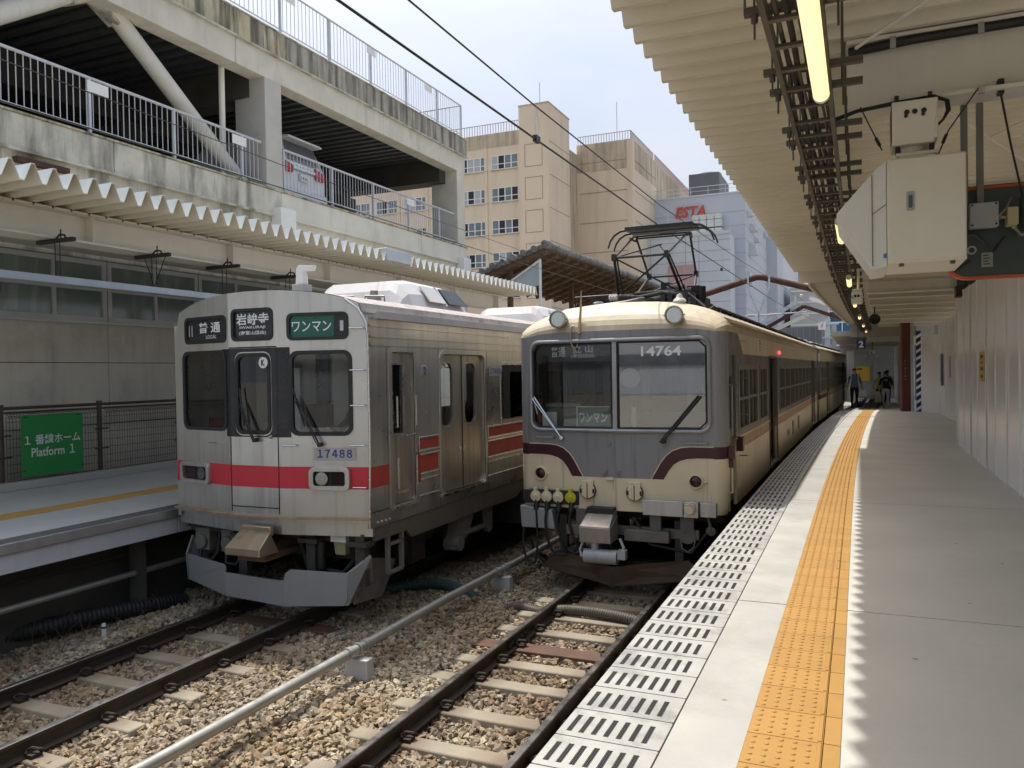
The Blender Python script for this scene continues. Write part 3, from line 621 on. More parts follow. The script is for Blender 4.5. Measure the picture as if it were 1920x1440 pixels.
# ---------------------------------------------------------------- parking building
pb = thing('parking_building', (-16, 8, -1.36), 'weathered concrete parking deck building behind the brown mesh fence', 'building')
XF = -12.0; Y1 = 24.0; Y0 = 3.6
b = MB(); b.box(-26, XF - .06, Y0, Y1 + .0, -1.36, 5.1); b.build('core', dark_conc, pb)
yj = [3.6, 6.2, 10.0, 13.8, 17.6, 21.4, 24]
for a, c in zip(yj, yj[1:]):
    for z0, z1 in ((-.3, .78), (.78, 1.83), (1.83, 2.5)):
        b = MB(); b.box(XF - .055, XF, a + .006, c - .006, z0 + .005, z1 - .005); b.build('wall_panel', conc_wall, pb, bevel=.006)
wy = [4.4, 6.2, 8.0, 10.0, 12.1, 14.2, 16.3, 18.4]
for a, c in zip(wy, wy[1:]):
    b = MB(); fn = lambda u, v, d: (XF + .012 - d, u, v); mid = (a + c) / 2; ho = []
    for p0, p1 in ((a + .09, mid - .03), (mid + .03, c - .09)):
        for z0, z1 in ((2.62, 3.06), (3.12, 3.5)): ho.append(list(reversed(rect(p0, p1, z0, z1))))
    b.plate(rect(a + .01, c - .01, 2.53, 3.58), ho, fn, .05); w_ = b.build('window', sash, pb, smooth=False)
    b = MB(); b.box(XF - .04, XF - .025, a + .05, c - .05, 2.57, 3.55); b.build('pane', pane_toned, w_)
    b = MB(); b.box(XF - .02, XF + .06, a, c, 2.49, 2.53); b.build('sill', sash, w_)
b = MB(); b.box(XF - .058, XF - .05, Y0, Y1, 2.5, 5.12); b.build('window_backing', M('reflection_teal', (.33, .43, .39), .9), pb)  # backing sheet coloured teal to imitate reflected light in the panes
ys_ = [Y0, 14.55, Y1]
b = MB(); b.box(XF - .15, XF - .008, Y0, 14.55, 3.6, 5.13); b.build('upper_wall', conc_old, pb)
b = MB(); b.box(XF - .15, XF - .008, 14.56, Y1, 3.6, 5.13); b.build('upper_wall', plaster, pb)
for a, c, mt in ((Y0, 4.6, conc_old), (4.6, 10.17, conc_old), (10.17, 14.6, conc_old), (14.6, 20.9, plaster), (20.9, Y1, plaster)):
    b = MB(); b.box(XF - .2, XF + .05, a + .008, c - .008, 5.16, 5.70); b.build('spandrel', mt, pb, bevel=.01)
    b = MB(); b.box(XF - .2, XF + .10, a, c, 5.11, 5.158); b.build('ledge', mt, pb, bevel=.006)
    b = MB(); b.box(XF - .3, XF + .075, a, c, 5.702, 5.74); b.build('coping', conc_moss, pb, bevel=.006)
for y, z in ((14.6, 4.62), (23.55, 4.62)):
    b = MB(); b.box(XF, XF + .28, y - .3, y + .22, z - .1, 5.30); b.build('bracket_box', white, pb, bevel=.01)
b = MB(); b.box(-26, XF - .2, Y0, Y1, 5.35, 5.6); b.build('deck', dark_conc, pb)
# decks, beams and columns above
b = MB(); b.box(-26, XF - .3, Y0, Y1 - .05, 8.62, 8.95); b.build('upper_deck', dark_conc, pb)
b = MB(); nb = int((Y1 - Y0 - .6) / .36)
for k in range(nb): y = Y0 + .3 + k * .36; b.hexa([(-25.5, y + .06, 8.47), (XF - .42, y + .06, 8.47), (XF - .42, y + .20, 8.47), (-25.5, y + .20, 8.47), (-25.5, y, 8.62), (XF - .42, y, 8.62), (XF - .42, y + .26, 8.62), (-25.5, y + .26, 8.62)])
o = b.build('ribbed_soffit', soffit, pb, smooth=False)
for a, c in ((Y0, 9.0), (9.0, 13.3), (13.3, 19.0), (19.0, Y1)):
    b = MB(); b.box(XF - .42, XF, a + .006, c - .006, 8.17, 8.72); b.build('edge_beam', conc_beam, pb, bevel=.012)
for a, c in ((Y0, 11.0), (11.0, 12.15), (12.15, 14.9), (14.9, 20.4), (20.4, Y1 + .08)):
    b = MB(); b.box(XF - .3, XF + .035, a + .005, c - .005, 8.75, 9.30); b.build('parapet', conc_moss if c < 15 else M('parapet_stained', (.40, .38, .31), .95, var=.2, vs=2, bump=.2, bs=30, streak=.85, dirt=(.08, .075, .065), ss=(4, 4, .35), sp=(.42, .62)), pb, bevel=.012)
b = MB(); b.box(XF - .3, XF + .075, Y0, Y1 + .1, 8.715, 8.752); b.build('drip_ledge', conc_old, pb, bevel=.006)
b = MB(); b.box(XF - .32, XF + .06, Y0, Y1 + .1, 9.302, 9.335); b.build('coping', conc_old, pb, bevel=.006)
b = MB(); b.box(-26, XF, Y1 - .02, Y1 + .09, 8.76, 9.30); b.build('parapet', conc_old, pb, bevel=.01)
for y, x0 in ((3.61, -12.8), (14.18, -12.85), (23.4, -12.95)):
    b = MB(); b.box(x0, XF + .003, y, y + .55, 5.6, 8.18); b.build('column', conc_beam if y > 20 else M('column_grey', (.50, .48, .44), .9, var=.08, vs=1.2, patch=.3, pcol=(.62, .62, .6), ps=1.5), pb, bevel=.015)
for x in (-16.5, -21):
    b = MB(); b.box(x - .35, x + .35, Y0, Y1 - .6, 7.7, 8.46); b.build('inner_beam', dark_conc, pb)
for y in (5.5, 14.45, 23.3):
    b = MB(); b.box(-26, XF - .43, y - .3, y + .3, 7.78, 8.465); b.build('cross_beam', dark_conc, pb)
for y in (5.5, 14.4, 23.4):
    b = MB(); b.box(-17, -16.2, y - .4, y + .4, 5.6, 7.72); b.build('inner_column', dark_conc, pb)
b = MB(); b.box(-21.2, -20.9, Y0, 19, 5.6, 8.46); b.build('added_dark_wall', dark_conc, pb)  # inner wall added in a dark colour so the deck reads as shaded
for (ya, za, yb, zb) in ((10.35, 8.42, 13.95, 5.72), (10.05, 8.42, 6.0, 5.66)):
    b = MB(); b.cyl((-12.42, ya, za), (-12.42, yb, zb), .165, 20)
    d = Vector((0, yb - ya, zb - za)); 
    for f in (.33, .66):
        p = Vector((-12.42, ya, za)) + d * f; b.cyl(p - d.normalized() * .012, p + d.normalized() * .012, .168, 20)
    b.build('diagonal_brace', M('brace_paint', (.62, .60, .54), .55, var=.05, streak=.2, dirt=(.4, .37, .3)), pb)
b = MB(); b.prism([(9.55, 8.5), (10.85, 8.5), (10.65, 8.0), (10.2, 8.25), (9.75, 8.0)], 0, -12.58, -12.3); b.build('gusset', conc_old, pb)
b = MB(); b.cyl((-12.5, 13.4, 5.6), (-12.5, 13.4, 8.5), .065, 12); b.build('downpipe', cream_l, pb)
# railings
def railing(name, pts, z0, z1, lab, rail_r=.028, step=.125, post=1.85, plates=(), mid=True):
    t = thing(name, (*pts[0], z0), lab, 'railing', 'railings on the parking deck')
    tot = 0; bars = MB()
    for (xa, ya), (xb, yb) in zip(pts, pts[1:]):
        ln = math.hypot(xb - xa, yb - ya); f = lambda s: (xa + (xb - xa) * s / ln, ya + (yb - ya) * s / ln)
        b = MB(); b.tube([(xa, ya, z1), (xb, yb, z1)], rail_r, 10); b.build('top_rail', rail_g, t)
        b = MB(); b.tube([(xa, ya, z0 + .12), (xb, yb, z0 + .12)], rail_r * .75, 8); b.build('bottom_rail', rail_g, t)
        s = 0
        while s <= ln + .01:
            x, y = f(min(s, ln)); b = MB(); b.box(x - .028, x + .028, y - .022, y + .022, z0, z1 - .01); b.build('post', rail_g, t); s += post
        k = 1; first = None
        while k * step < ln:
            x, y = f(k * step); 
            if (k * step) % post > .05:
                if first is None: b = MB(); b.cyl((x, y, z0 + .125), (x, y, z1 - .02), .0085, 6); first = b.build('baluster', rail_g, t); fx, fy = x, y
                else: dup(first, t, (x - fx, y - fy, 0))
            k += 1
    for y in plates:
        b = MB(); b.box(pts[0][0] + .02, pts[0][0] + .03, y, y + .42, z1 - .24, z1 - .05); b.build('white_plate', white, t)
    return t
railing('metal_railing', [(XF - .08, 4.25), (XF - .08, 14.1)], 5.74, 6.72, 'long lower deck railing in front of the diagonal brace', plates=(7.6, 9.75, 13.2))
railing('metal_railing', [(XF - .08, 14.85), (XF - .08, 23.3)], 5.74, 6.74, 'lower deck railing in front of the parked white car', plates=(20.3,))
railing('metal_railing', [(XF - .05, 3.7), (XF - .05, 23.85), (XF - 3.2, 23.85)], 9.335, 10.42, 'topmost roof deck railing against the sky', rail_r=.024, step=.14, plates=(14.9, 18.3, 21.4))
b = MB(); b.box(XF - .01, XF + .12, 8.35, 9.25, 4.94, 5.02); b.build('rusty_channel', rust, pb)
# parked car, its rear to the railing
ct = thing('parked_car', (-14.8, 16.35, 5.6), 'white minivan parked nose-in on the deck, rear with red lamps to the railing', 'car')
carw = M('car_white', (.74, .75, .76), .25, var=.02, coat=.5); carg = M('car_glass', (.09, .095, .105), .08, var=0)
def carsec(x, zt, wt, zb=5.85, wb=.86):
    yc = 16.4; zs = 6.75
    return [(x, yc - wb, zb), (x, yc - wb - .02, 6.3), (x, yc - wb, zs), (x, yc - wt, zt - .08), (x, yc - wt + .12, zt), (x, yc + wt - .12, zt), (x, yc + wt, zt - .08), (x, yc + wb, zs), (x, yc + wb + .02, 6.3), (x, yc + wb, zb)]
b = MB(); b.loft([carsec(-12.75, 6.72, .74, 5.95), carsec(-12.72, 6.76, .76, 5.9), carsec(-12.9, 7.35, .68, 5.85), carsec(-13.3, 7.48, .70), carsec(-15.2, 7.5, .72), carsec(-16.0, 6.85, .74), carsec(-17.0, 6.6, .74, 5.9)]); b.build('body', carw, ct, bevel=.05)
b = MB(); b.add([(-12.70, 15.78, 6.86), (-12.70, 17.02, 6.86), (-12.86, 16.98, 7.33), (-12.86, 15.82, 7.33)], [(0, 1, 2, 3)]); b.build('rear_window', carg, ct)
b = MB(); b.hexa([(-12.98, 15.7, 7.36), (-12.62, 15.72, 7.36), (-12.62, 17.08, 7.36), (-12.98, 17.1, 7.36), (-12.98, 15.72, 7.46), (-12.66, 15.76, 7.42), (-12.66, 17.04, 7.42), (-12.98, 17.08, 7.46)]); b.build('roof_spoiler', carw, ct, bevel=.02)
lampr = M('tail_lamp_red', (.42, .012, .02), .15, var=.05)
for a, c in ((15.55, 15.98), (16.85, 17.25)):
    b = MB(); b.hexa([(-12.75, a, 6.54), (-12.69, a, 6.54), (-12.69, c, 6.54), (-12.75, c, 6.54), (-12.75, a, 6.84), (-12.70, a, 6.82), (-12.70, c, 6.74), (-12.75, c, 6.76)]); b.build('tail_lamp', lampr, ct, bevel=.015)
b = MB(); b.box(-12.72, -12.685, 16.0, 16.84, 6.66, 6.71); b.build('chrome_strip', chrome, ct)
b = MB(); b.box(-12.73, -12.69, 16.24, 16.57, 6.40, 6.57); pl_ = b.build('number_plate', white, ct); text('14-63', M('plate_green', (.02, .1, .05), .5, var=0), pl_, (-12.688, 16.405, 6.47), (0, 1, 0), (0, 0, 1), .27, .07, .01)
b = MB(); b.box(-12.78, -12.64, 15.52, 17.28, 5.88, 6.18); b.build('bumper', carw, ct, bevel=.04)
for x in (-13.4, -16.2):
    for y in (15.62, 17.18): b = MB(); b.cyl((x, y - .1, 5.93), (x, y + .1, 5.93), .32, 20); b.build('wheel', rubber, ct)
# old timber shelter beyond the canopy
st_ = thing('timber_shelter', (-10, 30, PZ), 'old timber platform roof with mossy slate edge behind the stainless train', 'shelter')
E = lambda y: -9.35 + .018 * (y - 24.6)
def seg(y, u, dz=0): # u 0 at the raised eave, 1 at the low back
    return (E(y) - 2.9 * u, y, 5.62 - .95 * u + dz)
b = MB()
for k in range(44):
    y = 24.5 + .5 * k; j = rng.uniform(-.02, .03)
    b.hexa([seg(y, -.02, .0), seg(y + .49, -.02, .0), seg(y + .49, 1, 0), seg(y, 1, 0), seg(y, -.03 + j * .2, .13 + j), seg(y + .49, -.03 + j * .2, .13 + j), seg(y + .49, 1, .14 + j), seg(y, 1, .14 + j)])
b.build('slate_roof', slate, st_, smooth=False)
for u in np.arange(0, 1.01, .13):
    j = rng.uniform(-.03, .05); b = MB(); b.cyl(Vector(seg(24.35, u, .1 + j)), Vector(seg(24.8, u, .12)), .11, 8); b.build('verge_tile', slate, st_)
b = MB(); b.cyl(seg(24.4, 0, .07), seg(46, 0, .07), .12, 10); b.build('eave_roll', slate, st_)
for k in range(22):
    y = 24.6 + k * 1.0; b = MB(); b.bar(seg(y, 0.01, -.07), seg(y, 1, -.07), .1, .14); b.build('rafter', wood_d, st_)
for u in np.arange(.05, 1, .115):
    b = MB(); b.bar(seg(24.5, u, -.015), seg(46, u, -.015), .22, .03); b.build('roof_board', wood_d, st_)
for y in (25.0, 31, 37, 43):
    b = MB(); b.box(E(y) - 1.6, E(y) - 1.44, y - .08, y + .08, PZ, 5.0); b.build('post', wood_d, st_)
b = MB(); b.add([(-10.6, 24.7, 4.2), (-9.65, 24.7, 4.42), (-9.62, 24.7, 5.2), (-10.6, 24.7, 4.62)], [(0, 1, 2, 3)]); b.add([(-10.6, 24.66, 4.2), (-9.65, 24.66, 4.42), (-9.62, 24.66, 5.2), (-10.6, 24.66, 4.62)], [(0, 3, 2, 1)]); b.build('gable_sheet', M('pale_blue_sheet', (.45, .52, .53), .5, var=.06), st_)
b = MB(); b.bar((-10.65, 24.6, 4.6), (-9.58, 24.6, 5.24), .05, .06); b.box(-9.64, -9.57, 24.56, 24.63, 3.6, 5.25); b.build('gable_trim', white, st_)
b = MB(); b.box(-12.0, -9.7, 24.55, 44, 3.1, 3.16); b.build('tie_floor', wood_d, st_)
# ---------------------------------------------------------------- beige building far left
bb = thing('office_building', (-38, 82, -1.3), 'beige rendered building with stair tower and window rows behind the parking deck', 'building')
b = MB(); b.box(-66, -31.2, 75, 95, -1.3, 24.6); b.build('wall', beige, bb, smooth=False)
b = MB(); b.box(-66, -31.2, 74.98, 95, 24.6, 26.05); b.build('parapet', beige_top, bb, smooth=False)
b = MB(); b.box(-31.2, -28.0, 74.6, 80.8, -1.3, 28.2); b.build('stair_tower', beige, bb, smooth=False)
b = MB(); b.box(-31.25, -27.95, 74.55, 80.85, 28.2, 28.32); b.build('tower_coping', beige_top, bb, smooth=False)
b = MB(); b.box(-31.2, -28.6, 80.8, 86, -1.3, 25.6); b.build('link_wall', beige_top, bb, smooth=False)
b = MB(); b.box(-28.6, -22.3, 85, 96, -1.3, 23.5); b.build('wing_wall', beige, bb, smooth=False)
b = MB(); b.box(-28.6, -22.3, 84.98, 96, 23.5, 26.6); b.build('wing_parapet', beige_top, bb, smooth=False)
b = MB(); b.box(-22.9, -22.27, 84.93, 86, -1.3, 26.6); b.build('corner_pier', beige, bb, smooth=False)
b = MB(); b.box(-40, -22.35, 96, 160, -1.3, 26.4); b.build('annex', beige_top, bb, smooth=False)
# panel joints as thin darker strips
joint = M('joint_dark', (.27, .20, .13), .9, var=.1)
def jring(x0, x1, y, z0, z1):
    b = MB(); w_ = .045
    for a in (rect(x0, x1, z0, z0 + w_), rect(x0, x1, z1 - w_, z1), rect(x0, x0 + w_, z0 + w_, z1 - w_), rect(x1 - w_, x1, z0 + w_, z1 - w_)):
        b.box(a[0][0], a[1][0], y - .02, y + .01, a[0][1], a[2][1])
    b.build('panel_joint', joint, bb, smooth=False)
for k in range(7):
    z = 24.6 - 3.3 * k; jring(-30.6, -28.7, 74.6, z - 2.5, z - .25)
    b = MB(); b.box(-28.3, -22.9, 84.965, 85, z - .15, z - .1); b.build('panel_joint', joint, bb)
    b = MB(); b.box(-28.0, -27.985, 74.7, 80.7, z - .15, z - .1); b.build('panel_joint', joint, bb)
    b = MB(); b.box(-22.28, -22.265, 86, 95.8, z - .15, z - .1); b.build('panel_joint', joint, bb)
for x in (-31.35, -35.1, -38.6, -42.1, -45.6, -49.1, -52.6): b = MB(); b.box(x - .16, x + .16, 74.9, 75, -1.3, 24.6); b.build('pilaster', beige, bb)
fgl = M('far_window_glass', (.16, .19, .21), .12, var=.3, vs=.6); fgd = M('far_window_open', (.012, .013, .017), .4, var=.1); curt = M('far_curtain', (.42, .44, .45), .8, var=.1)
winm = {}
def bwin(x0, x1, z0, z1, y, dark):
    b = MB(); n_ = 4 if x1 - x0 > 2.5 else 2; dx = (x1 - x0) / n_; holes = []
    for k in range(n_):
        for a, c in ((z0 + .07, z0 + (z1 - z0) * .36), (z0 + (z1 - z0) * .36 + .07, z1 - .07)): holes.append(list(reversed(rect(x0 + k * dx + .05, x0 + (k + 1) * dx - .05, a, c))))
    b.plate(rect(x0, x1, z0, z1), holes, lambda u, v, d: (u, y - .05 + d, v), .06); o = b.build('window', white, bb, smooth=False)
    for k in range(n_):
        b = MB(); b.box(x0 + k * dx + .02, x0 + (k + 1) * dx - .02, y - .018, y - .004, z0 + .03, z1 - .03); b.build('pane', fgd if k in dark else (curt if rng.random() < .2 else fgl), o)
    b = MB(); b.box(x0 - .08, x1 + .08, y - .12, y, z0 - .1, z0 - .02); b.build('sill', beige_top, o)
for k in range(6):
    z1 = 23.75 - 3.3 * k; z0 = z1 - 1.45
    for i, x in enumerate((-34.45, -37.95, -41.45, -44.95, -48.45, -51.95, -55.45, -58.95)):
        d = [rng.integers(0, 4)] if rng.random() < .75 else []
        if i == 0 and k in (1, 2): d = [1, 3] if k == 2 else [1, 3]
        bwin(x, x + 3.0 if i else x + 2.95, z0, z1, 75, d)
def farrail(pts, z0, h, lab):
    t = thing('roof_railing', (*pts[0], z0), lab, 'railing', 'roof railings of the beige building')
    for (xa, ya), (xb, yb) in zip(pts, pts[1:]):
        ln = math.hypot(xb - xa, yb - ya); b = MB(); b.bar((xa, ya, z0 + h), (xb, yb, z0 + h), .07, .06); b.build('top_rail', rail_pink, t)
        b = MB(); n_ = int(ln / .3)
        for k in range(n_ + 1): s = k / max(n_, 1); x = xa + (xb - xa) * s; y = ya + (yb - ya) * s; b.box(x - .025, x + .025, y - .025, y + .025, z0, z0 + h)
        b.build('balusters', rail_pink, t)
rail_pink = M('railing_faded', (.42, .33, .31), .7, var=.1)
farrail([(-64, 75.2), (-31.3, 75.2)], 26.05, 1.05, 'roof railing over the window rows, against the beige stair tower')
farrail([(-28.5, 85.2), (-22.5, 85.2), (-22.5, 95.5)], 26.6, .95, 'roof railing on the windowless beige wing past the stair tower')
farrail([(-22.5, 96.2), (-22.5, 158)], 26.4, 1.2, 'receding roof railing beyond the beige wing')
for x, y, z0, z1 in ((-30.2, 78, 28.3, 31.6), (-24.8, 88, 26.6, 31.8)):
    b = MB(); b.cyl((x, y, z0), (x, y, z1), .045, 5); tag(b.build('antenna_mast', rail_g), 'thin antenna mast on the %s' % ('stair tower top' if x < -28 else 'roof of the beige wing'), 'antenna')
# ---------------------------------------------------------------- blue-grey department store
eb = thing('store_building', (-12, 120, -1.3), 'blue-grey windowless building with red ESTA letters', 'building')
b = MB(); b.box(-24.0, -11.8, 95, 165, -1.3, 21.75); b.build('wall', esta, eb, smooth=False)
b = MB(); b.box(-11.8, -10.4, 118, 165, -1.3, 20.5); b.build('wall_bay', esta, eb, smooth=False)
b = MB(); b.box(-26.0, -13.0, 91.5, 95, -1.3, 16.6); b.build('front_block', esta2, eb, smooth=False)
b = MB(); b.box(-24.1, -11.7, 94.9, 165, 21.75, 21.9); b.build('coping', esta2, eb, smooth=False)
b = MB(); b.box(-26.0, -13.0, 91.4, 91.6, 16.6, 17.0); b.build('terrace_parapet', esta2, eb, smooth=False)
seam = M('cladding_seam', (.29, .32, .36), .8, var=.05)
for z in np.arange(2, 21, 1.6):
    b = MB(); b.box(-24, -11.795, 94.985, 94.995, z, z + .05); b.box(-11.8, -11.79, 95, 118, z, z + .05); b.build('cladding_seam', seam, eb)
for z in np.arange(1, 16.5, 1.15):
    b = MB(); b.box(-26, -13, 91.485, 91.495, z, z + .05); b.build('cladding_seam', seam, eb)
for x in (-22.0, -18.0, -16.5):
    b = MB(); b.box(x, x + .05, 91.48, 91.494, -1, 16.5); b.build('cladding_seam', seam, eb)
pinkd = M('faded_pink_door', (.50, .33, .31), .6, var=.06); maroond = M('brown_louvre', (.12, .06, .07), .6, var=.1)
for a, c in ((-20.0, -18.5), (-18.45, -16.95)): b = MB(); b.box(a, c, 91.42, 91.5, 8.6, 13.4); b.build('shutter_door', pinkd, eb)
b = MB(); b.box(-21.8, -19.8, 94.9, 95, 16.9, 18.4); b.build('louvre', maroond, eb)
for x in (-17.6, -16.75, -15.9, -15.05):
    for z in (16.9, 17.9, 18.75): b = MB(); b.box(x, x + .78, 93.6, 94.9, z, z + .8 if z < 18.7 else z + .55); b.build('plant_cabinet', M('cabinet_pale', (.55, .56, .53), .5, var=.05), eb, bevel=.02)
for x in (-22.9, -21.0): b = MB(); b.box(x, x + .7, 94.5, 94.95, 17.9, 18.6); b.build('vent_box', white, eb)
for (y, z, h, d) in ((96.5, 19.2, .5, .8), (99, 17.9, .7, .9), (101.5, 18.2, .6, .8), (103.5, 17.2, .5, .7), (98.2, 14.9, 1.2, 1.1), (89.9 + 6, 12.1, .6, .5), (97.5, 11.2, .6, .5), (114, 19.4, .6, .6)):
    b = MB(); b.hexa([(-11.8, y, z), (-11.8 + d * .9, y, z), (-11.8 + d * .9, y + 1.1, z), (-11.8, y + 1.1, z), (-11.8, y, z + h * 1.3), (-11.8 + d * .6, y, z + h), (-11.8 + d * .6, y + 1.1, z + h), (-11.8, y + 1.1, z + h * 1.3)]); b.build('vent_hood', esta2, eb)
sg = thing('rooftop_sign', (-17.9, 94.8, 19.5), 'red slanted ESTA lettering high on the blue-grey building', 'sign')
text('ESTA', M('letter_edge_cream', (.62, .55, .45), .5, var=0), sg, (-17.98, 94.93, 20.0), (1, 0, 0), (0, 0, 1), 3.85, 1.55, .05, .06, 'letter_backing', 1.02, .22)
text('ESTA', letred, sg, (-17.98, 94.84, 20.0), (1, 0, 0), (0, 0, 1), 3.6, 1.32, .03, .06, 'lettering', 1.02, .22)
ctw = thing('cooling_tower', (-17.2, 104, 21.9), 'dark grey rooftop cooling tower with ribbed sides', 'cooling tower')
b = MB(); b.box(-19.7, -15.9, 103, 111, 23.0, 26.3); b.build('casing', M('tower_grey', (.13, .135, .14), .6, var=.1), ctw, smooth=False)
b = MB()
for k in range(26): b.box(-19.65 + k * .145, -19.60 + k * .145, 102.93, 103, 23.05, 26.25)
b.build('rib', M('tower_rib', (.17, .175, .18), .6), ctw)
b = MB(); b.cyl((-17.8, 107, 26.3), (-17.8, 107, 27.0), 1.6, 24); b.build('fan_ring', rail_g, ctw)
for x in (-19.5, -16.1): b = MB(); b.box(x - .15, x + .15, 103.2, 110.5, 21.9, 23.0); b.build('support', rail_g, ctw)
rf = thing('roof_railing', (-18, 95.3, 21.9), 'thin roof edge railing on the blue-grey building', 'railing')
b = MB(); b.bar((-24, 95.2, 22.9), (-11.9, 95.2, 22.9), .06, .06); b.bar((-24, 95.2, 22.4), (-11.9, 95.2, 22.4), .04, .04); b.build('rail', rail_g, rf)
for x in np.arange(-24, -11.8, 2.0): b = MB(); b.box(x - .03, x + .03, 95.17, 95.23, 21.9, 22.9); b.build('post', rail_g, rf)
tf = thing('terrace_railing', (-18, 91.6, 17), 'terrace railing below the ESTA letters', 'railing')
for z in (17.5, 17.9): b = MB(); b.bar((-25.8, 91.5, z), (-13.0, 91.5, z), .05, .05); b.build('rail', rail_g, tf)
for x in np.arange(-25.8, -12.9, 1.6): b = MB(); b.box(x - .03, x + .03, 91.47, 91.53, 17, 17.9); b.build('post', rail_g, tf)
lm = thing('lattice_mast', (-14.2, 112, 21.9), 'pale lattice mast behind the cooling tower', 'mast')
b = MB()
for dx in (0, 1.2):
    for dy in (0, 1.2): b.cyl((-14.9 + dx, 112 + dy, 21.9), (-14.9 + dx * .9, 112 + dy, 28.2), .06, 5)
for k in range(7):
    z = 22 + k * .9
    b.cyl((-14.9, 112, z), (-13.7, 112, z + .9), .04, 4); b.cyl((-13.7, 112, z), (-14.9, 112, z + .9), .04, 4); b.cyl((-14.9, 112, z), (-13.7, 112, z), .04, 4)
b.build('lattice', rail_g, lm)
# low far buildings between canopy and train
def farblock(name, lab, x0, x1, y0, y1, z1, mat_, extra=None):
    t = thing(name, ((x0 + x1) / 2, y0, -1.3), lab, 'building'); b = MB(); b.box(x0, x1, y0, y1, -1.3, z1); b.build('wall', mat_, t, smooth=False); return t
fb = farblock('tower_block', 'pale grey banded building beyond the ESTA store, half behind the canopy', -9.5, -3.0, 128, 150, 13.5, M('pale_block', (.50, .50, .47), .8, var=.1, vs=.4))
for z in np.arange(1, 13, 1.7): b = MB(); b.box(-9.45, -3.05, 127.93, 128, z, z + .25); b.build('string_course', white, fb)
gb = farblock('machine_shed', 'dark grey ribbed shed wall under the rusty gantry', -6.5, -2.4, 60, 66, 4.4, M('shed_grey', (.14, .15, .16), .6, var=.15, vs=.6))
for x in np.arange(-6.4, -2.4, .4): b = MB(); b.box(x, x + .06, 59.95, 60, -1, 4.4); b.build('wall_rib', M('shed_rib', (.2, .21, .22), .6) if x < -6.3 else bpy.data.materials['shed_rib'], gb)
bg_ = farblock('glass_building', 'blue glazed building past the end of the cream train', -2.3, 4.0, 72, 84, 7.5, M('blue_glass', (.03, .12, .22), .12, var=.3, vs=.5))
for z in np.arange(-.5, 7.5, .95): b = MB(); b.box(-2.32, 4.0, 71.9, 72, z, z + .09); b.build('mullion', white, bg_)
for x in np.arange(-2.3, 4, 1.0): b = MB(); b.box(x, x + .07, 71.88, 71.99, -1, 7.5); b.build('mullion', white, bg_)
pl = thing('signal_pole', (-1.55, 50, -1.1), 'fat silver pole with equipment boxes past the train end', 'pole')
b = MB(); b.box(-1.82, -1.52, 50, 50.3, -1.1, 4.35); b.build('mast', pale_steel, pl); b = MB(); b.box(-1.48, -1.2, 50.05, 50.4, 2.6, 4.1); b.build('equipment_box', alu_p, pl, bevel=.02)
for z in (2.4, 3.2, 4.0): b = MB(); b.box(-1.95, -1.05, 49.93, 50.0, z, z + .1); b.build('bracket', pale_steel, pl)
tb = farblock('terminal_block', 'pale blue grey city block behind the viewer, mirrored in the windscreens', -60, 16, -92, -74, 17, M('block_pale', (.50, .54, .58), .6, var=.06, vs=.3))
for z in np.arange(2, 16, 3.2): b = MB(); b.box(-59, 15, -74, -73.9, z, z + 1.4); b.build('window_band', fgl, tb)
# ---------------------------------------------------------------- overhead line
def wire(pts, r, lab, drops=()):
    P = [Vector(p) for p in pts]; q = []
    for a, c in zip(P, P[1:]):
        for k in range(8): q.append(a.lerp(c, k / 8))
    q.append(P[-1]); b = MB(); b.tube(q, r, 6); o = tag(b.build('overhead_wire', iron), lab, 'wire', 'overhead wires'); return o
w1_ = wire([(-2.75, -6, 3.73), (-2.75, 7, 3.72), (-2.72, 12, 3.70), (-2.5, 28, 3.72), (-1.6, 48, 3.8)], .0095, 'thick contact wire resting on the pantograph of the cream train')
w2_ = wire([(-2.75, -6, 4.35), (-2.75, 3, 4.08), (-2.75, 7, 4.03), (-2.72, 12, 4.02), (-2.6, 20, 4.15), (-2.5, 28, 4.4), (-1.6, 48, 4.3)], .0075, 'upper messenger wire above the track of the cream train')
for y, z in ((2.5, 4.09), (7.0, 4.03), (12.6, 4.03), (18, 4.11)):
    for s in (0, .045):
        b = MB(); b.tube([(-2.75 + (.03 if y > 12 else 0), y + s, 3.725), (-2.75, y + s + (.03 if s else -.03), (3.72 + z) / 2), (-2.75, y + .02, z)], .004, 5); b.build('dropper', rail_g, w1_)
    b = MB(); b.box(-2.775, -2.735, y - .03, y + .07, 3.70, 3.76); b.build('clip', iron, w1_)
w3_ = wire([(-6.265, -6, 3.8), (-6.265, 8, 3.78), (-6.2, 20, 3.72), (-6.0, 46, 3.75)], .006, 'contact wire over the stainless train')
w4_ = wire([(-6.265, -6, 4.3), (-6.265, 8, 4.05), (-6.2, 16, 3.98), (-6.2, 28, 4.3), (-6.0, 46, 4.2)], .0045, 'messenger wire over the stainless train')
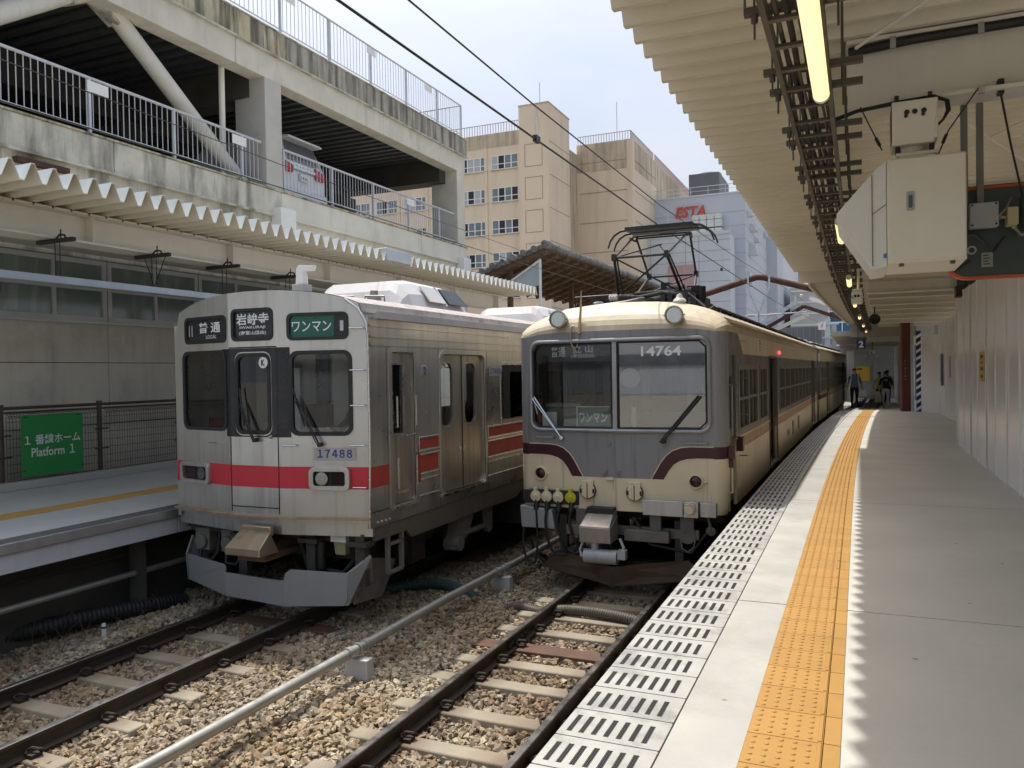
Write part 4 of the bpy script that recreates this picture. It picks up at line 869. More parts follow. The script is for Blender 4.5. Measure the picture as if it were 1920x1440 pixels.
# rusty gantry with pale bracket
gt = thing('rusty_gantry', (-3.2, 28, -1.1), 'rusty bent pipe gantry spanning above the cream train', 'gantry')
b = MB(); b.tube([(-7.9, 28, 3.35), (-5.0, 28, 4.08), (-3.15, 28, 4.60), (-2.9, 28, 4.58), (-.2, 28, 3.75), (.3, 28, 3.55)], .105, 12); b.build('beam', rust, gt)
b = MB(); b.cyl((-7.9, 28, -1.1), (-7.9, 28, 3.4), .12, 10); b.build('leg', rust, gt)
for x0 in (-3.4, -2.72):
    b = MB(); b.tube([(x0, 27.86, 4.62), (x0, 27.86, 4.25), (-3.06, 27.86, 3.35), (-3.06, 27.86, 2.95)], .032, 8); b.build('bracket', pale_steel, gt)
b = MB(); b.cyl((-3.5, 27.86, 3.3), (-1.55, 27.86, 3.36), .022, 8); b.build('arm', pale_steel, gt)
for x0 in (-3.45, -2.75):
    b = MB(); b.lathe([(.03, 0), (.055, .03), (.035, .06), (.055, .09), (.035, .12), (.055, .15), (.035, .18), (.055, .21), (.03, .25)], (x0, 27.86, 3.31), (1, 0, .03), 10); b.build('insulator', porcel, gt)
b = MB(); b.tube([(-2.2, 27.86, 3.32), (-2.5, 27.86, 3.55), (-2.5, 27.86, 3.72)], .018, 6); b.build('steady_arm', pale_steel, gt)
g2 = thing('rusty_gantry', (-2.3, 44, -1.1), 'second gantry farther off, gabled frame in rust and white', 'gantry')
for (p0, p1, mt) in (((-5.6, 44, 3.0), (-2.6, 44, 4.7), rust), ((-2.6, 44, 4.7), (-.2, 44, 3.75), rust), ((-5.6, 43.8, 3.3), (-2.9, 43.8, 4.95), pale_steel), ((-2.3, 43.8, 5.1), (-.3, 43.8, 4.25), white), ((-5.6, 44.3, 2.85), (-2.4, 44.3, 4.3), cream_l)):
    b = MB(); b.bar(p0, p1, .14, .18); b.build('rafter', mt, g2)
for x in (-5.6,): b = MB(); b.box(x - .07, x + .07, 43.95, 44.1, -1.1, 4.1); b.build('leg', rust, g2)
b = MB(); b.cyl((-3.0, 43.8, 4.6), (-3.0, 43.8, 5.3), .03, 6); b.lathe([(.03, 0), (.08, .04), (.04, .08), (.08, .12), (.03, .16)], (-2.7, 43.8, 5.15), (0, 0, 1), 8); b.build('insulator', porcel, g2)
b = MB(); b.box(-1.9, -1.55, 43.7, 43.72, 3.45, 3.85); o = b.build('warning_plate', white, g2)
b = MB(); b.add([(-1.68, 43.69, 3.8), (-1.78, 43.69, 3.62), (-1.72, 43.69, 3.62), (-1.8, 43.69, 3.48), (-1.66, 43.69, 3.67), (-1.72, 43.69, 3.67), (-1.64, 43.69, 3.8)], [(0, 1, 2, 3, 4, 5, 6)]); b.build('lightning_mark', letred, o)
# ---------------------------------------------------------------- stainless train
CX1 = -6.2; HW = 1.38; YF = 7.25; YN = 7.03; LEN = 20.0; YE = YF + LEN
T = thing('train_car', (CX1, YF, -1.1), 'stainless steel commuter train car with red stripe, front towards the camera', 'train')
XR = CX1 + HW; XL = CX1 - HW
PL = [(-HW, YF), (-.34, YN), (.34, YN), (HW, YF)]
def ffn(i):
    (xa, ya), (xb, yb) = PL[i], PL[i + 1]; nx, ny = (yb - ya), -(xb - xa); l = math.hypot(nx, ny); nx /= l; ny /= l
    def f(u, v, d):
        s = (u - xa) / (xb - xa); return (CX1 + u - nx * d, ya + (yb - ya) * s - ny * d, v)
    return f
def arcz(x):
    a = abs(x) / HW
    return 2.5 - .14 * a ** 2 - .10 * a ** 6 if a < .9 else 2.5 - .1134 - .0531 - (1 - math.sqrt(max(0, 1 - ((a - .9) / .1) ** 2))) * .33 - .0
def topline(x0, x1, n=10): return [(x1 + (x0 - x1) * k / n, arcz(x1 + (x0 - x1) * k / n)) for k in range(n + 1)]
ZB, ZL = -.11, .0
LW = rr(-1.205, -.395, .945, 1.845, .09); CW = rr(-.205, .29, .915, 1.80, .09); RW = rr(.49, 1.185, .905, 1.81, .09)
S1 = rr(-1.155, -.385, 1.95, 2.245, .06); S2 = rr(-.262, .345, 1.955, 2.30, .06); S3 = rr(.47, 1.155, 1.945, 2.225, .06)
# S2 overhangs the centre facet edge a little, keep it inside
S2 = rr(-.285, .285, 1.955, 2.30, .06); CW = rr(-.235, .235, .915, 1.80, .09)
rev = lambda l: list(reversed(l))
b = MB()
for i, (x0, x1, hs) in enumerate(((-HW, -.34, (LW, S1)), (-.34, .34, (CW, S2)), (.34, HW, (RW, S3)))):
    b.plate([(x0, ZL), (x1, ZL)] + topline(x0, x1), [rev(h) for h in hs], ffn(i), .045, 0, 1)
b.build('front_panel', [steel_front, black], T, smooth=False)
# black mask between the windows
b = MB(); mz0, mz1 = .875, 1.865
def off(f, e): return lambda u, v, d: f(u, v, d - e)
b.plate([(-.395 + .0, mz0), (-.342, mz0), (-.342, mz1), (-.47, mz1)] + [(-.395, 1.75)], [], off(ffn(0), .003), .0)
b.plate([(-.338, mz0), (.338, mz0), (.338, mz1), (-.338, mz1)], [rev(rr(-.26, .26, .89, 1.825, .1))], off(ffn(1), .003), 0)
b.plate([(.342, mz0), (.49, mz0), (.49, mz1), (.342, mz1)], [], off(ffn(2), .003), 0)
b.build('black_mask', black, T, smooth=False)
for nm, h, i, inner in (('window', LW, 0, .03), ('window', CW, 1, .03), ('window', RW, 2, .03)):
    f = ffn(i); x0 = min(p[0] for p in h); x1 = max(p[0] for p in h); z0 = min(p[1] for p in h); z1 = max(p[1] for p in h)
    b = MB(); frame_ring(b, rr(x0 - .012, x1 + .012, z0 - .012, z1 + .012, .1), rr(x0 + inner, x1 - inner, z0 + inner, z1 - inner, .07), off(f, .012), .04); o = b.build(nm, rubber, T)
    b = MB(); b.plate(rr(x0 + .01, x1 - .01, z0 + .01, z1 - .01, .08), [], off(f, -.012), 0); b.build('pane', gl_front, o)
for k, (h, i) in enumerate(((S1, 0), (S2, 1), (S3, 2))):
    f = ffn(i); x0 = min(p[0] for p in h); x1 = max(p[0] for p in h); z0 = min(p[1] for p in h); z1 = max(p[1] for p in h)
    b = MB(); frame_ring(b, rr(x0 - .01, x1 + .01, z0 - .01, z1 + .01, .065), rr(x0 + .025, x1 - .025, z0 + .022, z1 - .022, .045), off(f, .01), .04); o = b.build('destination_sign', rubber, T)
    b = MB(); b.plate(rr(x0 + .01, x1 - .01, z0 + .01, z1 - .01, .05), [], off(f, -.012), 0); b.build('blind', sign_bk, o)
    def at(u, v): return Vector(off(f, -.010)(u, v, 0))
    ux = at(1, 0) - at(0, 0); cxm = (x0 + x1) / 2
    if k == 0:
        text('普 通', whitelet, o, at(cxm + .07, 2.125), ux, (0, 0, 1), .42, .125, .02); text('LOCAL', whitelet, o, at(cxm + .10, 2.017), ux, (0, 0, 1), .20, .042, .01)
        b = MB(); q0, q1 = at(x0 + .06, 2.03), at(x0 + .12, 2.17); b.box(q0.x, q0.x + .012, q0.y - .004, q0.y, 2.03, 2.16); b.box(q0.x + .05, q0.x + .062, q0.y - .012, q0.y - .008, 2.03, 2.16); b.build('roller_edge', alum, o)
    if k == 1:
        text('岩峅寺', whitelet, o, at(cxm, 2.19), ux, (0, 0, 1), .46, .13, .018); text('IWAKURAJI', whitelet, o, at(cxm, 2.095), ux, (0, 0, 1), .36, .038, .012); text('(南富山経由)', whitelet, o, at(cxm, 2.035), ux, (0, 0, 1), .38, .05, .012)
    if k == 2:
        b = MB(); b.plate(rect(x0 + .03, x1 - .16, z0 + .022, z1 - .022), [], off(f, -.010), 0); b.build('green_blind', green_d, o); text('ワンマン', whitelet, o, Vector(off(f, -.008)(cxm - .07, 2.085, 0)), ux, (0, 0, 1), .46, .115, .012)
        b = MB(); b.plate(rect(x1 - .09, x1 - .05, 2.03, 2.14), [], off(f, -.008), 0); b.build('roller_edge', alum, o)
# red band across the front
b = MB()
for i, (x0, x1) in enumerate(((-HW + .004, -.343), (-.337, .337), (.343, HW - .004))): b.plate(rect(x0, x1, .315, .555), [], off(ffn(i), .003), 0)
b.build('red_band', red, T, smooth=False)
# seams of the gangway door
b = MB()
for x in (-.335, .335):
    b.box(CX1 + x - .006, CX1 + x + .006, YN - .004, YN + .004, .03, 1.87)
b.box(CX1 - .33, CX1 + .33, YN - .005, YN + .002, 1.868, 1.882); b.box(CX1 - .33, CX1 + .33, YN - .005, YN + .002, .085, .097); b.build('door_seam', rubber, T)
b = MB()
for i, (x0, x1) in enumerate(((-HW, -.34), (-.34, .34), (.34, HW))):
    f = ffn(i); b.hexa([f(x0, -.055, .0), f(x1, -.055, .0), f(x1, -.055, .08), f(x0, -.055, .08), f(x0, 0, .0), f(x1, 0, .0), f(x1, 0, .08), f(x0, 0, .08)])
    g2 = off(f, .05); b.hexa([g2(x0, -.015, 0), g2(x1, -.015, 0), f(x1, -.015, .03), f(x0, -.015, .03), g2(x0, .005, 0), g2(x1, .005, 0), f(x1, .012, .03), f(x0, .012, .03)], 1)
b.build('sill_ledge', [steel_front, orange_r], T, smooth=False)
b = MB()
for i, (x0, x1) in enumerate(((-HW, -.34), (-.34, .34), (.34, HW))):
    f = ffn(i); b.hexa([f(x0, -.20, .03), f(x1, -.20, .03), f(x1, -.20, .10), f(x0, -.20, .10), f(x0, -.055, .03), f(x1, -.055, .03), f(x1, -.055, .10), f(x0, -.055, .10)])
b.build('apron', steel_front, T, smooth=False)
# headlamps
lens = glass('lamp_lens', (.96, .97, .96), .8, .04, .0); refl = M('lamp_reflector', (.85, .85, .83), .18, metal=1, var=0)
for (x0, x1, i, flip) in ((-1.275, -.685, 0, 1), (.685, 1.155, 2, 0)):
    x0, x1 = (-1.26, -.70) if i == 0 else (.70, 1.16); f = ffn(i); o = None
    b = MB(); frame_ring(b, rr(x0, x1, .305, .555, .06), rr(x0 + .05, x1 - .05, .352, .508, .03), off(f, .05), .05); o = b.build('headlight', steel_front, T, bevel=.01)
    b = MB(); b.plate(rr(x0 + .03, x1 - .03, .33, .53, .03), [], off(f, .006), 0); b.build('housing', rubber, o)
    ax, bx = ((x0 + .06, (x0 + x1) / 2 - .01), ((x0 + x1) / 2 + .01, x1 - .06)); dk, lt = (ax, bx) if i == 0 else (bx, ax)
    b = MB(); b.plate(rr(dk[0] + .005, dk[1], .365, .495, .015), [], off(f, .022), .015); b.build('dark_lens', M('lamp_dark', (.03, .012, .012), .1, var=0) if i == 0 else bpy.data.materials['lamp_dark'], o)
    b = MB(); c_ = Vector(f((lt[0] + lt[1]) / 2, .43, 0)); nn = (Vector(off(f, 1)(0, 0, 0)) - Vector(f(0, 0, 0))).normalized(); b.lathe([(.02, .008), (.05, .016), (.072, .032)], c_, nn, 16); b.build('reflector', refl, o)
    b = MB(); b.plate(rr(lt[0], lt[1], .36, .50, .03), [], off(f, .038), .012); b.build('lens', lens, o)
# numerals, handles, wipers, K plate
f = ffn(2); ux = Vector(f(1, 0, 0)) - Vector(f(0, 0, 0))
b = MB(); b.plate(rect(.745, 1.225, .625, .765), [], off(f, .004), .0); pl_ = b.build('number_plate', M('brushed_plate', (.45, .43, .42), .5, metal=.4, var=.05, streak=.3, dirt=(.3, .25, .2), ss=(12, 12, 1)), T); text('１７４８８', blue, pl_, Vector(off(f, .006)(.985, .70, 0)), ux, (0, 0, 1), .40, .09, .02, space=.6)
b = MB()
def handle(f, u0, u1, v): b.tube([f(u0, v, 0), f(u0, v, -.045), f(u1, v, -.045), f(u1, v, 0)], .008, 6)
handle(ffn(2), .40, .56, .79); handle(ffn(2), 1.18, 1.34, .79); handle(ffn(2), 1.2, 1.345, .34); handle(ffn(0), -.68, -.52, .80); handle(ffn(2), 1.19, 1.345, 1.22); handle(ffn(2), 1.19, 1.345, 1.60); handle(ffn(2), 1.19, 1.34, 2.05)
b.build('grab_handle', chrome, T)
b = MB(); b.tube([(XR - .01, YF - .015, -.1), (XR + .004, YF - .01, .8), (XR + .004, YF - .01, 1.95), (XR - .02, YF - .01, 2.12), (XR - .1, YF - .03, 2.26), (XR - .25, YF - .06, 2.37)], .013, 8); b.build('corner_rail', chrome, T)
b = MB(); b.tube([(CX1 + .25, YN, .86), (CX1 + .25, YN - .06, .88), (CX1 + .30, YN - .06, .90)], .008, 6); b.build('door_handle', chrome, T)
def wiper(f, p0, p1, q0, q1):
    b = MB(); b.cyl(Vector(f(*p1, 0)), Vector(f(*p1, -.07)), .025, 8); b.tube([f(*p1, -.06), f(*p0, -.045)], .011, 6); b.tube([f(p1[0] - .03, p1[1] + .01, -.06), f(p0[0] - .02, p0[1] - .02, -.045)], .006, 6); b.tube([f(*q0, -.03), f(*q1, -.03)], .010, 6); return b.build('wiper', rubber, T)
wiper(ffn(1), (-.145, 1.25), (.05, .845), (-.17, 1.42), (-.11, 1.0)); wiper(ffn(2), (.58, 1.30), (.835, .80), (.52, 1.45), (.66, 1.0))
f = ffn(1); b = MB(); b.plate(circ(.165, 1.70, .062, 20), [], off(f, .022), .006, back=True); kp = b.build('letter_disc', white, T); text('K', blacklet, kp, Vector(off(f, .0235)(.165, 1.70, 0)), (1, 0, 0), (0, 0, 1), .05, .07, .03)
b = MB(); b.lathe([(.0, .02), (.05, .015), (.075, 0)], (CX1 + .14, YN + .22, 1.55), (.1, -1, .2), 14); b.build('cab_fan', M('fan_grey', (.5, .5, .5), .4), T)
# cab interior
b = MB(); b.box(XL + .05, XR - .05, YF + 1.35, YF + 1.39, -.05, 2.25); b.build('cab_back_wall', M('cab_wall', (.66, .65, .58), .6, var=.06), T)
b = MB(); b.box(XL + .05, XR - .05, YF + .02, YF + 19.8, -.1, -.05); b.build('floor', interior_d, T)
b = MB(); b.box(XL + .05, XR - .05, YF + .02, YF + 19.8, 2.22, 2.25); b.build('ceiling', interior, T)
b = MB(); b.box(CX1 - 1.3, CX1 - .4, YF + .15, YF + .55, -.05, .86); b.box(CX1 + .45, CX1 + 1.3, YF + .12, YF + .5, -.05, .88); b.build('console', interior_d, T, bevel=.02)
b = MB(); b.box(CX1 - 1.1, CX1 - .55, YF + 1.2, YF + 1.34, .95, 1.7); b.build('switch_panel', M('switch_grey', (.42, .42, .37), .5), T, bevel=.01)
for k in range(5):
    b = MB()
    for j in range(6): b.box(CX1 - 1.0 + j * .065, CX1 - .965 + j * .065, YF + 1.185, YF + 1.2, 1.02 + k * .09, 1.06 + k * .09)
    b.build('breaker_row', rubber, T)
b = MB(); b.box(CX1 - .5, CX1 - .40, YF + 1.1, YF + 1.16, .85, 1.65); b.build('white_board', white, T); b = MB(); b.box(CX1 - 1.22, CX1 - 1.02, YF + .35, YF + .5, .88, 1.05); b.build('red_case', M('red_case', (.3, .05, .03), .5), T, bevel=.01)
b = MB(); b.box(CX1 + .35, CX1 + .62, YF + .25, YF + .42, .95, 1.22); b.build('monitor', rubber, T, bevel=.01)
b = MB(); b.box(CX1 - .3, CX1 - .1, YF + 1.30, YF + 1.345, .9, 1.9); b.box(CX1 + .25, CX1 + .9, YF + 1.32, YF + 1.345, 1.1, 1.95); b.build('cab_window', black, T)
# driver seen through the right windscreen
dr = thing('person', (CX1 + .82, YF + .85, -.05), 'train driver in dark cap and uniform behind the windscreen of the stainless train', 'person')
uni = M('driver_uniform', (.035, .035, .045), .8, var=.1)
b = MB(); b.loft([[(CX1 + .82 + rx * math.cos(a), YF + .85 + ry * math.sin(a), z) for a in np.linspace(0, 2 * math.pi, 16, endpoint=False)] for z, rx, ry in ((.2, .20, .14), (.6, .2, .14), (.85, .215, .14), (1.08, .225, .125), (1.20, .19, .10), (1.26, .09, .075), (1.30, .055, .055), (1.34, .055, .058))]); b.tube([(CX1 + .63, YF + .83, 1.16), (CX1 + .57, YF + .75, .98), (CX1 + .55, YF + .58, .9), (CX1 + .58, YF + .42, .95)], [.065, .055, .045, .035], 10); b.tube([(CX1 + 1.01, YF + .83, 1.16), (CX1 + 1.08, YF + .72, .98), (CX1 + 1.06, YF + .55, .9), (CX1 + 1.0, YF + .42, .94)], [.065, .055, .045, .035], 10); b.build('body', uni, dr)
b = MB(); b.loft([[(CX1 + .82 + r * .8 * math.cos(a), YF + .84 + r * math.sin(a), z) for a in np.linspace(0, 2 * math.pi, 14, endpoint=False)] for z, r in ((1.30, .045), (1.33, .075), (1.38, .093), (1.45, .1), (1.51, .095), (1.545, .07))]); b.tube([(CX1 + .82, YF + .75, 1.44), (CX1 + .82, YF + .725, 1.405), (CX1 + .82, YF + .745, 1.395)], [.012, .016, .012], 6); b.build('head', skin, dr)
b = MB(); b.cyl((CX1 + .82, YF + .83, 1.49), (CX1 + .82, YF + .83, 1.56), .105, 16, r2=.125); b.hexa([(CX1 + .72, YF + .68, 1.47), (CX1 + .92, YF + .68, 1.47), (CX1 + .93, YF + .78, 1.49), (CX1 + .71, YF + .78, 1.49), (CX1 + .72, YF + .68, 1.48), (CX1 + .92, YF + .68, 1.48), (CX1 + .93, YF + .78, 1.5), (CX1 + .71, YF + .78, 1.5)]); b.build('cap', uni, dr)
# ---- right side with doors and windows
sfn = lambda u, v, d: (XR - d, u, v)
doors = [8.85 + 4.82 * k for k in range(4)]; holes = [rr(7.70, 8.20, .07, 1.80, .05)]
for d in doors: holes.append(rr(d, d + 1.28, .03, 1.79, .11))
wins = []
for k, d in enumerate(doors):
    y = d + 1.85
    if y + 2.4 < YE - .5: wins += [(y, y + 1.12), (y + 1.22, y + 2.34)]
for a, c in wins: holes.append(rect(a, c, .84, 1.69))
b = MB(); b.plate([(YF, ZB), (YE, ZB), (YE, 2.17), (YF, 2.17)], [rev(h) for h in holes], sfn, .05, 0); b.build('side_wall', steel, T, smooth=False)
b = MB(); b.plate([(YF, ZB), (YE, ZB), (YE, 2.17), (YF, 2.17)], [rev(rect(a, c, .84, 1.69)) for a, c in wins] + [rev(rr(d, d + 1.28, .9, 1.79, .11)) for d in doors], lambda u, v, d: (XL + d, u, v), .05); b.build('side_wall', steel, T, smooth=False)
b = MB(); b.add([(XL, YE, ZB), (XR, YE, ZB), (XR, YE, 2.3), (XL, YE, 2.3)], [(0, 1, 2, 3)]); b.build('end_wall', steel, T)
for i, d in enumerate(doors):
    for s, (a, c) in enumerate(((d + .005, d + .637), (d + .643, d + 1.275))):
        w0, w1 = (a + .06, a + .40) if s == 0 else (c - .47, c - .11)
        w0, w1 = (d + .035, d + .37) if s == 0 else (d + .72, d + 1.06)
        b = MB(); b.plate(rect(a, c, .035, 1.785), [rev(rr(w0, w1, .88, 1.68, .11))], lambda u, v, dd: (XR - .035 - dd, u, v), .03); dl = b.build('door', steel_door, T, smooth=False)
        b = MB(); frame_ring(b, rr(w0 - .018, w1 + .018, .862, 1.698, .125), rr(w0, w1, .88, 1.68, .11), lambda u, v, dd: (XR - .028 - dd, u, v), .01); b.build('window_frame', steel, dl)
        b = MB(); b.plate(rr(w0, w1, .88, 1.68, .11), [], lambda u, v, dd: (XR - .05 - dd, u, v), 0); b.build('pane', gl_dark, dl)
        b = MB(); y_ = d + (.58 if s == 0 else .69); frame_ring(b, rr(y_ - .015, y_ + .015, .42, .58, .014), rr(y_ - .008, y_ + .008, .43, .57, .007), lambda u, v, dd: (XR - .026 - dd, u, v), .01); b.build('finger_pull', chrome, dl)
    b = MB(); b.box(XR - .06, XR - .028, d + .634, d + .648, .04, 1.78); b.build('door_seal', rubber, T)
    b = MB(); frame_ring(b, rr(d - .05, d + 1.33, -.02, 1.85, .15), rr(d, d + 1.28, .03, 1.79, .11), lambda u, v, dd: (XR + .008 - dd, u, v), .02); b.build('door_frame', steel, T, bevel=.006)
    b = MB(); b.box(XR - .03, XR + .03, d - .02, d + 1.3, .0, .03); b.build('door_sill', chrome, T)
for a, c in wins:
    b = MB(); frame_ring(b, rect(a - .02, c + .02, .81, 1.715), rect(a + .02, c - .02, .86, 1.66), lambda u, v, dd: (XR + .006 - dd, u, v), .03); o = b.build('window', chrome, T, smooth=False)
    b = MB(); b.box(XR - .04, XR - .035, a, c, .84, 1.69); b.build('pane', gl_dark, o)
# cab door
b = MB(); b.plate(rect(7.705, 8.195, .075, 1.795), [rev(rect(7.76, 7.99, .87, 1.66))], lambda u, v, dd: (XR - .03 - dd, u, v), .03); cd_ = b.build('cab_door', steel_door, T, smooth=False)
b = MB(); frame_ring(b, rect(7.745, 8.005, .855, 1.675), rect(7.765, 7.985, .875, 1.655), lambda u, v, dd: (XR - .024 - dd, u, v), .01); b.build('window_frame', chrome, cd_)
b = MB(); b.box(XR - .05, XR - .045, 7.76, 7.99, .87, 1.66); b.build('pane', gl_dark, cd_)
b = MB(); b.tube([(XR - .02, 8.03, .84), (XR + .03, 8.03, .84), (XR + .03, 8.14, .85)], .01, 6); b.box(XR - .03, XR - .024, 7.8, 8.08, .17, .21); b.build('door_handle', chrome, cd_)
b = MB(); frame_ring(b, rr(7.64, 8.26, .0, 1.87, .09), rr(7.70, 8.20, .07, 1.80, .05), lambda u, v, dd: (XR + .008 - dd, u, v), .02); b.build('door_frame', steel, T, bevel=.006)
b = MB()
for y in (7.735, 8.15): b.tube([(XR + .05, y, .95), (XR + .05, y, 1.30)], .011, 6); b.tube([(XR + .05, y, .26), (XR + .05, y, .6)], .011, 6)
b.box(XR, XR + .03, 7.7, 8.2, .03, .055); b.build('grab_rail', chrome, T)
# trim, bead ribs and red bands on the side
b = MB()
for z in (2.08, 1.965, 1.875): b.box(XR, XR + .014, YF + .02, YE - .05, z - .012, z + .012)
b.build('upper_rib', steel, T)
segs = [(8.27, 8.78)] + [(d + 1.35, doors[k + 1] - .07) for k, d in enumerate(doors[:-1])] + [(doors[-1] + 1.35, YE - .3)]
for a, c in segs:
    b = MB()
    for z in (.785, .625, .585, .35, .285, .09): b.box(XR, XR + .016, a, c, z - .011, z + .011)
    b.box(XR, XR + .016, a, a + .015, .625, .785); b.build('bead_rib', chrome, T, bevel=.004)
    b = MB(); b.box(XR, XR + .003, a + .03, c - .01, .645, .77); b.box(XR, XR + .003, a + .03, c - .03, .37, .57); b.build('red_band', red_d, T)
b = MB(); b.box(XR, XR + .003, YF + .01, 7.62, .325, .55); b.build('red_band', red_d, T); b = MB(); b.box(XR + .01, XR + .045, 8.205, 8.24, .27, .62); b.build('red_band', red_d, T)
b = MB()
for y in (7.60, 8.80, 10.22): b.box(XR, XR + .002, y - .003, y + .003, ZB, 1.85)
b.box(XR, XR + .004, YF + .01, 7.6, .055, .065); b.box(XR, XR + .002, YF, YE, 1.868, 1.873); b.build('panel_seam', rubber, T)
b = MB()
for k in range(4): b.cyl((XR, YF + .12 + k * .08, -.06), (XR + .006, YF + .12 + k * .08, -.06), .012, 6)
b.build('rivet', white, T)
b = MB(); b.plate(rect(10.28, 10.70, 1.50, 1.64), [], lambda u, v, d: (XR + .004 - d, u, v), 0); pl_ = b.build('number_plate', bpy.data.materials['brushed_plate'], T); text('１７４８８', blue, pl_, (XR + .006, 10.49, 1.57), (0, 1, 0), (0, 0, 1), .34, .085, .02, space=.6)
b = MB(); b.box(XR, XR + .012, 8.37, 8.50, 1.52, 1.65); pl_ = b.build('car_plate', steel, T, bevel=.004); text('2', blue, pl_, (XR + .0135, 8.435, 1.585), (0, 1, 0), (0, 0, 1), None, .085, .02)
# skirt rail and roof
b = MB(); b.box(XR - .06, XR - .012, YF + .1, YE, -.26, ZB); b.prism([(8.0, -.26), (8.1, -.36), (11.2, -.36), (11.5, -.26)], 0, XR - .06, XR - .012); b.box(XL + .012, XL + .06, YF + .1, YE, -.26, ZB); b.build('side_sill', M('sill_dark', (.16, .145, .12), .6, metal=.4, var=.15, vs=3), T, smooth=False)
b = MB(); rings = []
prof = [(x, arcz(x)) for x in np.linspace(-HW, HW, 29)]
for y, dz in ((YF + .0, 0), (YF + .05, 0), (YE, 0)): rings.append([(CX1 + x, y - (.22 * (1 - abs(x) / HW) if y < YF + .02 else 0), z + .006) for x, z in prof])
b.loft(rings, closed=False, caps=False); b.build('roof', roof_grey, T)
b = MB(); b.box(XR - .005, XR + .05, YF + .12, YE, 2.155, 2.20); b.box(XR + .03, XR + .05, YF + .12, YE, 2.2, 2.235); b.build('rain_gutter', M('gutter_light', (.46, .44, .42), .6, var=.1, patch=.4, pcol=(.28, .22, .18), ps=8), T)
def ac(y0, y1):
    b = MB(); yc = [(y0, .62, 2.50, .8), (y0 + .28, .54, 2.80, .62), (y1 - .25, .54, 2.80, .62), (y1, .62, 2.50, .8)]
    w = .80; t = .58; zb, zt = 2.42, 2.83
    def rg(y, wb, wt, zt): return [(CX1 - wb, y, zb), (CX1 + wb, y, zb), (CX1 + (wb + wt) / 2 + .03, y, (zb + zt) / 2), (CX1 + wt, y, zt - .05), (CX1 + wt - .1, y, zt), (CX1 - wt + .1, y, zt), (CX1 - wt, y, zt - .05), (CX1 - (wb + wt) / 2 - .03, y, (zb + zt) / 2)]
    b.loft([rg(y0, .70, .66, 2.45), rg(y0 + .10, .75, .60, 2.66), rg(y0 + .22, w, t, 2.80), rg(y0 + .5, w, t, zt), rg(y1 - .4, w, t, zt - .015), rg(y1 - .12, w * .98, t * .97, 2.74), rg(y1, .72, .66, 2.47)]); o = b.build('air_conditioner', frp, T, bevel=.035); o.data.set_sharp_from_angle(angle=rad(9))
    for a, c, mt in ((y0 + .62, y0 + 1.02, frp), (y0 + 1.16, y0 + 1.7, black)):
        b = MB(); b.hexa([(CX1 + .80, a, 2.53), (CX1 + .83, a, 2.53), (CX1 + .83, c + .08, 2.53), (CX1 + .80, c + .08, 2.53), (CX1 + .63, a, 2.76), (CX1 + .655, a, 2.77), (CX1 + .655, c, 2.77), (CX1 + .63, c, 2.76)]); b.build('grille', mt, o, bevel=.012)
    b = MB(); b.bar((CX1 + .82, y0 + 1.1, 2.5), (CX1 + .62, y0 + 1.1, 2.78), .04, .03); b.build('rib', frp, o)
for y in (9.0, 14.0, 18.9, 23.7): ac(y, y + 1.95)
b = MB(); b.box(CX1 + .05, CX1 + .22, YF + .42, YF + .58, 2.46, 2.63); b.build('whistle_base', M('whistle_base', (.36, .36, .35), .6), T, bevel=.006)
b = MB(); b.loft([[(CX1 + .08, YF + .45, 2.63), (CX1 + .19, YF + .45, 2.63), (CX1 + .19, YF + .55, 2.63), (CX1 + .08, YF + .55, 2.63)], [(CX1 + .085, YF + .46, 2.82), (CX1 + .185, YF + .46, 2.80), (CX1 + .185, YF + .54, 2.80), (CX1 + .085, YF + .54, 2.82)], [(CX1 + .12, YF + .46, 2.86), (CX1 + .2, YF + .46, 2.79), (CX1 + .2, YF + .54, 2.79), (CX1 + .12, YF + .54, 2.86)], [(CX1 + .33, YF + .465, 2.845), (CX1 + .31, YF + .465, 2.79), (CX1 + .31, YF + .535, 2.79), (CX1 + .33, YF + .535, 2.845)]]); b.build('whistle_cover', white, T, bevel=.008)
b = MB()
for x, y in ((.42, 8.0), (.72, 8.2)): b.tube([(CX1 + x, y, 2.42), (CX1 + x, y, 2.50), (CX1 + x + .24, y + .05, 2.49), (CX1 + x + .24, y + .05, 2.41)], .014, 6)
b.build('roof_handle', ironl, T); b = MB(); b.cyl((CX1 + .62, 8.55, 2.4), (CX1 + .62, 8.55, 2.54), .09, 12); b.cyl((CX1 + .62, 8.55, 2.54), (CX1 + .62, 8.55, 2.60), .05, 12); b.build('radio_antenna', ironl, T)
# ---- underframe, coupler cover, skirt
b = MB(); b.box(XL + .1, XR - .1, YF + .1, YE, -.30, -.12); b.box(CX1 - .9, CX1 + .9, YF + .35, YF + .8, -.55, -.3); b.build('underframe', under, T)
b = MB(); c0 = CX1 + .06; b.hexa([(c0 - .25, 6.74, -.395), (c0 + .23, 6.74, -.395), (c0 + .25, 7.04, -.395), (c0 - .23, 7.04, -.395), (c0 - .25, 6.74, -.315), (c0 + .23, 6.74, -.315), (c0 + .22, 6.93, -.155), (c0 - .20, 6.93, -.155)]); b.box(c0 - .20, c0 + .22, 6.93, 6.99, -.20, -.10); b.build('coupler_cover', copper, T, bevel=.008)
b = MB(); b.box(c0 - .19, c0 + .215, 6.915, 6.93, -.185, -.165); b.build('cover_strap', rubber, T)
b = MB(); b.box(c0 - .18, c0 + .2, 6.86, 7.6, -.475, -.40); b.cyl((c0 + .02, 7.05, -.4), (c0 + .02, 7.6, -.4), .11, 12); b.build('coupler', M('coupler_brown', (.14, .08, .05), .7, var=.2), T, bevel=.01)
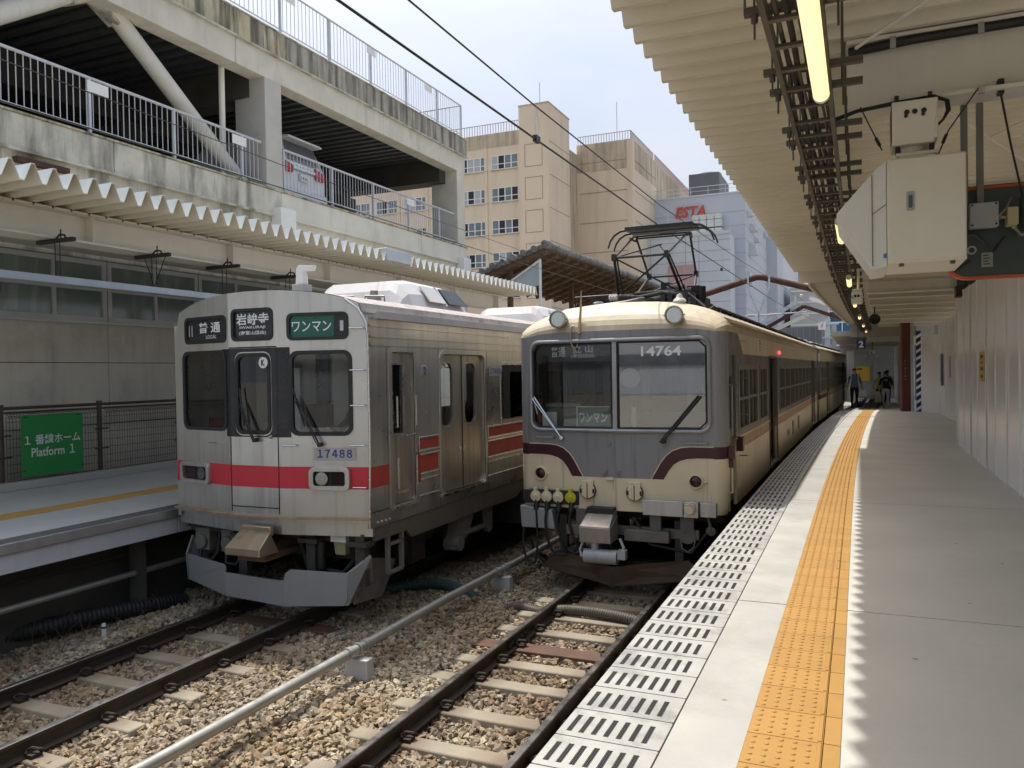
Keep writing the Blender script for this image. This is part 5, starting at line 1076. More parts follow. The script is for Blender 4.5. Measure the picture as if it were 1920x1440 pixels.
b = MB(); sy = lambda u: float(np.interp(u, [-1.2, -.42, .42, 1.14], [7.20, 6.97, 6.97, 7.12]))
for pl in ([(-1.20, -.56), (-1.17, -.86), (-.40, -.925), (-.40, -.60), (-.44, -.575)], [(-.40, -.665), (-.40, -.925), (.42, -.965), (.42, -.675), (.36, -.69), (-.34, -.665)], [(.42, -.965), (1.10, -.93), (1.14, -.86), (1.14, -.58), (.50, -.56), (.44, -.60), (.42, -.66)]):
    b.plate(pl, [], lambda u, v, d: (CX1 + u, sy(u) + d, v), .02, back=True)
b.build('skirt', skirtgrey, T, smooth=False)
b = MB(); b.hexa([(CX1 + 1.10, 7.12, -.93), (CX1 + 1.14, 7.14, -.93), (CX1 + 1.16, 7.60, -.80), (CX1 + 1.12, 7.60, -.80), (CX1 + 1.13, 7.12, -.58), (CX1 + 1.15, 7.12, -.58), (CX1 + 1.34, 7.30, -.42), (CX1 + 1.32, 7.30, -.40)]); b.hexa([(CX1 - 1.2, 7.2, -.86), (CX1 - 1.17, 7.18, -.86), (CX1 - 1.2, 7.6, -.75), (CX1 - 1.23, 7.6, -.75), (CX1 - 1.23, 7.2, -.56), (CX1 - 1.2, 7.19, -.56), (CX1 - 1.3, 7.4, -.38), (CX1 - 1.33, 7.4, -.38)]); b.build('skirt_wing', skirtgrey, T, smooth=False)
b = MB(); b.prism([(7.2, -.93), (7.75, -.98), (8.05, -.62), (7.55, -.5), (7.3, -.5)], 0, CX1 + 1.16, CX1 + 1.18); b.build('skirt_side', undergrey, T)
for x in (-.42, .55, 1.2):
    b = MB(); b.box(CX1 + x - .04, CX1 + x + .08, 7.25, 7.35, -.75, -.18); b.box(CX1 + x - .12, CX1 + x + .14, 7.2, 7.36, -.31, -.26); b.build('skirt_bracket', under, T)
for x in (-1.08, -.68):
    b = MB(); b.box(CX1 + x - .11, CX1 + x + .11, 7.32, 7.45, -.53, -.26); b.cyl((CX1 + x, 7.32, -.42), (CX1 + x, 7.28, -.42), .085, 14); o = b.build('jumper_box', undergrey, T, bevel=.01)
    b = MB(); b.tube([(CX1 + x, 7.3, -.52), (CX1 + x + .02, 7.26, -.64), (CX1 + x + .14, 7.28, -.66), (CX1 + x + .2, 7.36, -.55), (CX1 + x + .2, 7.4, -.3)], .022, 8); b.build('cable', cable, o)
b = MB(); b.box(CX1 + .82, CX1 + 1.02, 7.28, 7.40, -.29, -.21); b.build('white_box', white, T); b = MB(); b.hexa([(CX1 + .87, 7.3, -.43), (CX1 + 1.0, 7.3, -.43), (CX1 + 1.0, 7.38, -.43), (CX1 + .87, 7.38, -.43), (CX1 + .85, 7.3, -.3), (CX1 + 1.0, 7.3, -.3), (CX1 + 1.0, 7.38, -.3), (CX1 + .85, 7.38, -.3)]); b.build('yellow_tag_box', M('olive_box', (.3, .27, .15), .6), T)
b = MB(); b.cyl((CX1 + .68, 7.3, -.6), (CX1 + .68, 7.3, -.3), .05, 10); b.tube([(CX1 + .3, 7.4, -.3), (CX1 + .45, 7.35, -.6), (CX1 + .9, 7.4, -.66), (CX1 + 1.1, 7.5, -.4)], .03, 8); b.tube([(CX1 - .5, 7.4, -.3), (CX1 - .2, 7.36, -.5), (CX1 + .3, 7.5, -.5)], .025, 8); b.build('brake_hose', cable, T)
b = MB(); y0, y1 = 7.63, 7.92
for y in (y0, y1): b.box(XR - .07, XR - .02, y - .018, y + .018, -.68, -.12)
for z in (-.68, -.36, -.14): b.box(XR - .07, XR - .02, y0, y1, z - .015, z + .015)
b.build('step_ladder', ironl, T)
def bogie(yc):
    b = MB()
    for sx in (-1, 1):
        x = T1X + sx * .9; b.prism([(yc - 1.5, -.62), (yc - 1.3, -.5), (yc - .4, -.45), (yc + .4, -.45), (yc + 1.3, -.5), (yc + 1.5, -.62), (yc + 1.3, -.78), (yc + .5, -.62), (yc - .5, -.62), (yc - 1.3, -.78)], 0, x - .07, x + .07)
        for dy in (-1.05, 1.05): b.box(x - .1, x + .13, yc + dy - .17, yc + dy + .17, -.86, -.5); b.cyl((x, yc + dy, -.5), (x, yc + dy, -.3), .1, 10)
        b.cyl((x, yc, -.75), (x, yc, -.15), .17, 12)
    o = b.build('bogie', under, T, smooth=False)
    for dy in (-1.05, 1.05):
        for sx in (-1, 1):
            x = T1X + sx * .56; b = MB(); b.cyl((x - .06, yc + dy, -.68), (x + .06, yc + dy, -.68), .42, 28); b.cyl((x - .08, yc + dy, -.68), (x - .06, yc + dy, -.68), .45, 28); b.build('wheel', M('wheel_steel', (.09, .075, .06), .6, metal=.4, var=.2) if 'wheel_steel' not in bpy.data.materials else bpy.data.materials['wheel_steel'], o)
bogie(10.0); bogie(23.8)
b = MB(); b.hexa([(XR - .25, 9.35, -.78), (XR - .1, 9.35, -.78), (XR - .1, 9.75, -.66), (XR - .25, 9.75, -.66), (XR - .25, 9.5, -.3), (XR - .08, 9.5, -.3), (XR - .08, 9.95, -.3), (XR - .25, 9.95, -.3)]); b.cyl((XR - .28, 9.45, -.72), (XR - .06, 9.45, -.72), .1, 12); b.prism([(10.25, -.25), (10.5, -.25), (10.48, -.7), (10.38, -.75), (10.3, -.68)], 0, XR - .14, XR - .08); b.cyl((XR - .12, 9.6, -.62), (XR - .12, 10.4, -.64), .04, 8); b.build('brake_gear', undergrey, T, smooth=False)
for y0, y1 in ((11.6, 13.0), (13.3, 15.2), (15.6, 18), (18.4, 21)): b = MB(); b.box(CX1 + .3, XR - .08, y0, y1, -.85, -.3); b.build('equipment_box', under, T, bevel=.02)
# passenger saloon
b = MB()
for y0, y1 in ((10.3, 13.4), (15.2, 18.2), (20.0, 23)):
    for x0, x1 in ((XL + .08, XL + .55), (XR - .55, XR - .08)): b.box(x0, x1, y0, y1, -.05, .36); 
    for x0, x1 in ((XL + .08, XL + .2), (XR - .2, XR - .08)): b.box(x0, x1, y0, y1, .36, .8)
b.build('bench_seat', seat_red, T)
b = MB()
for y in np.arange(9, 25, .45):
    for x in (XL + .7, XR - .7): b.tube([(x, y, 2.0), (x, y, 1.75)], .008, 4); b.tube([(x + .06 * math.cos(a), y, 1.69 + .06 * math.sin(a)) for a in np.linspace(0, 2 * math.pi, 11)], .008, 4)
b.build('hand_strap', white, T)
b = MB(); b.cyl((XR - .6, 9.2, -.05), (XR - .6, 9.5, 1.9), .017, 6); b.cyl((XL + .6, 10.2, -.05), (XL + .6, 10.2, 2.2), .017, 6); b.build('grab_pole', chrome, T)
# ---------------------------------------------------------------- cream and grey train
CX2 = -2.79; HB = 1.345; ZB2 = -.2; FH = 1.19
def full_prof():
    P = [(-HB + .03, ZB2), (-HB, ZB2 + .06)] + [(-HB, z) for z in (.47, .615, 1.3, 2.0)]
    for k in range(1, 24):
        a = math.pi * (1 - k / 24); p = 2.35; P.append((HB * math.copysign(abs(math.cos(a)) ** (2 / p), math.cos(a)), 2.0 + .44 * math.sin(a) ** (2 / p)))
    return P + [(-x, z) for x, z in reversed(P[:6])]
def front_prof():
    P = [(-FH, ZB2 + .0), (-FH, ZB2 + .06)] + [(-FH, z) for z in (.47, .615, 1.3, 2.0)]
    fp = full_prof()
    for k in range(1, 24):
        x = fp[5 + k][0] / HB * FH; P.append((x, 2.0 + .05 * (1 - abs(x / FH) ** 6)))
    return P + [(-x, z) for x, z in reversed(P[:6])]
def cream_car(y0, label, front, length=17.4):
    T = thing('train_car', (CX2, y0, -1.1), label, 'train', 'cars of the cream and grey train')
    XR, XL = CX2 + HB, CX2 - HB; ye = y0 + length
    V = lambda x: -.07 * (1 - abs(x) / FH)
    FP, FU = front_prof(), full_prof(); n = len(FU)
    rings = []
    if front:
        K = 9
        for k in range(K + 1):
            a = k / K * math.pi / 2; s = math.sin(a); c = 1 - math.cos(a); r = []
            for i, (p, q) in enumerate(zip(FP, FU)):
                top = sm(2.0, 2.3, q[1]); D = .17 + .38 * top
                x = p[0] + (q[0] - p[0]) * s; z = p[1] + (q[1] - p[1]) * s
                r.append((CX2 + x, y0 + V(p[0]) * (1 - s) + D * c, z))
            rings.append(r)
    else: rings.append([(CX2 + x, y0, z) for x, z in FU])
    rings.append([(CX2 + x, ye, z) for x, z in FU])
    b = MB()
    nr = len(rings)
    for i in range(nr - 1):
        for k in range(n - 1):
            z0, z1 = FU[k][1], FU[k + 1][1]; zc = max(z0, z1); zmid = (rings[i][k][2] + rings[i][k + 1][2] + rings[i + 1][k][2] + rings[i + 1][k + 1][2]) / 4
            side = k < 5 or k >= n - 6
            if side and i == nr - 2: continue            # the straight side walls are built with openings
            if side: m = 0 if zc <= .48 else 1 if zc <= .62 else 2
            else: m = 3 if not (i == nr - 2 and zmid > 2.25) else 4
            b.add([rings[i][k], rings[i][k + 1], rings[i + 1][k + 1], rings[i + 1][k]], [(0, 1, 2, 3)], m)
    b.build('body_shell', [cr, mar, gy, crroof, roofdk], T)
    # ------- sides
    ys = y0 + (.17 if front else 0)
    dr = [(y0 + 4.35, y0 + 5.5), (y0 + 14.75, y0 + 15.9)] if front else [(y0 + 3.0, y0 + 4.15), (y0 + 13.4, y0 + 14.55)]
    cab = [(y0 + .22, y0 + .72)] if front else []
    op = sorted(cab + dr); segs = []; a = ys
    for d in op: segs.append((a, d[0])); a = d[1]
    segs.append((a, ye))
    if front: wn = [(y0 + 1.0, y0 + 1.88), (y0 + 1.94, y0 + 2.82), (y0 + 3.12, y0 + 4.05)] + [(y0 + 6.05 + k * 1.075, y0 + 7.0 + k * 1.075) for k in range(8)] + [(y0 + 16.2, y0 + 17.1)]
    else: wn = [(y0 + .6, y0 + 1.5), (y0 + 1.7, y0 + 2.6)] + [(y0 + 4.6 + k * 1.075, y0 + 5.55 + k * 1.075) for k in range(8)] + [(y0 + 15, y0 + 15.9), (y0 + 16.1, y0 + 17.0)]
    for sx in (1, -1):
        fn = lambda u, v, d: (CX2 + sx * (HB - d), u, v)
        b = MB()
        for (a, c) in segs:
            hs = [rev(rect(p, q, .74, 1.56)) for p, q in wn if p > a and q < c]
            b.plate(rect(a, c, ZB2 + .03, .50), [], fn, .04, 0)
            b.plate(rect(a, c, .50, .66), [], fn, .04, 3 if a > y0 + .5 else 1)
            if front and c < y0 + 5 and a > y0 + .5:
                b.plate([(a, .66), (c, .66), (c, 1.74), (y0 + 1.4, 1.74), (y0 + .95, 2.0), (a, 2.0)], hs, fn, .04, 2); b.plate([(y0 + 1.4, 1.74), (c, 1.74), (c, 2.0), (y0 + .95, 2.0)], [], fn, .04, 0)
            elif front and a < y0 + .5: b.plate(rect(a, c, .66, 2.0), [], fn, .04, 2)
            else: b.plate(rect(a, c, .66, 1.74), hs, fn, .04, 2); b.plate(rect(a, c, 1.74, 2.0), [], fn, .04, 0)
        for (a, c) in op: b.plate(rect(a, c, 1.72, 1.76), [], fn, .04, 2); b.plate(rect(a, c, 1.76, 2.0), [], fn, .04, 0 if a > y0 + 1 else 2)
        b.build('side_wall', [cr, mar, gyd, tan], T, smooth=False)
        if sx < 0:
            for p, q in wn: b = MB(); b.box(CX2 + sx * (HB - .03), CX2 + sx * (HB - .024), p, q, .74, 1.56); b.build('pane', gl_dark, T)
            for p, q in op: b = MB(); b.box(CX2 + sx * (HB - .05), CX2 + sx * (HB - .02), p, q, -.1, 1.72); b.build('door', gyd, T)
            continue
        for p, q in wn:
            b = MB(); frame_ring(b, rect(p - .03, q + .03, .71, 1.60), rect(p + .03, q - .03, .77, 1.53), lambda u, v, d: (XR + .008 - d, u, v), .04); b.box(XR - .03, XR + .004, p, q, 1.13, 1.17); b.box(XR - .03, XR + .0, (p + q) / 2 - .018, (p + q) / 2 + .018, .77, 1.53); o = b.build('window', M('sash_grey', (.21, .205, .185), .5, metal=.3, var=.1) if 'sash_grey' not in bpy.data.materials else bpy.data.materials['sash_grey'], T, smooth=False)
            b = MB(); b.box(XR - .032, XR - .026, p, q, .74, 1.56); b.build('pane', gl_dark, o)
        # blinds and curtains in a few windows
        if front:
            b = MB()
            for p, q in wn[:3]: b.add([(XR - .08, p + .05, 1.54), (XR - .08, q - .05, 1.54), (XR - .08, q - .22, .95), (XR - .08, p + .12, .95)], [(0, 1, 2, 3)])
            b.build('curtain', M('curtain_grey', (.45, .45, .43), .9), T)
        for i, (p, q) in enumerate(dr):     # doors slid open, dark edge of the leaf showing
            b = MB(); b.box(XR - .06, XR - .045, q - .12, q + .02, -.05, 1.72); b.build('door', gyd, T)
            b = MB(); b.box(XR - .10, XR + .03, p, q, -.13, -.08); b.build('door_sill', alum, T)
            b = MB(); b.box(XR, XR + .02, p - .02, p, -.1, 1.74); b.box(XR, XR + .02, q, q + .02, -.1, 1.74); b.build('door_post', gyd, T)
        if front:
            p, q = cab[0]; b = MB(); b.plate(rect(p, q, -.08, 1.72), [rev(rect(p + .1, q - .08, .8, 1.45))], lambda u, v, d: (XR - .035 - d, u, v), .03); o = b.build('cab_door', gyd, T, smooth=False); b = MB(); b.box(XR - .06, XR - .055, p + .1, q - .08, .8, 1.45); b.build('pane', gl_dark, o)
            b = MB()
            for y in (p - .02, q + .03): b.tube([(XR, y, .75), (XR + .035, y, .75), (XR + .035, y, 1.35), (XR, y, 1.35)], .011, 6)
            b.build('grab_rail', ironl, T)
            b = MB(); b.tube([(XR, p - .03, .05), (XR + .03, p - .03, .05), (XR + .03, p - .03, .42), (XR, p - .03, .42)], .013, 6); b.tube([(XR, q + .04, .05), (XR + .03, q + .04, .05), (XR + .03, q + .04, .42), (XR, q + .04, .42)], .013, 6); b.build('grab_rail', cr, T)
            b = MB(); b.box(XR - .01, XR + .07, p - .09, p - .02, .46, .62); b.box(XR - .01, XR + .08, q + .02, q + .16, .5, .68); b.box(XR, XR + .05, p - .08, p + .0, .36, .46); b.build('tail_marker_bracket', mar, T, bevel=.008)
            b = MB()
            for z in (.95, 1.42, 1.9, .42): b.tube([(XR, y0 + .98, z), (XR + .09, y0 + 1.0, z + .005), (XR + .09, y0 + 1.04, z)], .008, 5)
            b.build('hook', gyd, T)
            b = MB(); b.lathe([(.03, 0), (.028, .03), (.0, .045)], (XR, y0 + 5.9, 1.83), (1, 0, 0), 10); b.build('marker_lamp', lamp_red, T)
            b = MB(); b.box(XR, XR + .01, y0 + 3.0, y0 + 3.22, 1.80, 2.0); pl_ = b.build('name_plate', cr, T)
            b = MB()
            for k in range(4): b.box(XR + .01, XR + .013, y0 + 3.07, y0 + 3.16, 1.815 + k * .045, 1.845 + k * .045)
            b.build('character_row', blacklet, pl_)
            text('14764', blacklet, T, (XR + .004, y0 + 7.6, .22), (0, 1, 0), (0, 0, 1), .5, .16, .01)
            b = MB(); b.box(XR, XR + .012, y0 + 8.6, y0 + 8.9, .1, .4); b.box(XR, XR + .012, y0 + 10, y0 + 10.3, .12, .42); b.build('access_panel', gyd, T)
    b = MB(); 
    for a, c in segs:
        if c - a > .6: b.box(XR, XR + .012, a + .01, c - .01, .655, .675); b.box(XR, XR + .01, a + .01, c - .01, .49, .505)
    b.build('side_bead', cr, T)
    b = MB(); b.tube([(XR - .36, y0 + .36, 2.235), (XR - .2, y0 + .30, 2.20), (XR - .08, y0 + .38, 2.17), (XR - .03, y0 + .6, 2.15), (XR - .02, y0 + 1, 2.15), (XR - .02, ye, 2.15)] if front else [(XR - .02, ys, 2.15), (XR - .02, ye, 2.15)], .022, 8); b.tube([(XL + .36, y0 + .36, 2.235), (XL + .12, y0 + .34, 2.18), (XL + .03, y0 + .6, 2.15), (XL + .02, ye, 2.15)] if front else [(XL + .02, ys, 2.15), (XL + .02, ye, 2.15)], .022, 8); b.build('rain_gutter', cr, T)
    # end wall and gangway
    b = MB(); b.plate([(CX2 + x, z) for x, z in FU], [], lambda u, v, d: (u, ye - .01, v), 0); b.box(CX2 - .5, CX2 + .5, ye - .01, ye + .24, -.1, 1.9)
    if not front: b.plate([(CX2 + x, z) for x, z in FU], [], lambda u, v, d: (u, y0 + .005, v), 0)
    b.build('end_wall', gyd, T, smooth=False)
    # interior
    b = MB(); b.box(XL + .06, XR - .06, y0 + .3, ye - .1, -.12, -.07); b.build('floor', interior_d, T)
    b = MB(); b.box(XL + .06, XR - .06, y0 + .35, ye - .1, 1.93, 1.97); b.build('ceiling', interior, T)
    b = MB()
    for k in range(9):
        y = y0 + 6.1 + k * .95
        for x in (CX2 - .85, CX2 + .85): b.box(x - .42, x + .42, y, y + .42, -.07, .36); b.box(x - .42, x + .42, y + .40, y + .5, .36, .95)
    b.build('seat', M('seat_cover_brown', (.13, .07, .05), .9) if 'seat_cover_brown' not in bpy.data.materials else bpy.data.materials['seat_cover_brown'], T, bevel=.03)
    # underframe
    b = MB(); b.box(XL + .12, XR - .12, y0 + .4, ye, -.36, -.19); b.build('underframe', under, T)
    for yc in (y0 + 2.9, ye - 2.9):
        b = MB()
        for sx in (-1, 1):
            x = CX2 + sx * .92; b.box(x - .06, x + .06, yc - 1.4, yc + 1.4, -.75, -.5)
            for dy in (-1, 1): b.box(x - .1, x + .1, yc + dy - .16, yc + dy + .16, -.86, -.5)
        o = b.build('bogie', under, T)
        for dy in (-1, 1):
            for sx in (-1, 1): b = MB(); b.cyl((CX2 + sx * .56 - .05, yc + dy, -.68), (CX2 + sx * .56 + .05, yc + dy, -.68), .42, 24); b.build('wheel', bpy.data.materials['wheel_steel'], o)
    b = MB()
    for k in range(4): b.box(XL + .15, XR - .15, y0 + 5 + k * 2.0, y0 + 6.7 + k * 2.0, -.85, -.36)
    b.build('equipment_box', under, T)
    for k in range(5 if front else 7):
        y = y0 + (5.2 if front else 1.2) + k * 2.35; b = MB(); b.lathe([(.34, 0), (.34, .12), (.25, .2), (.0, .22)], (CX2 + .38, y, 2.36), (0, 0, 1), 14); b.lathe([(.34, 0), (.34, .12), (.25, .2), (.0, .22)], (CX2 - .38, y, 2.36), (0, 0, 1), 14); b.build('roof_vent', roofdk, T)
    b = MB()
    for s in (-.95, .95):
        b.box(CX2 + s - .12, CX2 + s + .12, y0 + 1.2, ye - .5, 2.34, 2.37)
        for y in np.arange(y0 + 1.3, ye - .5, .5): b.box(CX2 + s - .12, CX2 + s + .12, y, y + .07, 2.25, 2.34)
    b.build('roof_walkway', iron, T)
    return T
F2 = 9.7
c1 = cream_car(F2, 'front car of the cream and grey train, flat two-pane windscreen and maroon band', True)
XR2 = CX2 + HB; XL2 = CX2 - HB
V2 = lambda x: -.07 * (1 - abs(x) / FH)
ff = lambda u, v, d: (CX2 + u, F2 + V2(u) + d, v)
OUT = [(.44, .21), (.505, .325), (.56, .42), (.62, .50), (.70, .565), (.80, .602), (.92, .615), (FH, .615)]
INN = [(.60, .21), (.66, .315), (.72, .39), (.79, .435), (.88, .46), (1.0, .47), (FH, .47)]
topz = lambda x: 2.0 + .05 * (1 - abs(x / FH) ** 6)
b = MB()
for s in (1, -1):
    m_ = lambda P: [(s * x, z) for x, z in P]
    hole = [(.035, .83), (1.02, .83)] + [(1.02 + .1 * math.sin(rad(a)), .93 - .1 * math.cos(rad(a))) for a in (30, 60, 90)] + [(1.12 + 0, 1.80)] + [(1.02 + .1 * math.cos(rad(a)), 1.80 + .1 * math.sin(rad(a))) for a in (30, 60, 90)] + [(.035, 1.90)]
    b.plate(m_([(0, .21)] + OUT + [(FH, 1.3), (FH, 2.0)] + [(x, topz(x)) for x in (1.1, .9, .6, .3, 0)]), [m_(rev(hole))], ff, .05, 0, 4)
    b.plate(m_(OUT + rev(INN)), [], ff, 0, 1)
    b.plate(m_([(0, ZB2), (FH, ZB2), (FH, .47)] + rev(INN)[1:] + [(0, .21)]), [], ff, .0, 2)
    wd = [(s * x, z) for x, z in hole]
b.build('front_panel', [gy, mar, cr, cr, rubber], c1, smooth=False)
b = MB()
for s in (1, -1):
    for L_ in (OUT, INN): b.tube([ff(s * x, z, -.001) for x, z in L_] + [(CX2 + s * (HB + .001), F2 + .25, L_[-1][1])][:0], .007, 6)
b.build('pinstripe', cr, c1)
# windscreen gasket, panes
o = None
b = MB(); wo = rr(-1.175, 1.175, .775, 1.955, .13, 6); wi = rr(-1.12, 1.12, .83, 1.90, .09, 6)
P = [ff(x, z, -.012) for x, z in rr(-1.15, 1.15, .80, 1.93, .12, 6)]
q = []
for i, p in enumerate(P):
    p2 = P[(i + 1) % len(P)]; q.append(p)
    if (p[0] - CX2) * (p2[0] - CX2) < 0: t = (CX2 - p[0]) / (p2[0] - p[0]); q.append((CX2, F2 + V2(0) - .012, p[2] + (p2[2] - p[2]) * t))
b.tube(q, .026, 8, closed=True); gz = b.build('windscreen_frame', M('gasket_alu', (.36, .36, .365), .4, metal=.5, var=.12, streak=.3), c1)
b = MB(); b.box(CX2 - .03, CX2 + .03, F2 - .085, F2 - .04, .8, 1.93); b.build('centre_post', bpy.data.materials['gasket_alu'], c1, bevel=.005)
b = MB()
for s in (1, -1): b.tube([ff(s * .04, .835, -.005), ff(s * 1.03, .835, -.005), ff(s * 1.115, .92, -.005), ff(s * 1.115, 1.81, -.005), ff(s * 1.03, 1.895, -.005), ff(s * .04, 1.895, -.005)], .014, 6, closed=True)
b.build('rubber_seal', rubber, c1)
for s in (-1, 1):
    b = MB(); b.plate([(s * .02, .81), (s * 1.13, .81), (s * 1.13, 1.92), (s * .02, 1.92)], [], lambda u, v, d: (CX2 + u, F2 + V2(u) + .02, v), 0); b.build('windscreen_pane', gl_front if s < 0 else gl_mirror, c1)
on = lambda u, v, e=.016: Vector((CX2 + u, F2 + V2(u) + e, v))
uxr = on(1, 1) - on(.2, 1); uxl = on(-.2, 1) - on(-1, 1)
text('14764', whitelet, c1, on(.575, 1.78), uxr, (0, 0, 1), .49, .125, .02)
b = MB(); b.plate(rect(-1.08, -.06, 1.67, 1.90), [], lambda u, v, d: (CX2 + u, F2 + V2(u) + .032, v), 0); db = b.build('destination_blind', sign_bk, c1)
text('普通', whitelet, db, on(-.77, 1.80, .029), uxl, (0, 0, 1), .20, .135, .016); text('立 山', whitelet, db, on(-.43, 1.83, .029), uxl, (0, 0, 1), .27, .10, .02); text('(寺田経由)', whitelet, db, on(-.43, 1.74, .029), uxl, (0, 0, 1), .32, .06, .012)
wb = thing('windscreen_board', tuple(on(-.31, .82, .07)), 'dark green one-man board with white lettering standing inside the cream train windscreen', 'sign')
b = MB(); b.hexa([on(-.52, .82, .055), on(-.10, .82, .055), on(-.10, .82, .075), on(-.52, .82, .075), on(-.52, 1.09, .055), on(-.10, 1.09, .055), on(-.10, 1.09, .075), on(-.52, 1.09, .075)]); b.build('board', green_d, wb); b = MB(); b.hexa([on(-.53, 1.09, .05), on(-.09, 1.09, .05), on(-.09, 1.09, .08), on(-.53, 1.09, .08), on(-.53, 1.10, .05), on(-.09, 1.10, .05), on(-.09, 1.10, .08), on(-.53, 1.10, .08)]); b.hexa([on(-.535, .82, .05), on(-.52, .82, .05), on(-.52, .82, .08), on(-.535, .82, .08), on(-.535, 1.10, .05), on(-.52, 1.10, .05), on(-.52, 1.10, .08), on(-.535, 1.10, .08)]); b.build('board_edge', white, wb)
text('ワンマン', whitelet, wb, on(-.31, .955, .052), uxl, (0, 0, 1), .39, .13, .045)
# cab contents
b = MB(); b.box(XL2 + .07, XR2 - .07, F2 + 1.5, F2 + 1.54, -.1, .95); b.box(XL2 + .07, XR2 - .07, F2 + 1.5, F2 + 1.54, 1.65, 1.95)
for x in (-1.25, -.62, -.58, -.05, .0, .6, .66, 1.2): b.box(CX2 + x - .03, CX2 + x + .03, F2 + 1.5, F2 + 1.54, .95, 1.65)
b.build('cab_partition', M('cab_olive', (.17, .17, .135), .7), c1)
b = MB(); b.box(CX2 + .1, CX2 + 1.2, F2 + .2, F2 + .6, -.05, .84); b.build('driver_desk', interior_d, c1, bevel=.02)
gbx = thing('storage_bin', (CX2 - .75, F2 + .3, .3), 'olive plastic bin with lid standing behind the windscreen wiper of the cream train', 'bin')
b = MB(); b.hexa([(CX2 - .94, F2 + .18, .3), (CX2 - .56, F2 + .18, .3), (CX2 - .56, F2 + .45, .3), (CX2 - .94, F2 + .45, .3), (CX2 - .98, F2 + .15, 1.08), (CX2 - .52, F2 + .15, 1.08), (CX2 - .52, F2 + .5, 1.08), (CX2 - .98, F2 + .5, 1.08)]); b.build('bin_body', M('bin_olive', (.10, .115, .085), .5), gbx, bevel=.02)
b = MB(); b.box(CX2 - 1.0, CX2 - .5, F2 + .13, F2 + .52, 1.08, 1.14); b.build('lid', M('bin_lid', (.15, .16, .13), .5), gbx, bevel=.015)
ex = thing('fire_extinguisher', (CX2 - 1.12, F2 + .25, .75), 'red fire extinguisher behind the cream train windscreen', 'extinguisher')
b = MB(); b.cyl((CX2 - 1.12, F2 + .22, .8), (CX2 - 1.12, F2 + .22, 1.18), .05, 12); b.build('cylinder', M('extinguisher_red', (.35, .02, .02), .35), ex); b = MB(); b.cyl((CX2 - 1.12, F2 + .22, 1.18), (CX2 - 1.12, F2 + .22, 1.27), .022, 8); b.tube([(CX2 - 1.12, F2 + .2, 1.26), (CX2 - 1.07, F2 + .16, 1.3), (CX2 - 1.05, F2 + .16, 1.1)], .013, 6); b.build('valve', rubber, ex)
b = MB(); b.box(CX2 - 1.03, CX2 - .83, F2 + .07, F2 + .09, .82, 1.02); b.box(CX2 + .16, CX2 + .22, F2 + .1, F2 + .13, .82, 1.08); b.build('white_card', white, c1)
b = MB(); b.lathe([(.0, .02), (.1, .02), (.13, .0)], (CX2 + .1, F2 + .28, 1.45), (.1, -1, 0), 18); b.build('cab_fan', M('fan_cream', (.6, .58, .5), .4), c1)
# lamps on the dome
for x, z in ((-.73, 2.215), (.76, 2.205)):
    b = MB(); p = (CX2 + x, F2 + .10, z); b.lathe([(.06, 0), (.085, .05), (.108, .16), (.114, .20), (.114, .22), (.098, .225), (.098, .215), (.09, .20)], p, (0, -1, 0), 22); o = b.build('headlight', M('lamp_bezel', (.36, .34, .29), .35, metal=.7, var=.12) if 'lamp_bezel' not in bpy.data.materials else bpy.data.materials['lamp_bezel'], c1)
    b = MB(); b.lathe([(.01, .11), (.05, .14), (.095, .203)], p, (0, -1, 0), 20); b.build('reflector', refl, o); b = MB(); b.lathe([(.0, .236), (.05, .23), (.095, .215)], p, (0, -1, 0), 20); b.build('lens', lens, o)
    b = MB(); b.cyl((p[0] - .13, F2 - .09, z), (p[0] + .13, F2 - .09, z), .012, 6); b.build('clamp_screw', bpy.data.materials['lamp_bezel'], o)
for x, z in ((-1.03, .23), (.98, .2)):
    p = (CX2 + x, F2 + V2(x) + .01, z); b = MB(); b.lathe([(.095, 0), (.095, .03), (.083, .05), (.074, .05), (.07, .02)], p, (0, -1, 0), 20); o = b.build('tail_light', cr, c1); b = MB(); b.lathe([(.0, .04), (.04, .036), (.074, .02)], p, (0, -1, 0), 18); b.build('lens', M('tail_dark_red', (.02, .004, .006), .12, var=0, spec=.7), o)
    b = MB(); b.cyl((p[0] + .09, p[1] - .02, z - .005), (p[0] + .12, p[1] - .02, z - .005), .014, 6); b.build('catch', cr, o)
for x in (-.37, .24):
    p = (CX2 + x, F2 + V2(x) + .005, .04); b = MB(); b.box(p[0] - .075, p[0] + .075, p[1] - .055, p[1] + .01, .10, .165); b.lathe([(.102, 0), (.102, .045), (.094, .06), (.0, .06)], p, (0, -1, 0), 22); o = b.build('jumper_cover', cr, c1, bevel=.005)
    b = MB(); b.box(p[0] - .005, p[0] + .005, p[1] - .066, p[1] - .06, -.06, .14); b.box(p[0] - .095, p[0] - .07, p[1] - .066, p[1] - .03, .01, .065); b.box(p[0] + .07, p[0] + .095, p[1] - .066, p[1] - .03, .01, .065); b.build('latch', rubber, o); b = MB(); frame_ring(b, circ(p[0], .04, .107, 22), circ(p[0], .04, .095, 22), lambda u, v, d: (u, p[1] - .05 + d, v), .03); b.build('rim', under, o)
b = MB()
for x, z in ((-.15, .28), (.03, .275)): b.box(CX2 + x - .035, CX2 + x + .035, F2 - .08, F2 - .05, z - .028, z + .028); b.cyl((CX2 + x, F2 - .05, z), (CX2 + x, F2 - .10, z), .022, 8)
b.cyl((CX2 - .08, F2 - .05, .645), (CX2 - .08, F2 - .09, .645), .02, 8); b.build('front_fitting', gy, c1); b = MB(); b.box(CX2 - .13, CX2 - .03, F2 - .095, F2 - .06, .18, .215); b.build('lamp_bracket', cr, c1, bevel=.006)
b = MB()
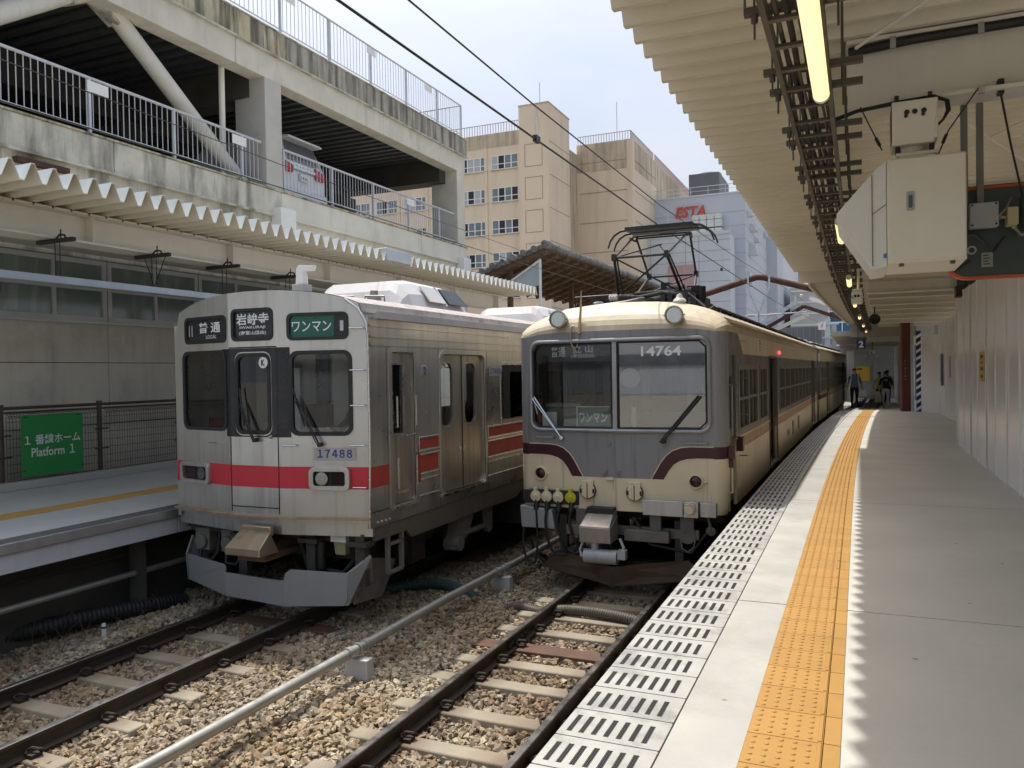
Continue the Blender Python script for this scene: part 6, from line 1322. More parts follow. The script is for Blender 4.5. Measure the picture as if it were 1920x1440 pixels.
for u0, u1, v in ((-1.07, -.83, .70), (.84, 1.12, .66)): b.tube([ff(u0, v, 0), ff(u0, v, -.045), ff(u1, v, -.045), ff(u1, v, 0)], .011, 6)
b.build('grab_handle', gy, c1)
b = MB(); b.cyl(on(-.72, .70, 0), on(-.72, .70, -.05), .025, 8); b.tube([on(-.72, .70, -.05), on(-1.1, 1.22, -.035)], .012, 6); b.tube([on(-.74, .72, -.05), on(-1.13, 1.20, -.035)], .008, 6); b.tube([on(-1.12, 1.22, -.02), on(-1.06, 1.0, -.02)], .01, 6); b.build('wiper', chrome, c1)
b = MB(); b.cyl(on(.60, .68, 0), on(.60, .68, -.06), .032, 8); b.tube([on(.60, .68, -.05), on(1.05, 1.22, -.035)], .014, 6); b.tube([on(.56, .67, -.05), on(1.02, 1.23, -.035)], .009, 6); b.build('wiper', rubber, c1)
b = MB(); b.tube([ff(-.46, 2.02, -.02), (CX2 - .46, F2 + .02, 2.35), (CX2 - .45, F2 + .02, 2.58)], [.022, .016, .007], 8); b.tube([ff(-.46, 2.02, -.02), ff(-.47, 1.92, -.03), ff(-.52, 1.80, -.03)], .005, 5); b.tube([ff(-.52, 1.80, -.03), ff(-.57, 1.92, -.03), ff(-.57, 2.06, -.03), ff(-.55, 2.12, -.03), ff(-.52, 2.12, -.03)], .01, 6); b.build('antenna', M('brass_rod', (.42, .33, .16), .4, metal=.5), c1)
# bumper line equipment
b = MB(); b.box(CX2 - 1.26, CX2 - .50, F2 - .06, F2 + .1, -.16, .02); b.build('jumper_rack', rubber, c1, bevel=.008)
pale = M('connector_pale', (.80, .72, .50), .5, var=.05); yel = M('connector_yellow', (.62, .56, .03), .5, var=.05)
for i, x in enumerate((-1.08, -.93, -.77, -.60)):
    b = MB(); p = (CX2 + x, F2 - .05, -.055); b.lathe([(.06, 0), (.072, .03), (.072, .05), (.03, .06), (.026, .07), (.0, .07)], p, (.05, -1, -.15), 18); b.box(p[0] - .02, p[0] + .02, p[1] - .06, p[1], .0, .05); b.prism([(p[0] - .045, -.10), (p[0] + .045, -.10), (p[0], -.155)], 1, p[1] - .05, p[1] - .02); o = b.build('jumper_plug', yel if i == 3 else pale, c1)
    if i == 3: o['label'] = 'yellow jumper plug beside three pale ones'
    b = MB(); b.cyl((p[0], p[1] - .01, -.09), (p[0] + .01, p[1] - .05, -.24), .035, 10)
    e = [(p[0] + .01, p[1] - .05, -.22), (p[0] - .0, p[1] - .08, -.42), (p[0] + .05 + .02 * i, p[1] - .05, -.72 - .03 * (i % 2)), (CX2 - .66, p[1] + .0, -.82 + .03 * i), (CX2 - .54 + .01 * i, p[1] + .04, -.66), (CX2 - .52, p[1] + .1, -.25)]
    if i == 0: e = [(p[0] + .01, p[1] - .05, -.22), (p[0] + .02, p[1] - .06, -.7), (p[0] - .02, p[1] - .06, -.93), (p[0] - .14, p[1] - .05, -.88), (p[0] - .19, p[1] - .03, -.6), (p[0] - .17, p[1] + .02, -.4)]
    q = []
    for k in range(len(e) - 1):
        c0 = Vector(e[max(k - 1, 0)]); a0 = Vector(e[k]); a1 = Vector(e[k + 1]); c3 = Vector(e[min(k + 2, len(e) - 1)])
        for t in np.linspace(0, 1, 7)[:-1]: t = float(t); q.append(.5 * (2 * a0 + (a1 - c0) * t + (2 * c0 - 5 * a0 + 4 * a1 - c3) * t * t + (3 * a0 - c0 - 3 * a1 + c3) * t ** 3))
    q.append(Vector(e[-1])); b.tube(q, .014 if i == 0 else .019, 8); b.build('cable', cable, o)
b = MB(); b.hexa([(CX2 - 1.29, F2 - .08, -.48), (CX2 - .82, F2 - .08, -.48), (CX2 - .82, F2 + .06, -.48), (CX2 - 1.29, F2 + .06, -.48), (CX2 - 1.30, F2 - .10, -.19), (CX2 - .86, F2 - .10, -.23), (CX2 - .86, F2 + .06, -.23), (CX2 - 1.30, F2 + .06, -.19)]); b.build('junction_box', alu_p, c1, bevel=.01)
b = MB(); b.box(CX2 + .35, CX2 + .84, F2 - .13, F2 - .0, -.22, -.035); b.box(CX2 + .845, CX2 + 1.02, F2 - .12, F2 - .0, -.225, -.04); b.box(CX2 + 1.03, CX2 + 1.22, F2 - .06, F2 + .05, -.22, -.05)
for dx in (.04, .15):
    for z in (-.09, -.17): b.cyl((CX2 + 1.03 + dx, F2 - .065, z), (CX2 + 1.03 + dx, F2 - .06, z), .014, 6)
b.build('steel_buffer_plate', alum, c1, bevel=.005)
b = MB(); b.lathe([(.06, 0), (.065, .03), (.045, .05), (.045, .07), (.0, .07)], (CX2 + .93, F2 - .12, -.12), (0, -1, -.1), 16); b.tube([(CX2 + .88, F2 - .16, -.07), (CX2 + .93, F2 - .18, -.05), (CX2 + .98, F2 - .16, -.07)], .012, 6); b.build('socket', cr, c1)
b = MB(); b.hexa([(CX2 - .38, 9.30, -.55), (CX2 + .02, 9.30, -.55), (CX2 + .02, 9.62, -.55), (CX2 - .38, 9.62, -.55), (CX2 - .38, 9.28, -.36), (CX2 + .02, 9.28, -.36), (CX2 + .02, 9.62, -.25), (CX2 - .38, 9.62, -.25)]); b.hexa([(CX2 - .375, 9.28, -.355), (CX2 + .015, 9.28, -.355), (CX2 + .015, 9.62, -.25), (CX2 - .375, 9.62, -.25), (CX2 - .33, 9.5, -.2), (CX2 - .0, 9.5, -.2), (CX2 - .0, 9.62, -.18), (CX2 - .33, 9.62, -.18)]); b.build('coupler_cover', M('coupler_steel', (.40, .38, .36), .4, metal=.6, var=.12, vs=4, patch=.5, pcol=(.22, .17, .14), ps=5, streak=.3), c1, bevel=.008)
b = MB(); b.box(CX2 - .34, CX2 - .0, 9.47, 9.62, -.21, -.15); b.build('rubber_band', rubber, c1)
b = MB(); b.box(CX2 - .6, CX2 + 1.0, 9.72, 9.8, -.52, -.40); b.box(CX2 - .66, CX2 - .38, 9.6, 9.72, -.53, -.40); b.box(CX2 + .1, CX2 + .66, 9.6, 9.72, -.56, -.42)
for x in (-.48, .48): b.box(CX2 + x - .07, CX2 + x + .07, 9.66, 9.74, -.45, -.17)
b.build('buffer_beam', undergrey, c1, bevel=.01)
b = MB(); b.cyl((CX2 - .33, 9.36, -.72), (CX2 + .09, 9.36, -.72), .09, 16); b.cyl((CX2 - .2, 9.36, -.68), (CX2 - .2, 9.36, -.5), .05, 10); b.box(CX2 + .1, CX2 + .2, 9.3, 9.4, -.73, -.62); b.tube([(CX2 - .36, 9.4, -.55), (CX2 - .4, 9.38, -.66), (CX2 - .37, 9.36, -.74)], .018, 6); b.tube([(CX2 + .1, 9.42, -.5), (CX2 + .16, 9.38, -.6), (CX2 + .12, 9.36, -.68)], .018, 6); b.build('coupler_head', alu_p, c1)
b = MB(); b.lathe([(.05, 0), (.10, .05), (.10, .09), (.03, .1)], (CX2 + .86, F2 + .1, -.47), (0, -1, 0), 14); b.box(CX2 + .78, CX2 + .94, F2 + .0, F2 + .1, -.40, -.22); b.tube([(CX2 + .78, F2, -.5), (CX2 + .8, F2 - .02, -.62), (CX2 + .87, F2 - .02, -.66), (CX2 + .94, F2 - .02, -.6), (CX2 + .96, F2, -.5)], .009, 5); b.lathe([(.03, 0), (.06, .03), (.0, .05)], (CX2 + 1.13, F2 + .1, -.4), (0, -1, -.2), 12); b.tube([(CX2 + 1.1, F2 + .08, -.24), (CX2 + 1.13, F2 + .06, -.38)], .018, 6); b.build('hose_cock', undergrey, c1)
b = MB(); b.tube([(CX2 + .2, 9.75, -.3), (CX2 + .4, 9.7, -.6), (CX2 + .9, 9.75, -.68), (CX2 + 1.1, 9.8, -.4)], .022, 7); b.tube([(CX2 - .5, 9.75, -.3), (CX2 - .45, 9.7, -.7), (CX2 - .2, 9.8, -.8)], .022, 7); b.build('brake_hose', cable, c1)
b = MB()
for s in (1, -1):
    p = lambda x, z, y: (CX2 + .02 + s * x, y, z)
    b.hexa([p(0, -1.06, 9.32), p(1.08, -.99, 9.72), p(1.08, -.99, 9.74), p(0, -1.06, 9.35), p(0, -.83, 9.32), p(.85, -.77, 9.72), p(.85, -.77, 9.74), p(0, -.83, 9.35)])
b.build('obstacle_deflector', M('deflector_rust', (.085, .055, .035), .75, metal=.2, var=.25, vs=3, streak=.3), c1, smooth=False)
b = MB()
for x in (-.75, .75): b.box(CX2 + x - .05, CX2 + x + .05, 9.74, 9.82, -.9, -.3)
b.build('deflector_bracket', under, c1)
# ---- roof gear and pantograph
b = MB(); b.box(CX2 - .75, CX2 + .75, 11.1, 12.3, 2.44, 2.52)
for x in (-.62, .62):
    b.box(CX2 + x - .05, CX2 + x + .05, 10.9, 12.5, 2.55, 2.62)
b.cyl((CX2 + .05, 11.45, 2.5), (CX2 + .62, 11.45, 2.62), .1, 12); b.build('pantograph_base', iron, c1)
b = MB(); b.cyl((CX2 + .18, 11.8, 2.66), (CX2 + .42, 11.8, 2.66), .14, 16); b.box(CX2 + .5, CX2 + .68, 11.6, 12.0, 2.5, 2.75); b.box(CX2 + .05, CX2 + .18, 11.9, 12.1, 2.6, 2.85); b.cyl((CX2 + .52, 11.1, 2.42), (CX2 + .52, 11.1, 2.60), .10, 12); b.cyl((CX2 + .72, 11.5, 2.5), (CX2 + .72, 11.5, 2.72), .07, 12); b.hexa([(CX2 - .1, 11.4, 2.5), (CX2 + .3, 11.4, 2.5), (CX2 + .3, 11.7, 2.5), (CX2 - .1, 11.7, 2.5), (CX2 + .0, 11.5, 2.64), (CX2 + .34, 11.5, 2.7), (CX2 + .34, 11.7, 2.7), (CX2 + .0, 11.7, 2.64)])
for k in range(5): b.box(CX2 + .3 + k * .1, CX2 + .36 + k * .1, 10.85, 10.95, 2.40, 2.58)
b.tube([(CX2 - .3, 10.9, 2.58), (CX2, 10.85, 2.55), (CX2 + .3, 10.9, 2.6), (CX2 + .7, 10.9, 2.55)], .03, 8); b.tube([(CX2 - .1, 11.0, 2.62), (CX2 + .2, 10.95, 2.62), (CX2 + .5, 11.0, 2.62)], .025, 8); b.build('roof_machinery', iron, c1, smooth=True)
for x, y in ((-.62, 10.95), (.62, 10.95), (-.62, 12.45), (.62, 12.45)):
    b = MB(); b.lathe([(.05, 0), (.08, .03), (.05, .06), (.08, .09), (.045, .12)], (CX2 + x, y, 2.42), (0, 0, 1), 12); b.build('insulator', porcel, c1)
b = MB(); b.lathe([(.10, 0), (.10, .05), (.085, .06), (.07, .10), (.085, .11), (.07, .14), (.05, .15), (.03, .20), (.0, .21)], (CX2 + .71, 10.15, 2.30), (0, 0, 1), 16); b.build('lightning_arrester', porcel, c1)
b = MB(); b.lathe([(.03, 0), (.045, .02), (.03, .04), (.045, .06), (.03, .08), (.045, .10), (.03, .12)], (CX2 - .4, 10.75, 2.56), (1, 0, 0), 10); b.build('insulator', porcel, c1)
b = MB(); b.tube([(CX2 - .95, 10.2, 2.3), (CX2 - .9, 10.35, 2.37), (CX2 - .5, 10.45, 2.42), (CX2 - .1, 10.5, 2.46), (CX2 + .05, 10.75, 2.52), (CX2 + .1, 11.2, 2.55)], .03, 9); b.build('roof_conduit', ironl, c1)
b = MB(); b.tube([(CX2 - .95, 10.9, 2.36), (CX2 - .95, 10.9, 2.60), (CX2 - .3, 10.8, 2.60)], .016, 6); b.box(CX2 - .98, CX2 - .6, 11.0, 11.4, 2.36, 2.5); b.cyl((CX2 - .7, 11.2, 2.4), (CX2 - .7, 11.2, 2.6), .1, 12); b.tube([(CX2 + .62, 10.95, 2.62), (CX2 + .95, 10.6, 2.36)], .012, 5); b.tube([(XR2 - .28, F2 + .55, 2.29), (XR2 - .24, F2 + .6, 2.33), (XR2 - .2, F2 + .65, 2.30)], .02, 6); b.build('roof_bracket', iron, c1)
b = MB()
for k in range(8): b.box(CX2 + .93 + k * .022, CX2 + .942 + k * .022, F2 + .42, F2 + .6, 2.245 - k * .004, 2.275 - k * .004)
b.build('roof_grille', gyd, c1)
pa = MB(); A = lambda x, y, z: (CX2 + x, y, z)
fe, re, bz, ez, ez2, tz = 10.85, 12.55, 2.64, 3.12, 3.02, 3.52
for s in (-1, 1):
    pa.tube([A(.02 + s * .46, 11.35, bz), A(.02 + s * .37, fe, ez)], .021, 8); pa.tube([A(.02 + s * .46 + .05, 11.40, bz), A(.02 + s * .37 + .03, fe + .03, ez)], .012, 6)
    pa.tube([A(.05 + s * .46, 12.05, bz), A(.08 + s * .37, re, ez2)], .021, 8)
    pa.tube([A(.02 + s * .37, fe, ez), A(.12 + s * .40, 11.62, tz)], .015, 8); pa.tube([A(.08 + s * .37, re, ez2), A(.12 + s * .40, 11.78, tz)], .017, 8)
    pa.tube([A(.02 + s * .37, fe, ez), A(.12 - s * .02, 11.62, tz - .14)], .010, 6); pa.box(CX2 + .02 + s * .37 - .03, CX2 + .02 + s * .37 + .03, fe - .04, fe + .04, ez - .04, ez + .05); pa.box(CX2 + .08 + s * .37 - .03, CX2 + .08 + s * .37 + .03, re - .04, re + .04, ez2 - .04, ez2 + .05)
    pa.tube([A(.12 + s * .40, 11.55, tz - .05), A(.12 + s * .45, 11.6, tz - .02), A(.12 + s * .42, 11.8, tz - .04), A(.12 + s * .38, 11.8, tz + .04)], .016, 6)
pa.tube([A(-.35, fe, ez), A(.39, fe, ez)], .017, 8); pa.tube([A(-.29, re, ez2), A(.45, re, ez2)], .017, 8); pa.tube([A(.39, fe, ez), A(-.43, 11.35, bz)], .014, 7); pa.tube([A(-.35, fe, ez), A(.48, 11.35, bz)], .012, 7); pa.tube([A(.45, re, ez2), A(-.40, 12.05, bz)], .012, 7)
pa.tube([A(-.28, 11.62, tz), A(.52, 11.62, tz)], .013, 7); pa.tube([A(-.28, 11.8, tz), A(.52, 11.8, tz)], .013, 7); pa.tube([A(-.55, 11.2, bz - .02), A(.6, 11.2, bz - .02)], .022, 8); pa.tube([A(-.55, 12.2, bz - .02), A(.6, 12.2, bz - .02)], .022, 8)
pg = pa.build('pantograph', iron, c1)
for y in (11.56, 11.86):
    b = MB(); b.box(CX2 - .37, CX2 + .62, y - .10, y + .10, tz + .075, tz + .125); q = [A(-.37, y, tz + .10), A(-.47, y, tz + .085), A(-.56, y, tz + .03), A(-.62, y, tz - .05), A(-.655, y, tz - .15)]
    b.tube(q, [.022, .018, .016, .014, .012], 7); b.tube([A(.62, y, tz + .10), A(.72, y, tz + .085), A(.81, y, tz + .03), A(.87, y, tz - .05), A(.905, y, tz - .15)], [.022, .018, .016, .014, .012], 7); b.build('collector_shoe', iron, pg)
c1.rotation_euler = (0, 0, -.0125); c1.location = (CX2, F2, -1.1)
for ob, cx, cy in ((wb, CX2, F2), (gbx, CX2, F2), (ex, CX2, F2)): pass
c2 = cream_car(27.75, 'second car of the cream and grey train, farther along the platform', False)
c2.location = (CX2 + .275, 27.7, -1.1); c2.rotation_euler = (0, 0, -.033)
# ---------------------------------------------------------------- canopy on the right
rc = thing('platform_canopy', (1, 5, 3.1), 'cream corrugated canopy roof over the walkway, above the tube lamps', 'canopy', 'platform canopies')
folded('corrugated_roof', -1.19, 4.2, -1.6, 17.25, 3.47, 3.62, PITCH, .06, rc, [cream, galv_top])
b = MB(); b.box(-1.12, 4.2, 17.25, 17.33, 3.26, 3.66); b.build('end_fascia', cream, rc, smooth=False)
for y in (.35, 5.25, 9.9, 14.5):
    b = MB(); b.box(-.05, 4.1, y - .012, y + .012, 3.09, 3.44); b.box(-.05, 4.1, y - .11, y + .11, 3.065, 3.088); b.box(-.05, 4.1, y - .11, y + .11, 3.442, 3.465); b.build('girder', cream_l, rc, smooth=False)
    b = MB(); b.tube([(-.04, y - .06, 3.41), (.3, y - .1, 3.415), (1.2, y - .1, 3.42), (4, y - .1, 3.42)], .028, 8); b.build('cable_duct', cable, rc)
    b = MB()
    for x in (.18, .62, 1.1, 1.6): b.box(x, x + .03, y - .135, y - .11, 3.38, 3.44); b.box(x, x + .03, y - .135, y - .11, 3.05, 3.09)
    b.build('flange_clip', alum, rc)
for x in (2.6,): b = MB(); b.box(x - .03, x + .03, -1.5, 17.2, 3.43, 3.468); b.build('purlin', cream, rc)
for (p0, p1) in (((.0, .5, 3.40), (3.0, 5.1, 3.40)), ((-.0, 5.1, 3.40), (3.0, .6, 3.40)), ((.1, 5.4, 3.40), (1.9, 9.8, 3.40)), ((.1, 9.8, 3.40), (1.9, 5.4, 3.40)), ((.1, 10, 3.4), (1.9, 14.3, 3.4))):
    b = MB(); b.tube([p0, p1], .011, 6); b.build('tie_rod', cream_l, rc)
for y in (.35, 9.9): b = MB(); b.box(2.3, 2.5, y - .1, y + .1, 0, 3.07); b.build('column', cream_l, rc, bevel=.01)
# flat-soffit canopy beyond
fc_ = thing('platform_canopy', (.7, 25, 3), 'flat cream canopy with cross beams over the far end of the walkway', 'canopy', 'platform canopies')
ya = [17.34, 20, 22, 24, 26, 28, 30, 32, 34]
b = MB(); rings = []
for y in ya: rings.append([(-.98 + cv(y), y, 3.24), (4.5, y, 3.24), (4.5, y, 3.50), (-.98 + cv(y), y, 3.50)])
b.loft(rings); b.build('soffit', M('soffit_cream', (.56, .53, .44), .6, var=.05, vs=1.5), fc_, smooth=False)
b = MB(); rings = []
for y in ya: rings.append([(-1.03 + cv(y), y, 3.18), (-.985 + cv(y), y, 3.18), (-.985 + cv(y), y, 3.56), (-1.03 + cv(y), y, 3.56)])
b.loft(rings); b.build('fascia', cream, fc_, smooth=False)
for y in (17.6, 18.9, 21.0, 22.8, 24.9, 27.3, 30, 32.5):
    b = MB(); b.box(.06 + cv(y), 4.4, y - .09, y + .09, 3.0, 3.02); b.box(.06 + cv(y), 4.4, y - .01, y + .01, 3.02, 3.235); b.build('cross_beam', cream_l, fc_, smooth=False)
for y, x in ((17.6, 1.0), (18.9, .95), (21, 1.05)):
    b = MB()
    for i in range(4):
        for j in range(3): b.cyl((x + i * .09 + (.12 if i > 1 else 0), y - .012, 3.05 + j * .07), (x + i * .09 + (.12 if i > 1 else 0), y - .022, 3.05 + j * .07), .013, 6)
    b.build('bolt_group', cream, fc_)
# cable rack
rk = thing('cable_rack', (-.21, 10, 2.88), 'dark ladder cable rack running along beside the tube lamps', 'cable rack')
def rx(y): return -.22 + .7 * cv(y)
yy = list(np.arange(-1.4, 46, 2.0))
for s in (-.1, .1):
    b = MB(); rings = []
    for y in yy: x = rx(y) + s; rings.append([(x - .011, y, 2.88), (x + .011, y, 2.88), (x + .011, y, 2.95), (x - .011, y, 2.95)])
    b.loft(rings); b.build('side_rail', rackm, rk, smooth=False)
pr = None
for k in range(170):
    y = -1.3 + k * .285
    if pr is None: b = MB(); b.box(rx(y) - .09, rx(y) + .09, y - .016, y + .016, 2.885, 2.90); pr = b.build('rung', rackm, rk); y0 = y; x0 = rx(y)
    else: dup(pr, rk, (rx(y) - x0, y - y0, 0))
pr = None
for k in range(42):
    y = 1.0 + k * 1.02
    for dy in (0, .30):
        if pr is None:
            b = MB(); b.box(rx(y) - .19, rx(y) + .25, y - .018, y + .018, 2.955, 2.985); pr = b.build('hanger_channel', rackm, rk); y0 = y; x0 = rx(y)
            b = MB(); b.cyl((rx(y) - .15, y, 2.86), (rx(y) - .15, y, 3.44), .005, 5); b.cyl((rx(y) + .16, y, 2.86), (rx(y) + .16, y, 3.44), .005, 5); b.cyl((rx(y) - .15, y, 2.925), (rx(y) - .15, y, 2.955), .014, 6); b.build('hanger_rod', rackm, pr)
        else: dup(pr, rk, (rx(y + dy) - x0, y + dy - y0, 0))
for k in range(8):
    b = MB(); ph = rng.uniform(0, 6); xo = -.07 + .02 * k; amp = .012
    b.tube([(rx(y) + xo + amp * math.sin(y * 2.1 + ph), y, 2.915 + .008 * math.sin(y * 3.3 + ph)) for y in np.arange(-1.3, 44, .3)], .0075 + .003 * (k % 3), 5); b.build('cable', cable if k % 3 else rackm, rk)
# fluorescent tube lamps under the rack
lp = None
def lampx(y): return -.15 + .7 * cv(y)
for i, ye_ in enumerate((-.7, 4.02, 8.72, 13.5, 18.2, 22.9, 27.5, 32.0, 36.5, 41.0)):
    if lp is None:
        x, y = lampx(ye_), ye_
        lp = thing('tube_lamp', (x, y, 2.8), 'lit tube lamp', 'lamp', 'lit tube lamps under the cable rack')
        b = MB(); b.tube([(x, y - 1.16, 2.815), (x, y - .02, 2.815)], .036, 16); b.build('diffuser', lampm, lp)
        b = MB(); b.cyl((x, y - .022, 2.815), (x, y + .006, 2.815), .0375, 16); b.cyl((x, y - 1.18, 2.815), (x, y - 1.155, 2.815), .0375, 16); b.build('end_cap', boxm_l, lp)
        b = MB(); b.box(x - .02, x + .028, y - 1.17, y + .0, 2.842, 2.878); b.build('housing', rackm, lp, bevel=.004)
        L0 = lp
    else: o = dup(L0, None, (lampx(ye_), ye_, 2.8))
lams = [o for o in bpy.data.objects if o.name.startswith('tube_lamp')]
lams.sort(key=lambda o: o.location.y)
for o, s in zip(lams, ('lit tube lamp hanging overhead before the first girder', 'longest lit tube lamp in view beside the cable rack', 'lit tube lamp end peeking out beside the white cabinet', 'lit tube lamp just above the small hanging camera housing', 'lit tube lamp just below the small hanging camera housing', 'lit tube lamp beside the round black speaker', 'sixth lit tube lamp, next beyond the round black speaker', 'lit tube lamp just before the platform 2 sign', 'lit tube lamp just past the platform 2 sign', 'farthest lit tube lamp at the end wall')): o['label'] = s
# ---------------------------------------------------------------- monitor cabinet
mb_ = thing('monitor_cabinet', (.34, 5.1, 2.1), 'cream steel cabinet with pointed hood hanging from the girder by a thick bracket', 'cabinet')
b = MB(); b.box(.15, .535, 4.9, 5.5, 2.115, 2.69); b.build('body', boxm, mb_, bevel=.006)
b = MB(); b.box(.165, .53, 4.888, 4.9, 2.125, 2.682); o = b.build('door', boxm, mb_, bevel=.004)
b = MB(); b.plate(rr(.245, .285, 2.395, 2.50, .008), [], lambda u, v, d: (u, 4.884 + d, v), .006, back=True); h_ = b.build('handle', alu_p, o); b = MB(); b.plate(rr(.255, .275, 2.41, 2.48, .008), [], lambda u, v, d: (u, 4.881 + d, v), .004); b.build('latch', M('latch_dark', (.1, .11, .13), .4), h_)
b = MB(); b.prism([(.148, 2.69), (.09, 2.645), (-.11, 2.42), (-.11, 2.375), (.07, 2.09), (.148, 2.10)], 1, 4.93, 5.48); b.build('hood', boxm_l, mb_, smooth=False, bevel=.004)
b = MB(); b.box(.072, .077, 4.926, 4.93, 2.11, 2.62); b.bar((.077, 4.928, 2.40), (.147, 4.928, 2.45), .003, .004); b.build('hood_seam', M('seam_dark', (.2, .19, .16), .8), mb_)  # thin darker strips mark the hood seams
b = MB(); b.box(.13, .147, 4.922, 4.928, 2.15, 2.175); b.build('blue_sticker', M('sticker_blue', (.08, .22, .5), .5), mb_)
b = MB()
for x in (.22, .47): b.box(x - .012, x + .012, 4.92, 4.96, 2.10, 2.116)
b.build('foot', rackm, mb_)
b = MB(); b.box(.18, .41, 4.98, 5.24, 2.80, 3.02); b.hexa([(.18, 4.98, 2.78), (.39, 4.98, 2.78), (.39, 5.2, 2.78), (.18, 5.2, 2.78), (.18, 4.972, 3.02), (.41, 4.972, 3.02), (.41, 5.2, 3.02), (.18, 5.2, 3.02)]); b.cyl((.29, 5.1, 2.70), (.29, 5.1, 2.80), .055, 18); b.box(.2, .41, 5.0, 5.2, 2.722, 2.742); b.hexa([(.19, 4.99, 2.692), (.42, 4.99, 2.692), (.42, 5.21, 2.692), (.19, 5.21, 2.692), (.22, 5.0, 2.722), (.39, 5.0, 2.722), (.39, 5.2, 2.722), (.22, 5.2, 2.722)]); o = b.build('bracket', boxm, mb_, bevel=.006)
b = MB()
for x in (.255, .295, .34): b.plate(circ(x, 2.955, .014, 12), [], lambda u, v, d: (u, 4.968 + d, v), .004)
for x in (.255, .34): b.plate(circ(x - .004, 2.935, .010, 10), [], lambda u, v, d: (u, 4.9685 + d, v), .004)
b.build('slot', rubber, o)
b = MB()
for x in (.21, .38): b.cyl((x, 5.02, 2.735), (x, 5.02, 2.80), .013, 6); b.cyl((x, 5.1, 3.02), (x, 5.1, 3.09), .012, 6)
b.build('bolt', iron, o)
b = MB()
for k in range(3): b.tube([(-.12, 5.12, 3.0 + .006 * k), (.0, 5.10, 3.03 + .004 * k), (.2, 5.1, 3.045 + .006 * k), (.40, 5.09, 3.05 + .006 * k), (.455 + .006 * k, 5.07, 3.02), (.46 + .006 * k, 5.05, 2.96), (.44, 5.04, 2.91), (.405, 5.06, 2.88)], .007, 6)
b.build('cable', cable, mb_)
b = MB(); b.tube([(.02, 5.12, 3.06), (.10, 5.08, 2.86), (.13, 5.05, 2.78)], .004, 5); b.tube([(.62, 5.12, 3.08), (.47, 5.1, 2.86), (.41, 5.08, 2.71)], .004, 5); b.cyl((.46, 5.1, 2.84), (.44, 5.09, 2.79), .009, 6); b.cyl((.10, 5.08, 2.86), (.12, 5.06, 2.81), .009, 6); b.tube([(.41 + .014 * math.cos(a), 5.07, 2.705 + .014 * math.sin(a)) for a in np.linspace(0, 6.28, 10)], .004, 5); b.build('stay_wire', iron, mb_)
# back of the curved mirror with its posts and junction box
mi = thing('mirror_board', (.9, 5.55, 2.06), 'dark grey back of a platform mirror with orange rim, hung beside the cream cabinet', 'mirror')
fm = lambda u, v, d: (u, 5.52 + d, v)
b = MB(); b.plate(rr(.49, 1.35, 2.075, 2.60, .12), [], fm, .03, back=True); b.build('back_plate', mir_g, mi, smooth=False)
b = MB(); frame_ring(b, rr(.478, 1.362, 2.06, 2.612, .13, 8), rr(.495, 1.345, 2.077, 2.595, .115, 8), lambda u, v, d: (u, 5.51 + d, v), .06); b.build('rim', mir_o, mi, smooth=False)
b = MB()
for p in ([(.56, 2.33), (.64, 2.33), (.70, 2.27), (.72, 2.22)], [(.55, 2.12), (.62, 2.17)], [(.80, 2.30), (.74, 2.22)]): b.tube([(x, 5.518, z) for x, z in p], .012, 6)
b.build('pressed_rib', mir_g, mi)
b = MB(); b.plate(circ(.625, 2.235, .026, 18), [rev(circ(.625, 2.235, .016, 18))], lambda u, v, d: (u, 5.505 + d, v), .015); b.build('grommet', alu_p, mi); b = MB(); b.box(.675, .735, 5.512, 5.519, 2.13, 2.215); pl_ = b.build('rating_plate', M('rating_plate', (.30, .31, .29), .5), mi)
b = MB()
for k in range(4): b.box(.685, .72 - .008 * (k % 2), 5.511, 5.513, 2.145 + k * .017, 2.151 + k * .017)
b.build('print_row', rubber, pl_)
for x in (.575, .655): b = MB(); b.box(x - .017, x + .017, 5.36, 5.40, 2.40, 3.065); b.build('hanger_post', M('post_grey', (.22, .21, .18), .5, metal=.3) if 'post_grey' not in bpy.data.materials else bpy.data.materials['post_grey'], mi)
b = MB(); b.box(.59, .735, 5.28, 5.36, 2.335, 2.475); o = b.build('junction_box', alu_p, mi, bevel=.006)
b = MB()
for x in (.603, .722):
    for z in (2.348, 2.462): b.cyl((x, 5.274, z), (x, 5.281, z), .006, 8)
b.build('screw', iron, o)
b = MB(); b.box(.78, .835, 5.3, 5.4, 2.34, 2.44); b.cyl((.82, 5.35, 2.32), (.82, 5.35, 2.35), .012, 8); b.box(.745, .78, 5.34, 5.36, 2.385, 2.40); b.build('socket_box', M('socket_cream', (.45, .40, .25), .5), mi, bevel=.006)
b = MB(); b.tube([(.735, 5.3, 2.39), (.78, 5.32, 2.44), (.83, 5.5, 2.53)], .006, 6); b.tube([(.82, 5.35, 2.33), (.85, 5.33, 2.28), (.9, 5.33, 2.30), (.95, 5.4, 2.36)], .009, 6); b.build('cable', ironl, mi)
b = MB(); b.cyl((.885, 5.38, 2.32), (.885, 5.38, 2.50), .035, 12); b.build('drive_motor', mir_g, mi)
b = MB(); b.tube([(.735, 5.2, 3.07), (.80, 5.3, 2.78), (.88, 5.4, 2.46)], .006, 6); b.box(.72, .75, 5.17, 5.23, 3.05, 3.13); b.build('stay_rod', iron, mi)
